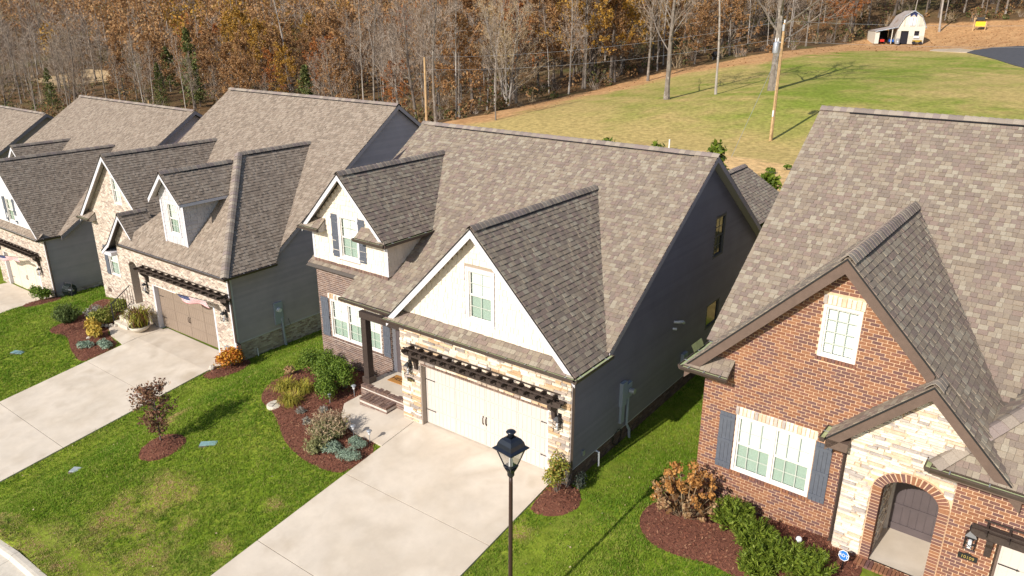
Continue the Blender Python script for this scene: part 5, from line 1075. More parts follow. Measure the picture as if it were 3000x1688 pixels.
# ------------------------------------------------------------------ plants
def G3(x, y, dz=.06): return Vector((x, y, ground(x,y)+dz))
PG = {}
def plant(name, label, cat, x, y, group=None, dz=.05): return empty(name, G3(x,y,dz), 0, label, cat, group)
def bush(name, label, x, y, rx, ry, h, m, n=1500, sz=.06, group=None, lumps=7, stem=True, cat='shrub', base=.0, asp=1.6, dz=.04):
    t = plant(name, label, cat, x, y, group, dz); mb = MB(); L = []
    for i in range(lumps):
        a = R.uniform(0,6.28); r = R.uniform(.2,.62); L.append((Vector((rx*r*math.cos(a), ry*r*math.sin(a), base+h*R.uniform(.35,.68))), R.uniform(.42,.6)))
    L.append((Vector((0,0,base+h*.5)), .72))
    for i in range(n):
        c, k = R.choice(L); d = rdir(); d.z = abs(d.z)*.95-.28 if R.random() < .85 else d.z
        q = R.random()**.35; p = c + Vector((d.x*rx*k*q, d.y*ry*k*q, d.z*h*k*q*.95))
        if p.z < .02: p.z = R.uniform(.02,.1)
        mb.leaf(p, (d+rdir()*.8).normalized(), sz*R.uniform(.65,1.35), asp)
    mb.obj('foliage', m, t)
    if stem:
        s = MB()
        for i in range(7): a = R.uniform(0,6.28); s.tube([(R.uniform(-.04,.04),R.uniform(-.04,.04),-.05),(rx*.5*math.cos(a),ry*.5*math.sin(a),base+h*.6)], [.014,.006], 4, False)
        s.obj('stems', BARK2, t)
    return t
def blades(name, label, x, y, r, h, m, n=160, wd=.012, group=None, droop=1., m2=None, k2=.0, dz=.05, cat='ornamental grass', upright=0.):
    t = plant(name, label, cat, x, y, group, dz); A, B = MB(), MB()
    for i in range(n):
        a = R.uniform(0,6.28); rr = r*R.uniform(.45,1.05); hh = h*R.uniform(.6,1.05); b = Vector((R.gauss(0,r*.14), R.gauss(0,r*.14), 0)); d = Vector((math.cos(a),math.sin(a),0))*rr*(1-upright)
        P = [b, b+d*.35+Vector((0,0,hh*.65)), b+d*.75+Vector((0,0,hh*(1-.12*droop))), b+d+Vector((0,0,hh*(1-.55*droop)))]
        mb = B if R.random() < k2 else A; sd = Vector((-d.y,d.x,0))
        if sd.length < 1e-4: sd = Vector((1,0,0))
        sd = sd.normalized()
        for j in range(3):
            w0, w1 = wd*(1-.28*j), wd*(1-.28*(j+1)); q = len(mb.v); mb.v += [tuple(P[j]-sd*w0),tuple(P[j]+sd*w0),tuple(P[j+1]+sd*w1),tuple(P[j+1]-sd*w1)]; mb.f.append((q,q+1,q+2,q+3))
    A.obj('blades', m, t)
    if k2: B.obj('dry_blades', m2, t)
    return t
def spiky(name, label, x, y, r, h, m, n=70, group=None, top=None, ktop=.4, leaf=.05, lean=.9, dz=.05):
    """upright wands clothed with short needles (rosemary, sage, yew)."""
    t = plant(name, label, 'shrub', x, y, group, dz); A, B = MB(), MB()
    for i in range(n):
        a = R.uniform(0,6.28); rr = r*R.random()**.6; hh = h*R.uniform(.55,1.05)*(1-.35*(rr/r)**2); e = Vector((math.cos(a)*rr*lean, math.sin(a)*rr*lean, hh)); b = Vector((e.x*.25,e.y*.25,0)); 
        K = int(hh/leaf*2.2)+3
        for j in range(K):
            u = .12+.88*j/K; p = b.lerp(e, u)+Vector((0,0,.0)); d = (rdir()+Vector((0,0,.7))).normalized(); mb = B if (top and u > ktop+.2*R.random()) else A
            mb.ribbon(p, p+d*leaf*R.uniform(.7,1.3), leaf*.13)
            if mb is A and R.random() < .5: mb.leaf(p+rdir()*leaf*.5, rdir(), leaf*.7, 2.5)
    A.obj('foliage', m, t)
    if top: B.obj('dry_stems', top, t)
    return t
gB = 'clipped boxwoods by the porch'
bush('boxwood', 'dark green boxwood nearest the left corner of the mauve brick wall', -6.15, .75, .78, .75, 1.0, BOXG, 4200, .052, gB)
bush('boxwood', 'middle green boxwood under the triple window', -5.05, .45, .8, .75, 1.05, BOXG, 4200, .052, gB)
bush('boxwood', 'green boxwood beside the dark porch post', -4.05, .3, .72, .7, 1.1, BOXG, 4200, .052, gB)
bush('boxwood', 'frontmost green boxwood, its low side lamp by the walkway', -4.2, -.42, .7, .62, .95, BOXG, 4200, .052, gB)
bush('dry_shrub', 'small brown dry shrub at the left tip of the bed', -6.95, .1, .32, .3, .4, HYDT, 260, .06, lumps=4)
gY = 'yellow grasses in the front bed'
blades('yellow_grass', 'leftmost yellow grass clump in the mulch bed', -6.1, -.85, .55, .5, GRSY, 190, .014, gY)
blades('yellow_grass', 'yellow grass clump touching the front boxwood', -5.2, -.7, .55, .55, GRSY, 190, .014, gY)
blades('yellow_grass', 'yellow grass clump beside the round pale stone', -5.0, -1.45, .52, .5, GRSY, 190, .014, gY)
spiky('sage_shrub', 'large grey green shrub with straw coloured plumes spilling onto the walkway', -2.25, -2.05, .92, .95, SAGE, 230, top=STRAW, ktop=.62, leaf=.09)
spiky('sage_shrub', 'low grey green shrub in front of the straw plumed one', -2.05, -2.72, .55, .5, SAGE, 110, leaf=.08)
bush('blue_mound', 'left blue green cushion plant in the mulch bed', -1.55, -2.5, .4, .36, .3, JUNI, 1700, .036, lumps=4, stem=False, asp=3, cat='ground cover')
bush('blue_mound', 'blue green cushion plant nearest the walkway', -1.02, -2.0, .42, .36, .32, JUNI, 1700, .036, lumps=4, stem=False, asp=3, cat='ground cover')
bush('blue_mound', 'blue green cushion plant nearest the driveway joint', -.82, -2.45, .44, .4, .36, JUNI, 1900, .036, lumps=4, stem=False, asp=3, cat='ground cover')
for x, y, lb in ((-4.2,-1.6,'silver tuft nearest the yellow grasses'), (-3.55,-1.9,'silver tuft next to the big straw plumed shrub'), (-3.55,-1.15,'silver tuft behind the straw plumed shrub')): spiky('silver_tuft', lb, x, y, .22, .3, SILV, 34, 'silver tufts in the mulch', leaf=.06)
bush('nandina', 'red tinged green shrub at the right end of the stone garage front', 5.55, -.5, .42, .42, 1.05, NAND, 1500, .06, base=.2)
bush('dark_shrub', 'small dark shrub at the foot of the garage downspout', 5.95, .02, .25, .25, .55, mat('dark_shrub_leaf', [(.03,.04,.03),(.05,.06,.045)], .8, True, nz=None), 400, .05, lumps=4)  # very dark leaf colour for this one shrub
# hydrangea: stems with round dried blooms
t = plant('hydrangea', 'large dried hydrangea with rust and tan flower heads at the brick corner', 'shrub', 9.15, -.05); A, B, S, LF = MB(), MB(), MB(), MB()
for i in range(115):
    a = R.uniform(0,6.28); rr = 1.0*R.random()**.55; hh = 1.55*(1-.55*(rr/1.0)**1.6)*R.uniform(.35,1.05); c = Vector((rr*math.cos(a)*.9, rr*math.sin(a)*.8, max(.15,hh))); mb = A if hh > .8 or R.random() < .15 else B
    for k in range(26 if mb is A else 18): d = rdir(); mb.leaf(c+d*R.uniform(.05,.115), (d+rdir()*.5).normalized(), R.uniform(.05,.08), 1.2)
    S.tube([(rr*.2*math.cos(a),rr*.2*math.sin(a),0), tuple(c)], [.009,.005], 3, False)
    for k in range(3): LF.leaf(c*R.uniform(.5,.9)+rdir()*.1, rdir(), .13, 1.6)
A.obj('rust_blooms', HYDB, t); B.obj('faded_blooms', HYDT, t); S.obj('stems', STRAW, t); LF.obj('foliage', BRZG, t)
gW = 'spreading yews below the brick house window'
def yew(label, x, y, r, h):
    t = plant('yew', label, 'shrub', x, y, gW); mb = MB()
    for i in range(150):
        a = R.uniform(0,6.28); rr = r*R.random()**.6; hh = h*R.uniform(.5,1.05)*(1-.4*(rr/r)**2); e = Vector((math.cos(a)*rr,math.sin(a)*rr,hh)); b = e*.35; b.z = hh*.3
        d = (e-b).normalized(); sd = d.cross(rdir()).normalized()
        for j in range(9):
            p = b.lerp(e, .25+.75*j/9)
            for s in (-1,1): mb.ribbon(p, p+sd*s*.075+d*.05+Vector((0,0,.02)), .011)
        mb.ribbon(b, e, .014)
        for j in range(5): mb.leaf(b.lerp(e, R.random())+rdir()*.05, rdir(), .07, 2.4)
    mb.obj('foliage', YEWG, t); MB().tube([(0,0,-.05),(0,0,h*.5)], [.03,.015], 5).obj('stem', BARK2, t); return t
yew('bright green yew nearest the dried hydrangea', 10.3, .1, .58, .85); yew('green yew second from the dried hydrangea', 11.05, -.35, .62, .85); yew('green yew in the middle of the yew row', 11.6, -.65, .62, .8); yew('green yew at the front of the row above the lawn edge', 11.35, -1.05, .5, .55); yew('green yew nearest the blue yard sign', 12.35, -.75, .68, .8)
# plants before the pale brick house and the white one
bush('boxwood', 'round boxwood at the garage corner of the white house', -32.75, 1.5, .8, .75, 1.0, BOXG, 1500, .09, gB if 0 else None)
spiky('rosemary', 'tall dark green rosemary at the left end of the far bed', -23.7, -.75, .85, 1.05, ROSEM, 130, leaf=.12); spiky('lavender', 'grey lavender behind the rosemary', -22.9, .25, .65, .7, SILV, 80, leaf=.1)
bush('lime_shrub', 'pale lime shrub beside the black hand rail', -21.75, .15, .75, .8, .85, LIMEB, 1300, .09); bush('lime_shrub', 'lime shrub against the whitewashed wall behind the hand rail', -22.6, 1.35, .8, .7, .8, LIMEB, 1200, .09)
bush('gold_shrub', 'golden shrub left of its twin in the far bed', -21.35, -.62, .5, .45, .75, YELB, 900, .085, 'golden shrubs'); bush('gold_shrub', 'golden shrub nearest the blue green cushion', -20.45, -.95, .5, .45, .7, YELB, 900, .085, 'golden shrubs')
bush('blue_mound', 'long blue green cushion beside the far driveway, left half', -19.9, -1.62, .55, .4, .3, JUNI, 700, .07, lumps=4, stem=False, asp=3, cat='ground cover'); bush('blue_mound', 'long blue green cushion beside the far driveway, right half', -19.15, -1.25, .6, .4, .3, JUNI, 700, .07, lumps=4, stem=False, asp=3, cat='ground cover')
bush('orange_shrub', 'bright orange rounded shrub at the corner of the pale brick garage', -12.4, .95, .68, .62, .95, ORGB, 1700, .085)
# potted grass
pt = empty('flower_pot', G3(-19.25,.6,.06), 0, 'pale bowl planter with bronze and yellow grass before the taupe garage door', 'planter'); MB().lathe((0,0,0), [(.24,0),(.42,.14),(.5,.3),(.47,.3),(.45,.24)], 14).obj('bowl', KERB, pt, smooth=True); MB().lathe((0,0,.2), [(.44,0),(.44,.02)], 12).obj('soil', MULCH, pt)
g_ = blades('potted_grass', 'bronze and chartreuse grass growing in the bowl planter', -19.25, .6, .85, 1.0, BRZG, 330, .022, None, .8, YGRB, .35, dz=.28)
# young bronze-leaved tree in its ring of mulch
t = plant('young_tree', 'small bronze leaved tree in a ring of mulch on the lawn', 'tree', -7.35, -4.98, dz=.1); S, LF = MB(), MB(); S.tube([(0,0,-.1),(.02,0,.7),(.0,.02,1.5),(-.03,0,2.1)], [.035,.03,.018,.006], 6)
for i in range(84):
    z = R.uniform(.305,2.0); a = R.uniform(0,6.28); L = (.28+.42*abs(math.sin(min(1,(z-.3)/1.75)*math.pi))**.6)*R.uniform(.6,1.1); e = Vector((math.cos(a)*L,math.sin(a)*L,z+L*.55)); S.tube([(0,0,z),tuple(e)], [.01,.004], 3, False)
    for k in range(20): u = R.uniform(.2,1.05); LF.leaf(Vector((0,0,z)).lerp(e,u)+rdir()*.08, rdir(), R.uniform(.06,.1), 1.9)
S.obj('trunk', BARK2, t); LF.obj('crown', PURP, t)

# ------------------------------------------------------------------ turf: blades over the near lawns
HF = [[(-7.0,1.7),(-3,1.7),(-.9,.3),(-.9,-.05),(5.7,-.05),(5.7,14.6),(-7,14.6)], [(8.85,1.0),(14.6,.4),(24,.0),(24,16),(9.3,16)], [(-26.4,2.4),(-21.8,2.4),(-21.8,1.3),(-12.5,1.35),(-12.5,18),(-26.4,18)], [(-48,5.3),(-40.3,2.2),(-32.4,2.2),(-32.4,20),(-48,20)]]
DRY = [(-5.07,-6.24,.55),(-5.0,-7.86,.6),(-4.43,-6.78,.45),(-2.64,-8.08,.6),(-4.1,-6.1,.4),(-6.0,-9.6,.7),(-4.3,-9.3,.6),(-3.2,-9.6,.7),(-1.6,-8.6,.5),(-5.6,-7.2,.35),(-1.2,-5.0,.25),(-2.9,-6.9,.25),(-9.5,-3.3,.4),(-3.9,-7.6,.35),(-8.7,-4.0,.3),(-1.1,-6.9,.35),(5.5,-2.2,.25)]
VV = []; CC = []; n_ok = 0; tries = 0
NG = 150000
rg = np.random.RandomState(5); allp = EXCL+BEDS+HF
bb = [(min(p[0] for p in q),max(p[0] for p in q),min(p[1] for p in q),max(p[1] for p in q),q) for q in allp]
def dens(x, y): return min(1., (13./math.hypot(x-15.1, math.hypot(y+15.6, 12.6)))**1.5)
while n_ok < NG and tries < 900000:
    tries += 1; u = rg.rand(); x = rg.uniform(-34,11.6); y = rg.uniform(-10.0,11)
    if rg.rand() > dens(x,y): continue
    z = ground(x,y); p = pix(Vector((x,y,z)))
    if not p or not (-40 < p[0] < 3040 and 200 < p[1] < 1740): continue
    if any(a <= x <= b and c <= y <= d and inpoly((x,y), q) for a,b,c,d,q in bb): continue
    n_ok += 1
    n1 = noise.noise((x*.35,y*.35,1.)); n2 = noise.noise((x*1.6,y*1.6,4.)); n3 = noise.noise((x*5,y*5,2.)); r = rg.rand()
    far = math.hypot(x-15.1,y+15.6); sc = 1+max(0,(far-18))*.03
    dry = 0.
    for a,b,s in DRY: dry = max(dry, 1-math.hypot(x-a,(y-b)*1.1)/(s*2.1))
    dry = min(1, max(0, dry*1.7+n3*.8+n2*.5-.3)) if dry > 0 else 0
    base = mixc((.132,.245,.018), (.25,.345,.04), min(1,max(0,.5+1.1*n1+.5*n2+.5*(r-.5))))
    stripe = .5+.5*math.sin((x*.26+y*.965)*3.4 if x < -7 or y < 0 else (x*.965-y*.26)*3.1); base = mixc(base, (.21,.3,.02), .3*stripe)
    if r > .82: base = mixc(base, (.42,.36,.12), .55)
    if y < -9.2: dry = max(dry, .45+n3)
    col = mixc(base, mixc((.56,.39,.19),(.42,.3,.14), r), min(1,max(0,dry)))
    h = (.042+.034*rg.rand())*(1-.45*dry)*sc**.5
    for k in range(4):
        a = rg.rand()*6.283; px_, py_ = x+rg.normal()*.035, y+rg.normal()*.035; w_ = (.008+.007*rg.rand())*sc; dx, dy = math.cos(a)*w_, math.sin(a)*w_; lx, ly = rg.normal()*.035, rg.normal()*.035
        zz = z-.005; f_ = .84+.32*rg.rand()
        VV.append(((px_-dx,py_-dy,zz),(px_+dx,py_+dy,zz),(px_+lx,py_+ly,zz+h*(.6+.6*rg.rand())))); CC.append([c*f_ for c in col])
VA = np.array(VV,'f').reshape(-1,3); nT = len(VV)
me = bpy.data.meshes.new('grass'); me.vertices.add(nT*3); me.vertices.foreach_set('co', VA.ravel()); me.loops.add(nT*3); me.loops.foreach_set('vertex_index', np.arange(nT*3)); me.polygons.add(nT); me.polygons.foreach_set('loop_start', np.arange(0,nT*3,3)); me.update()
ca = me.color_attributes.new('cover', 'FLOAT_COLOR', 'POINT'); cc = np.ones((nT,3,4),'f'); cc[:,:,:3] = np.array(CC,'f')[:,None,:]; ca.data.foreach_set('color', cc.ravel())
me.materials.append(mat('turf_blades', [], .7, vcol='cover', nz=None, transl=.35, spec=.2)); g = link('grass', me); tag(g, 'short green turf with straw patches on the front lawns', 'grass', None, 'stuff')
# stray leaves on the turf
mb = MB()
for i in range(260):
    x, y = R.uniform(-26,9), R.uniform(-9.8,8)
    if any(a <= x <= b and c <= y <= d and inpoly((x,y), q) for a,b,c,d,q in bb): continue
    mb.leaf(G3(x,y,.06), (rdir()*.5+Vector((0,0,1))).normalized(), R.uniform(.03,.065), 1.4)
o = mb.obj('fallen_leaves', TWIGT, None, 'stuff'); tag(o, 'scattered tan leaves lying on the front lawns', 'leaves')
# ------------------------------------------------------------------ trees: prototypes (trunk with limbs, crown), shared by copies
def grow(seed, Ht, r0, clear=.35, nb=16, ang=(35,60), bl=.3, sub=6, tw=6, leaf=None, leafn=0, leafs=.3, twig=TWIG, bark=BARK1, lean=.05, twr=.012, multi=1, flat=.0):
    rr = random.Random(seed); S, T, LF = MB(), MB(), MB()
    def rd(): return Vector((rr.gauss(0,1),rr.gauss(0,1),rr.gauss(0,1))).normalized()
    def crook(a, d, L, n, w):
        P = [Vector(a)]; d = Vector(d)
        for i in range(n): d = (d + rd()*w + Vector((0,0,.05))).normalized(); P.append(P[-1]+d*L/n)
        return P
    for q in range(multi):
        d0 = (Vector((0,0,1)) + rd()*(lean if multi == 1 else .35)).normalized(); tr = crook((0,0,-.3), d0, Ht, 9, .045 if multi == 1 else .09); tr[0] = Vector((0,0,-.4))
        S.tube(tr, [r0*(1-.9*(i/9))**.9 + .012 + (.35*r0 if i == 0 else 0) for i in range(10)], 7, False)
        for i in range(nb):
            u = clear + (1-clear)*(i+rr.random())/nb; k = min(8, int(u*9)); b = tr[k].lerp(tr[k+1], u*9-k); a = math.radians(rr.uniform(*ang))*(1-.35*u); az = i*2.4+rr.random()*1.2
            d = Vector((math.cos(az)*math.sin(a), math.sin(az)*math.sin(a), math.cos(a)-flat)); L = Ht*bl*(1.15-.75*(u-clear)/(1-clear))*rr.uniform(.65,1.15)
            P = crook(b, d, L, 5, .14); rb = max(.012, r0*.38*(1-u*.75)); S.tube(P, [rb*(1-.8*j/5) for j in range(6)], 4, False)
            for j in range(sub):
                v = .25+.75*(j+rr.random())/sub; kk = min(4, int(v*5)); c = P[kk].lerp(P[kk+1], v*5-kk); d2 = ((P[kk+1]-P[kk]).normalized()+rd()*.75).normalized(); L2 = L*.42*rr.uniform(.6,1.2); Q = crook(c, d2, L2, 3, .2)
                for z in range(3): T.ribbon(Q[z], Q[z+1], max(twr*1.5, rb*.3)*(1-.25*z))
                for w in range(tw):
                    e = Q[rr.randint(1,3)]; f = e + ((d2+rd()*.9+Vector((0,0,.25))).normalized())*L2*rr.uniform(.3,.65); T.ribbon(e, f, twr); h = e.lerp(f,.5)
                    T.ribbon(h, h+(f-e).length*.6*((f-e).normalized()+rd()*.7).normalized(), twr*.75)
                    if leaf:
                        for _ in range(leafn): LF.leaf(e.lerp(f, rr.random()*1.15)+rd()*leafs*.8, (rd()+Vector((0,0,.4))).normalized(), leafs*rr.uniform(.6,1.3), 1.3)
    ms = [('trunk', S.mesh('trunk', bark))]; 
    if leaf and LF.f: ms.append(('crown', LF.mesh('crown', leaf))); ms.append(('twigs', T.mesh('twigs', twig)))
    else: ms.append(('crown', T.mesh('crown', twig)))
    return ms
def cedar(seed, Ht, w, m=EVGL):
    rr = random.Random(seed); S, LF = MB(), MB(); S.tube([(0,0,-.3),(0,0,Ht*.95)], [.16,.02], 5, False)
    for i in range(170):
        u = rr.random()**.8; z = Ht*(.06+.94*u); L = w*(1-u)**.75*rr.uniform(.55,1.1)+.1; a = rr.uniform(0,6.28); e = Vector((math.cos(a)*L,math.sin(a)*L,z+L*.25)); b = Vector((0,0,z-.1))
        for k in range(12): p = b.lerp(e, rr.uniform(.35,1.05)); LF.leaf(p+Vector((rr.gauss(0,.14),rr.gauss(0,.14),rr.gauss(0,.14))), Vector((rr.gauss(0,1),rr.gauss(0,1),rr.gauss(.6,1))).normalized(), rr.uniform(.16,.36), 1.8)
    return [('trunk', S.mesh('trunk', BARK2)), ('crown', LF.mesh('crown', m))]
PROTO = {
 'bare': [grow(1,16,.17,.22,24,(28,58),.25,7,8,twr=.017), grow(2,17,.15,.35,22,(25,50),.22,7,8,twr=.017), grow(3,15,.19,.2,24,(30,65),.3,7,8,bark=BARK2,twr=.018), grow(4,14,.13,.28,22,(25,50),.24,7,8,bark=BARK3,twr=.017)],
 'slim': [grow(5,17,.1,.48,16,(22,42),.17,6,6,bark=BARK3,twr=.015), grow(6,15,.09,.4,16,(25,48),.18,6,6,bark=BARK3,twr=.015), grow(7,13,.09,.32,16,(25,48),.2,6,7,bark=BARK1,twr=.015)],
 'oak': [grow(11,14,.2,.2,24,(40,80),.33,5,4,OAKL,8,.27,bark=BARK2), grow(12,15,.22,.2,26,(40,85),.3,5,4,OAKL,7,.27,bark=BARK2), grow(13,11,.16,.14,24,(40,85),.36,5,4,OAKL,8,.25)],
 'orange': [grow(14,13,.17,.22,22,(40,80),.33,5,4,ORGL,7,.26,bark=BARK2)],
 'gold': [grow(15,16,.24,.24,26,(45,85),.32,5,4,GOLL,8,.28,bark=BARK2)],
 'yellow': [grow(16,9,.1,.3,14,(30,60),.28,4,4,YELL,4,.22)],
 'cedar': [cedar(1,9,2.1), cedar(2,11,2.3), cedar(3,6.5,1.9)],
 'tan': [grow(17,12,.12,.1,16,(25,60),.34,7,7,twig=TWIGT,bark=BARK3,multi=4,twr=.016)],
 'big': [grow(21,18,.4,.27,18,(45,80),.46,8,7,bark=BARK1,twr=.018), grow(22,17,.3,.3,18,(35,70),.4,8,7,bark=BARK1,twr=.018)],
}
NAME = {'bare':'bare_tree','slim':'slim_tree','oak':'oak_tree','orange':'orange_tree','gold':'oak_tree','yellow':'yellow_tree','cedar':'cedar_tree','tan':'multi_stem_tree','big':'bare_tree'}
LAB = {'bare':'leafless grey brown tree among the dense wood on the slope','slim':'slender pale trunked leafless tree in the dense wood','oak':'oak still holding tan brown leaves in the wood on the slope','orange':'tree with orange autumn leaves in the wood','gold':'oak with golden brown leaves in the wood','yellow':'small tree with yellow leaves in the wood','cedar':'dark green cedar among the leafless trees','tan':'multi stemmed tan bare tree at the edge of the wood'}
GW = {k: NAME[k].replace('_',' ')+'s in the wood' for k in NAME}; GW['gold'] = 'golden oaks in the wood'; GW['big'] = None
def tree(kind, x, y, s=1., rz=None, label=None, group='', i=None, var=None):
    ms = PROTO[kind][R.randrange(len(PROTO[kind])) if var is None else var]
    t = empty(NAME[kind], (x,y,ground(x,y)-.05), R.uniform(0,6.28) if rz is None else rz, label or LAB[kind], 'tree', GW[kind] if group == '' else group)
    t.scale = (s*R.uniform(.9,1.1),)*2+(s,)
    for n, m in ms: link(n, m, t)
    return t
# the trees one can point to
tree('big', -11.6, 67, 1.0, .6, 'massive bare tree with spreading limbs behind the utility pole', None, var=0)
tree('big', -20.2, 59.6, .95, 2.2, 'tall bare spreading limbed tree standing out on the grass', None, var=1)
tree('slim', -16.6, 64, 1.15, 1., 'straight grey trunk on the grass between the two big bare trees', None, var=0)
tree('slim', -31.3, 44.4, .75, 0., 'lone thin sapling on the grass at the tip of the wood', None, var=2)
tree('slim', -38.0, 46.3, 1.05, 3., 'pale straight thin tree just right of the bare wooden pole', None, var=1)
tree('bare', -37.9, 42.9, .95, 4., 'grey tree touching the bare wooden pole on its right', None, var=1)
tree('tan', -40.0, 58., 1., 0., 'pale tan many stemmed tree near the start of the field', None)
tree('gold', -39.5, 74.5, 1.05, 1., 'dark trunked golden oak at the corner of the wood', None)
tree('gold', -37.6, 78.5, 1.05, 2.6, 'leaning golden oak beside the dark trunked one', None)
tree('bare', -31.5, 77.5, 1.05, 1.5, 'twin looking bare trunk at the leaf strewn edge of the wood', None, var=0)
tree('yellow', -47., 66., .95, 0., 'small bright yellow tree glowing in the wood above the tan one', None)
tree('orange', -48., 47.5, .55, 0., 'low orange tree behind the ridge of the pale brick house', None)
tree('bare', -8.2, 146., 1.3, 2., 'big pale forked trunk right beside the white barn', None, var=3)
tree('orange', -1.5, 163., 1.2, 1., 'bright orange tree behind the yellow panel', None); tree('orange', -10.5, 158., 1.3, 4., 'orange tree above the roof of the white barn', None)
tree('bare', -112., 40.5, .95, 1., 'bare wide branched tree behind the far left roofs', None, var=2)
tree('bare', -103., 47., .8, 3.2, 'leaning bare tree behind the ridge of the white house', None, var=3)
tree('cedar', -97., 52., 1.1, 0., 'olive green cedar between the two far ridges', None, var=1); tree('cedar', -121., 62., 1.2, 0., 'dark cedar beside the pale dirt bank', None, var=2)
tree('slim', -87., 63., 1.25, 1., 'pale leaning birch like trunk above the pale brick house ridge', None, var=0)
# the rest of the wood
def kind_at(x, y):
    n = noise.noise((x*.025, y*.025, 5.)); d = edged(x, y, WOOD); r = R.random()
    if x > -33: return R.choices(['bare','oak','orange','cedar','slim'], [4,3,2.2,1.5,3])[0]
    px_ = pix(Vector((x,y,ground(x,y)+5)))[0]
    if px_ < 420 and d > 40 and R.random() < .5: return 'oak'
    if px_ < 330 and R.random() < .75: return R.choices(['bare','slim','tan'], [8,1,.4])[0]
    if 330 < px_ < 1000 and d > 14 and R.random() < .55: return R.choices(['oak','gold'], [6,1.2])[0]
    if 1000 < px_ < 1480 and R.random() < .6: return R.choices(['bare','slim'], [4,1.])[0] if d < 26 else R.choices(['oak','orange','bare'], [5,1,2])[0]
    if px_ > 1550 and d > 5 and R.random() < .5: return R.choices(['gold','oak'], [1,2])[0]
    if d < 9: return R.choices(['slim','bare','tan','oak','cedar'], [3.4,6,.6,1.6,1.4])[0]
    if n > -.02: return R.choices(['oak','gold','orange','bare'], [7,1.5,.5,2])[0]
    return R.choices(['bare','slim','oak','orange','cedar','gold'], [6,1.4,3.,.3,1.1,.6])[0]
pts = []; cand = []
for i in range(16000):
    x, y = R.uniform(-260,60), R.uniform(34,330)
    if not inpoly((x,y), WOOD) or inpoly((x,y), [(-172,58),(-158,56),(-150,66),(-160,74),(-172,72)]): continue
    z = ground(x,y); p = pix(Vector((x,y,z+9)))
    if not p or not (-180 < p[0] < 3180): continue
    cand.append((math.hypot(x-CAMP.x,y-CAMP.y), x, y))
FILL = []; cand.sort(); grid = {}; nind = 0; FM = MB(); FL = {}
for dd, x, y in cand:
    sp_ = 3.7 if dd < 95 else (4.4 if dd < 150 else 5.2)
    if edged(x,y,WOOD) < 2: continue
    if any(math.hypot(x-a,y-b) < sp_ for gx_ in (-1,0,1) for gy_ in (-1,0,1) for a,b in grid.get((int(x//7)+gx_,int(y//7)+gy_),())): continue
    grid.setdefault((int(x//7),int(y//7)),[]).append((x,y)); k = kind_at(x,y)
    if nind < 280: FILL.append((k, tree(k, x, y, R.uniform(.7,1.12)*(.72 if x < -70 else .92)))); nind += 1
    else:
        z = ground(x,y); H_ = R.uniform(8,13); FM.tube([(x,y,z-.5),(x+R.uniform(-.5,.5),y,z+H_)], [.2,.04], 3, False); m = {'oak':OAKL,'gold':GOLL,'orange':ORGL,'cedar':EVGL,'bare':TWIG,'slim':TWIG,'tan':TWIGT}[k]; mb = FL.setdefault(m.name, (MB(), m))[0]
        w_ = H_*.28
        if k in ('bare','slim','tan'):
            for j in range(150): b = Vector((x,y,z+H_*R.uniform(.3,.95))); e = b+Vector((R.gauss(0,.5)*w_,R.gauss(0,.5)*w_,R.uniform(.4,2.6))); mb.ribbon(b, e, .03)
        else:
            for j in range(190): d = rdir()*R.random()**.4; mb.leaf(Vector((x+d.x*w_,y+d.y*w_,z+H_*.66+d.z*H_*.36)), rdir(), R.uniform(.35,.75), 1.3)
fw = empty('far_wood', (-120,200,ground(-120,200))); tag(fw, 'far part of the autumn wood climbing the hill', 'wood', None, 'stuff'); inv = Matrix.Translation(-Vector(fw.location))
o = FM.obj('trunks', BARK1, fw, 'stuff'); o.matrix_local = inv
for nme, (mb, m) in FL.items(): o = mb.obj('crowns', m, fw, 'stuff'); o.matrix_local = inv
ORD = ['leftmost','second from the left','third from the left','fourth from the left','fifth from the left','sixth from the left','seventh from the left','eighth from the left','ninth from the left','tenth from the left','eleventh from the left','twelfth from the left','thirteenth from the left','fourteenth from the left','fifteenth from the left','sixteenth from the left','seventeenth from the left','eighteenth from the left','nineteenth from the left','twentieth from the left']
REG = [(300,'above far left roof'),(640,'above the white house'),(900,'left above pale brick ridge'),(1180,'right above pale brick ridge'),(1300,'around the bare pole'),(1480,'left of tan multistem tree'),(1700,'right of tan multistem tree'),(1900,'behind the golden oaks'),(2080,'left of slim grey trunk'),(2300,'behind the transformer pole'),(2480,'above the covered grill'),(2600,'left of the barn'),(2760,'behind the barn'),(4000,'right of the barn')]
ADJ = {'bare':'grey leafless tree','slim':'pale slender tree','oak':'tan leaved oak','orange':'orange leaved tree','gold':'golden brown oak','cedar':'dark green cedar','tan':'tan multistem tree'}
cells = {}
for k, t in FILL:
    p = pix(t.location); reg = next(r for c, r in REG if p[0] < c); d = edged(t.location.x, t.location.y, WOOD); row = 'front row' if d < 8 else ('middle rows' if d < 24 else 'deep wood')
    cells.setdefault((k,reg,row),[]).append((p[0],t))
for (k,reg,row), L in cells.items():
    L.sort(key=lambda q: q[0])
    for i, (_, t) in enumerate(L): t['label'] = ('%s in the %s %s' % (ADJ[k], row, reg)) if len(L) == 1 else ('%s, %s, in %s %s' % (ADJ[k], ORD[min(i,19)], row, reg))
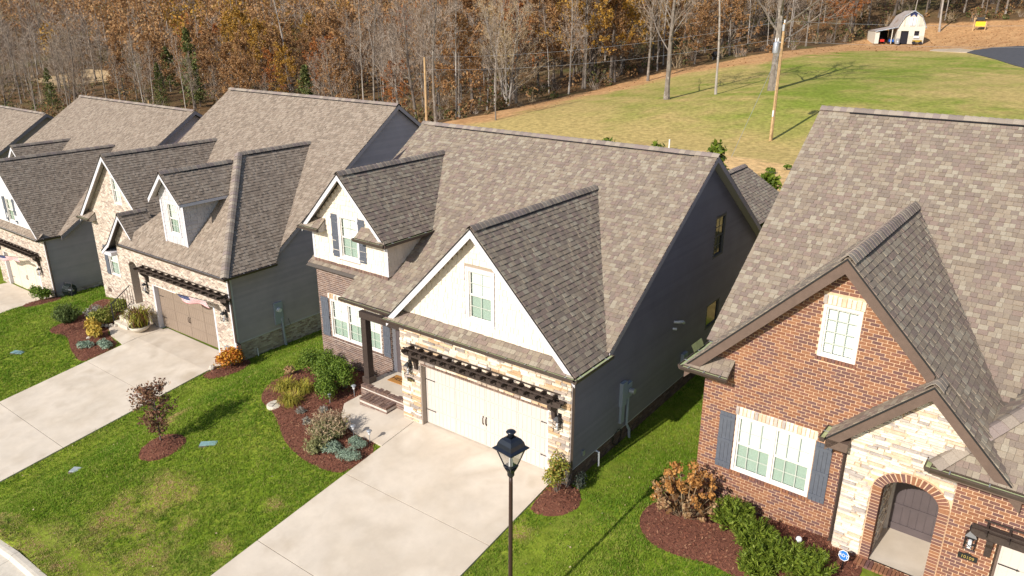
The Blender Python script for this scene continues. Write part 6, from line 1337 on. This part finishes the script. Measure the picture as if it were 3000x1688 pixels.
# undergrowth along the edge and under the trees
A = {m.name: (MB(), m) for m in (BRUSH, TWIG, TWIGT, EVGL, OAKL)}
for i in range(4200):
    x, y = R.uniform(-190,12), R.uniform(34,175)
    if not inpoly((x,y), WOOD): continue
    d = edged(x,y,WOOD)
    if R.random() > (1. if d < 7 else .42): continue
    z = ground(x,y); p = pix(Vector((x,y,z+1)))
    if not p or not (-60 < p[0] < 3060) or inpoly((x,y), [(-172,58),(-158,56),(-150,66),(-160,74),(-172,72)]): continue
    h = R.uniform(.6,2.1) if d < 9 else R.uniform(1.,3.2); k = R.choices([BRUSH.name,TWIG.name,TWIGT.name,EVGL.name,OAKL.name], [5,3.4,1.4,.9,2.])[0]; mb = A[k][0]; r = h*.75
    if k in (TWIG.name, TWIGT.name):
        for j in range(26): b = Vector((x+R.gauss(0,.25),y+R.gauss(0,.25),z)); mb.ribbon(b, b+Vector((R.gauss(0,.45)*r,R.gauss(0,.45)*r,h*R.uniform(.5,1.2))), .02)
    else:
        for j in range(44): q = rdir(); mb.leaf(Vector((x+q.x*r*.8,y+q.y*r*.8,z+h*.5+q.z*h*.5)), rdir(), R.uniform(.18,.42), 1.4)
ub = empty('undergrowth', (-50,60,ground(-50,60))); tag(ub, 'tangled brown and green brush below the trees', 'brush', None, 'stuff'); inv = Matrix.Translation(-Vector(ub.location))
for nme, (mb, m) in A.items(): o = mb.obj('brush', m, ub, 'stuff'); o.matrix_local = inv
mb = MB()
for i in range(9000):
    x, y = R.uniform(-40,40), R.uniform(52,165)
    if inpoly((x,y), WOOD): continue
    if R.random() < min(1, max(0, lit(x,y)*.9)): mb.leaf(Vector((x,y,ground(x,y)+.04)), (rdir()*.6+Vector((0,0,1))).normalized(), R.uniform(.14,.3), 1.3)
o = mb.obj('leaf_litter', OAKL, None, 'stuff'); tag(o, 'brown fallen leaves strewn over the grass by the wood', 'leaves')
drape('dirt_bank', [(-171,59),(-158,57),(-151,66),(-160,73),(-171,71)], mat('pale_dirt', [(.5,.36,.2),(.42,.29,.15)], .95, ramp='LINEAR', nz=(2,.2), nz2=.3), .15, 3.)
# evergreen hedge row behind the middle house
gH = 'young arborvitae behind the middle house'
def arbor(label, x, y, ztop, w=.9):
    z = ground(x,y); ms = cedar(int(x*10)+400, ztop-z, w, YEWG); t = empty('arborvitae', (x,y,z), 0, label, 'shrub', gH)
    for n, m in ms: link(n, m, t)
arbor('tip of an arborvitae left of the white marker pipe', -7.0, 24, 5.5); arbor('tip of an arborvitae touching the left side of the white marker pipe', -3.8, 24, 5.55); arbor('arborvitae tip at the right end of the stone fronted house ridge', -.3, 24, 6.0); arbor('arborvitae right of the small rear gable', 3.3, 22, 5.0, 1.5)
for x, y in ((-1.5,37.5),(-.8,39.)): bush('weed_clump', 'small green weed clump on the bare dirt strip' if x < -1 else 'green weed clump at the far edge of the bare dirt strip', x, y, .5, .4, .4, BOXG, 200, .12, lumps=3, stem=False, cat='weed')
# ------------------------------------------------------------------ poles and wires
def wire_pole(label, x, y, zt, r=.15, lean=0.):
    t = empty('utility_pole', (x,y,ground(x,y)), 0, label, 'utility pole', 'wooden poles of the power line'); h = zt-ground(x,y)
    MB().tube([(0,0,-.5),(lean,0,h)], [r,r*.68], 9).obj('pole', POLEW, t); return t, h
t, h = wire_pole('tall tan utility pole with a grey transformer on the field', -5.2, 48.35, 12.05)
q = MB(); q.lathe((-.42,-.1,h-2.35), [(.0,0),(.24,.02),(.25,.08),(.25,.8),(.2,.9),(.05,.95)], 12); q.obj('transformer', STEEL, t, smooth=True); q = MB()
for a in (-.1,.1): q.lathe((-.42+a,-.1,h-1.42), [(.04,0),(.05,.1),(.03,.3)], 6)
q.obj('bushings', PVC, t); MB().tube([(0,0,h-.05),(0,0,h+.25)], .05, 6).obj('insulator', PVC, t); MB().box(-.45,0,-.05,.05,h-1.5,h-1.42).obj('bracket', STEEL, t); MB().box(-.06,.06,-.2,-.13,2.0,2.5).obj('tag', PVC, t)
q = MB(); q.box(-.08,.08,-.16,.16,h-.6,h-.1); q.obj('pole_top_plate', STEEL, t)
t2, h2 = wire_pole('thinner bare wooden pole standing at the edge of the wood', -38.4, 42.0, 8.6, .14)
t3, h3 = wire_pole('short grey pole showing above the white house ridge', -97, 44.5, .4, .14)
MB().lathe((.9,-.3,h3-1.6), [(.1,0),(.22,.1),(.22,.5),(.1,.6)], 8).obj('transformer', STEEL, t3)
def wire(label, a, b, sag, r=.008):
    a, b = Vector(a), Vector(b); n = 14; P = [a.lerp(b,i/n)-Vector((0,0,sag*4*(i/n)*(1-i/n))) for i in range(n+1)]
    o = MB().tube(P, r, 4, False).obj('power_line', STEEL); tag(o, label, 'wire', 'power lines over the field'); return o
wire('upper wire from the transformer pole to the bare pole', (-5.2,48.35,12.2), (-38.4,42,8.6), .7); wire('lower wire from the transformer pole to the bare pole', (-5.2,48.35,10.9), (-38.4,42,7.4), .7)
wire('upper wire running right from the transformer pole', (-5.2,48.35,12.2), (29,55,13.), .6); wire('lower wire running right from the transformer pole', (-5.2,48.35,10.7), (29,55,11.6), .6)
o = MB().tube([(-5.2,48.3,10.2),(-5.79,41.2,2.3)], .014, 4).obj('guy_wire', STEEL); tag(o, 'slanting guy wire from the transformer pole to the grass', 'wire')
# ------------------------------------------------------------------ small barn and the things by it
def barn():
    B = empty('barn', (-10.6,133,8.1), .42, 'small white gambrel barn with an open lean to at the wood edge', 'barn'); w, d = 2.15, 6.
    WH = mat('weathered_white_board', [(.62,.58,.5),(.7,.66,.58),(.55,.5,.42)], .8, True, nz=(6,.15)); RF = mat('rusty_tin', [(.3,.2,.14),(.42,.38,.36),(.36,.28,.22)], .6, ramp='LINEAR', nz=(5,.25), nz2=.8); DK = mat('barn_dark', [(.02,.018,.025)], .9, nz=None); BT = mat('pale_blue_trim', [(.6,.66,.74)], .6, nz=None)
    out = [(-w,0),(w,0),(w,2.75),(1.3,4.45),(0,5.25),(-1.3,4.45),(-w,2.75)]
    panel(wb := MB(), FRONT(0), out, [(-1.55,-.35,0,2.1),(.55,1.3,1.35,2.1)]); fw_ = wb.obj('front_wall', WH, B); boards_ = MB()
    for i in range(16): u = -w+.135+i*.268; MB().fbox(FRONT(0), u-.11, u+.11, 2.78, 2.78+max(.1,(2.35 if abs(u) < .5 else (5.2-abs(u)*.62-2.8 if abs(u) < 1.3 else 4.45-(abs(u)-1.3)*2-2.8))), .004, .03).obj('wall_board', WH, fw_)
    MB().add([(-w,0,0),(-w,d,0),(-w,d,2.75),(-w,0,2.75),(w,0,0),(w,d,0),(w,d,2.75),(w,0,2.75)], [(0,3,2,1),(4,5,6,7)]).obj('side_wall', WH, B); MB().sheet(Fr((0,d,0),(-1,0,0),(0,0,1)), out).obj('rear_wall', WH, B)
    MB().fbox(FRONT(0), -1.6, -.3, 0, 2.15, -.3, -.25).obj('door', DK, B); MB().fbox(FRONT(0), .5, 1.35, 1.3, 2.15, -.3, -.25).obj('window', DK, B); MB().fbox(FRONT(0), -.45, .45, 2.95, 4.3, .035, .06).obj('loft_door', PVC, B); MB().fbox(FRONT(0), -.03, .03, 3.0, 4.25, .061, .075).obj('loft_door_gap', DK, B)
    MB().poly(FRONT(0), [(-.55,4.95),(-.5,4.3),(0,4.75),(.5,4.3),(.55,4.95),(0,5.2)], .04, .06).obj('gable_vent', NAVY, B); MB().fbox(FRONT(0), .5, 1.35, .95, 1.25, .03, .2).obj('window_shelf', PVC, B)
    e = [(w+.15,2.6),(1.32,4.52),(0,5.36),(-1.32,4.52),(-w-.15,2.6)]
    r = MB()
    for (a,b),(c,f) in zip(e, e[1:]): r.add([(a,-.25,b),(c,-.25,f),(c,d+.2,f),(a,d+.2,b),(a,-.25,b-.06),(c,-.25,f-.06),(c,d+.2,f-.06),(a,d+.2,b-.06)], [(0,1,2,3),(7,6,5,4),(0,4,5,1)])
    r.obj('roof', RF, B)
    for (a,b),(c,f) in zip(e, e[1:]): MB().add([(a,-.27,b+.03),(c,-.27,f+.03),(c,-.27,f-.12),(a,-.27,b-.12)], [(0,1,2,3),(3,2,1,0)]).obj('roof_trim', BT, B)
    l = MB(); l.add([(-w,-.3,2.78),(-w,d,2.78),(-5.6,d,2.05),(-5.6,-.3,2.05)], [(0,1,2,3)]); l.add([(-w,-.3,2.72),(-w,d,2.72),(-5.6,d,1.99),(-5.6,-.3,1.99)], [(3,2,1,0)]); l.obj('lean_to_roof', RF, B); MB().add([(-w,-.31,2.8),(-5.65,-.31,2.07),(-5.65,-.31,1.92),(-w,-.31,2.65)], [(0,1,2,3),(3,2,1,0)]).obj('roof_trim', BT, B)
    MB().box(-5.55,-5.45,0,d,0,2.0).obj('lean_to_wall', WH, B); MB().box(-5.5,-4.9,-.02,.06,0,1.95).obj('lean_to_wall', WH, B); MB().box(-5.4,-2.2,d-.1,d,0,2.1).obj('lean_to_wall', DK, B)
    MB().box(-3.0,-2.88,-.1,.02,0,2.5).obj('post', WH, B); return Matrix.Translation(B.location) @ Matrix.Rotation(.42,4,'Z')
BM = barn(); DKM = bpy.data.materials['barn_dark']
def mower(label, x, y, m):
    p = BM @ Vector((x,y,0)); t = empty('riding_mower', p, .42, label, 'mower'); a = MB(); a.box(-.35,.35,-.6,.1,.3,.7); a.box(-.3,.3,.1,.6,.3,.5); a.obj('hood', m, t); MB().box(-.25,.25,.25,.65,.5,1.0).obj('seat', DKM, t)
    for sx in (-.38,.38):
        for yy, r in ((-.45,.18),(.4,.27)): MB().tube([(sx-.08,yy,r),(sx+.08,yy,r)], r, 10).obj('wheel', DKM, t)
mower('red riding mower parked under the lean to', -4.2, 1.2, mat('mower_red', [(.5,.03,.02)], .4, nz=None)); mower('blue machine parked under the lean to', -2.75, .9, mat('mower_blue', [(.02,.12,.5)], .4, nz=None))
t = empty('barrel', BM @ Vector((-2.05,-.9,0)), 0, 'silver barrel standing by the barn door', 'barrel'); MB().lathe((0,0,0), [(.28,0),(.3,.3),(.28,.5),(.3,.8),(.26,.85)], 12).obj('drum', STEEL, t); MB().lathe((0,0,.86), [(.27,0),(.2,.05)], 12).obj('lid', STEEL, t)
t = empty('garden_cart', BM @ Vector((1.0,-.8,0)), .3, 'yellow garden cart below the barn window', 'cart'); MB().box(-.7,.7,-.3,.3,.35,.65).obj('tray', YELL, t)
for sx in (-.5,.5): MB().tube([(sx,-.35,.25),(sx,.35,.25)], .25, 10).obj('wheel', DKM, t)
t = empty('covered_grill', (-29.5,95,ground(-29.5,95)), 0, 'black covered grill standing at the edge of the leaves', 'grill'); MB().lathe((0,0,.35), [(.35,0),(.55,.2),(.58,.5),(.4,.75),(.1,.8)], 10).obj('cover', BLACK, t)
for a in (-.35,.35): MB().box(a-.04,a+.04,-.3,.3,0,.4).obj('leg', STEEL, t)
YP = mat('yellow_panel', [(.85,.62,.02)], .5, nz=None); t = empty('panel_stand', (-2.1,147,ground(-2.1,147)), .1, 'yellow panel hung in a wooden frame under a small dark roof', 'play stand'); MB().box(-.75,.75,-.05,.05,.7,1.5).obj('panel', YP, t); MB().box(-.7,.5,-.4,.4,1.75,2.25).obj('roof', BLACK, t); MB().box(-1.15,.9,-.06,.06,2.0,2.12).obj('beam', POLEW, t)
for a in (-1.,.85): MB().box(a-.08,a+.08,-.08,.08,-.6,2.0 if a < 0 else 1.6).obj('post', POLEW, t)
o = MB().tube([(-10.95,41,ground(-10.95,41)-.1),(-10.95,41,3.2)], .06, 8).obj('marker_pipe', PVC); tag(o, 'white marker pipe sticking up behind the middle ridge', 'pipe')
# ------------------------------------------------------------------ street lamp on the lawn
t = empty('street_lamp', (7.27,-5.0,ground(7.27,-5)), -.15, 'black street lamp with a four sided glass lantern before the beige garage door', 'street lamp'); zb = 3.98-ground(7.27,-5)
P = MB(); P.lathe((0,0,-.1), [(.13,0),(.13,.45),(.065,.6),(.05,.75),(.042,zb-.35),(.04,zb-.2)], 14); P.obj('post', DKBRN, t, smooth=True); MB().lathe((0,0,zb-.27), [(.06,0),(.075,.03),(.075,.1),(.11,.16),(.13,.2)], 14).obj('collar', BLACK, t)
def frust(mb, z0, w0, z1, w1): mb.add([(sx*w,sy*w,z) for z,w in ((z0,w0),(z1,w1)) for sx,sy in ((-1,-1),(1,-1),(1,1),(-1,1))], [(0,1,5,4),(1,2,6,5),(2,3,7,6),(3,0,4,7),(4,5,6,7),(3,2,1,0)])
q = MB(); frust(q, zb-.12, .08, zb-.02, .115); q.obj('lantern_base', LAMPB, t)
q = MB(); z0, w0, z1, w1 = zb-.02, .095, zb+.4, .215
for sx, sy in ((-1,-1),(1,-1),(1,1),(-1,1)): q.tube([(sx*w0,sy*w0,z0),(sx*w1,sy*w1,z1)], .016, 4)
q.obj('lantern_frame', LAMPB, t); LG = glass('frosted_lantern_glass', .22, (.9,.9,.88))
for k in range(4):
    m = Matrix.Rotation(k*math.pi/2,4,'Z'); MB().add([m @ Vector(p) for p in ((-w0+.01,-w0,z0+.01),(w0-.01,-w0,z0+.01),(w1-.02,-w1,z1-.01),(-w1+.02,-w1,z1-.01))], [(0,1,2,3)]).obj('pane', LG, t)
MB().tube([(0,0,z0),(0,0,z0+.22)], [.05,.035], 8).obj('bulb', PVC, t)
q = MB(); pr = [(.265,zb+.385),(.27,zb+.405),(.21,zb+.44),(.19,zb+.53),(.145,zb+.61),(.075,zb+.65)]
for (a,b),(c,f) in zip(pr, pr[1:]): q.add([(sx*w,sy*w,z) for w,z in ((a,b),(c,f)) for sx,sy in ((-1,-1),(1,-1),(1,1),(-1,1))], [(0,1,5,4),(1,2,6,5),(2,3,7,6),(3,0,4,7)])
q.add([(-.265,-.265,zb+.385),(.265,-.265,zb+.385),(.265,.265,zb+.385),(-.265,.265,zb+.385)], [(3,2,1,0)]); q.obj('lantern_roof', LAMPB, t); MB().lathe((0,0,zb+.64), [(.07,0),(.065,.08),(.09,.11),(.105,.125),(.085,.15),(.03,.165)], 14).obj('finial', LAMPB, t, smooth=True)
# ------------------------------------------------------------------ small things on the lawns and beds
def slabby(name, label, cat, x, y, w, l, m, rz=.3, h=.06):
    t = empty(name, G3(x,y,0), rz, label, cat); MB().box(-w,w,-l,l,-.1,h).obj('lid', m, t); MB().box(-w-.02,w+.02,-l-.02,l+.02,-.12,h-.03).obj('rim', CONCJ, t); return t
slabby('valve_cover', 'teal valve cover set in the lawn beside the bronze leaved tree', 'valve cover', -5.77, -4.2, .27, .12, TEAL, .75); slabby('valve_cover', 'grey meter cover set in the lawn near the far driveway', 'valve cover', -9.6, -6.85, .2, .14, GREYC, .5); slabby('valve_cover', 'pale valve cover in the lawn of the pale brick house', 'valve cover', -22.7, -3.55, .3, .14, TEAL, .4)
t = empty('stepping_stone', G3(-5.62,-1.62,.03), .4, 'round pale stone with an incised cross beside the yellow grasses', 'stone'); MB().lathe((0,0,-.05), [(.3,0),(.3,.09),(.27,.11)], 16).obj('disc', KERB, t); MB().box(-.2,.2,-.012,.012,.056,.066).obj('groove', CONCJ, t); MB().box(-.012,.012,-.2,.2,.056,.068).obj('groove', CONCJ, t)
for x, y, r, lb in ((-5.35,-1.36,.09,'small tan rock between the round stone and the grass'),(-12.86,.35,.16,'tan rock beside the orange shrub'),(-20.42,-1.75,.15,'pale upright rock in the far bed'),(-20.75,-1.15,.12,'pale rock below the golden shrub')):
    t = empty('rock', G3(x,y,.05), R.random()*6, lb, 'rock'); mb = MB(); mb.lathe((0,0,-.04), [(r*.8,0),(r,r*.4),(r*.85,r*.9),(r*.3,r*1.2)], 7); mb.v = [(a*R.uniform(.8,1.2),b*R.uniform(.7,1.1),c*R.uniform(.85,1.15)) for a,b,c in mb.v]; mb.obj('boulder', ROCKM, t)
for i in range(5): x, y = -21.6+.2*i, -.3+.13*i; t = empty('edging_stone', G3(x,y,.05), R.random()*3, ['first','second','third','fourth','fifth'][i]+' pale edging stone from the left below the lime shrub', 'rock', 'edging stones'); mb = MB(); mb.lathe((0,0,-.03), [(.1,0),(.12,.07),(.07,.15)], 6); mb.obj('stone', ROCKM, t)
gS = 'stake lights along the walkway'
for x, y, lb in ((-3.78,-.68,'stake light in front of the boxwoods by the walkway'),(-3.42,.12,'stake light at the boxwood beside the porch steps'),(-.86,-1.56,'stake light at the walkway corner nearest the driveway'),(-1.55,-1.62,'stake light between the blue green mounds and the walkway')):
    t = empty('stake_light', G3(x,y,.05), 0, lb, 'garden light', gS); MB().tube([(0,0,-.1),(0,0,.34)], .012, 5).obj('stake', STEEL, t); MB().lathe((0,0,.34), [(.03,0),(.075,.06),(.095,.07),(.06,.1),(.01,.11)], 10).obj('cap', STEEL, t); MB().lathe((0,0,.27), [(.03,0),(.05,.07)], 8).obj('lens', PVC, t)
t = empty('globe_light', G3(11.9,.12,.05), 0, 'white globe light on a stake behind the yews', 'garden light'); MB().tube([(0,0,-.1),(0,0,.2)], .012, 5).obj('stake', BLACK, t); MB().lathe((0,0,.2), [(.02,0),(.06,.03),(.075,.08),(.055,.13),(.02,.15)], 12).obj('globe', PVC, t, smooth=True)
t = empty('yard_sign', G3(12.93,-.12,.05), -.25, 'blue octagonal security yard sign with white letters beside the entry', 'sign'); MB().tube([(0,.02,-.1),(0,.02,.35)], .012, 5).obj('stake', BLACK, t); fo = Fr((0,0,.42),(1,0,0),(0,.25,1)); oc = lambda r: [(r*math.cos(math.pi/8+k*math.pi/4),r*math.sin(math.pi/8+k*math.pi/4)) for k in range(8)]
MB().poly(fo, oc(.125), -.012, 0).obj('board', WHT, t); S_ = MB().poly(fo, oc(.11), .001, .006).obj('face', SIGNB, t); text_obj('letters', 'ADT', .105, WHT, t, frm(fo,0,0,.009), .002)
t = empty('doormat', (-2.25,1.28,.4), .03, 'tan doormat reading HELLO on the porch slab', 'doormat'); MB().box(-.42,.42,-.24,.24,.002,.022).obj('mat', MATM, t); text_obj('letters', 'HELLO', .26, BLACK, t, Matrix.Translation((0,0,.026)), .002)
p = FA @ Vector((6.15,.55,.45)); p.z = ground(p.x,p.y); t = empty('hose_reel', p, .3, 'black hose reel standing at the corner of the white house', 'hose reel'); q = MB(); q.tube([(-.3,-.2,0),(-.3,0,.9),(.3,0,.9),(.3,-.2,0)], .025, 5); q.tube([(-.3,.3,0),(-.3,0,.6)], .02, 5); q.tube([(.3,.3,0),(.3,0,.6)], .02, 5); q.obj('frame', BLACK, t)
q = MB()
for i in range(5):
    x = -.2+.1*i; q.tube([(x,.33*math.cos(a*.5236),.42+.33*math.sin(a*.5236)) for a in range(13)], .035, 5, False)
q.obj('hose', mat('dark_hose', [(.03,.04,.04)], .4, nz=None), t); MB().tube([(-.32,0,.42),(.32,0,.42)], .06, 8).obj('axle', STEEL, t)
gN = 'dry sticks on the red brick house roof'
FD = Matrix.Translation((8.9022,1.057,0)) @ Matrix.Rotation(-.031,4,'Z')
for u, y, a, lb in ((5.95,1.1,.2,'thin dry stick lying higher on the red brick house roof'),(6.35,1.1,-.4,'dry stick right of the first one on the roof'),(5.95,.55,.5,'crossed dry stick lowest on the roof')):
    pz_ = 9.88-.75*(8.78-2.2); c = FD @ Vector((u+.55,2.6+y*.5,0)); yy = 2.6+y*.5; c.z = max(9.88-.75*(8.78-yy), 3.93+.95*min(u+.55-5.31,yy+.65))+.03
    t = empty('stick', c, a, lb, 'stick', gN); MB().tube([(-.13,0,.0),(0,.01,.015),(.13,0,0)], .014, 4).obj('twig', POLEW, t)
# bare tree on the lawn outside the frame whose shadow crosses the grass of the pale brick house
tree('slim', -23.0, -6.6, .42, 0., 'young bare tree on the lawn left of the far driveway', None, var=2)
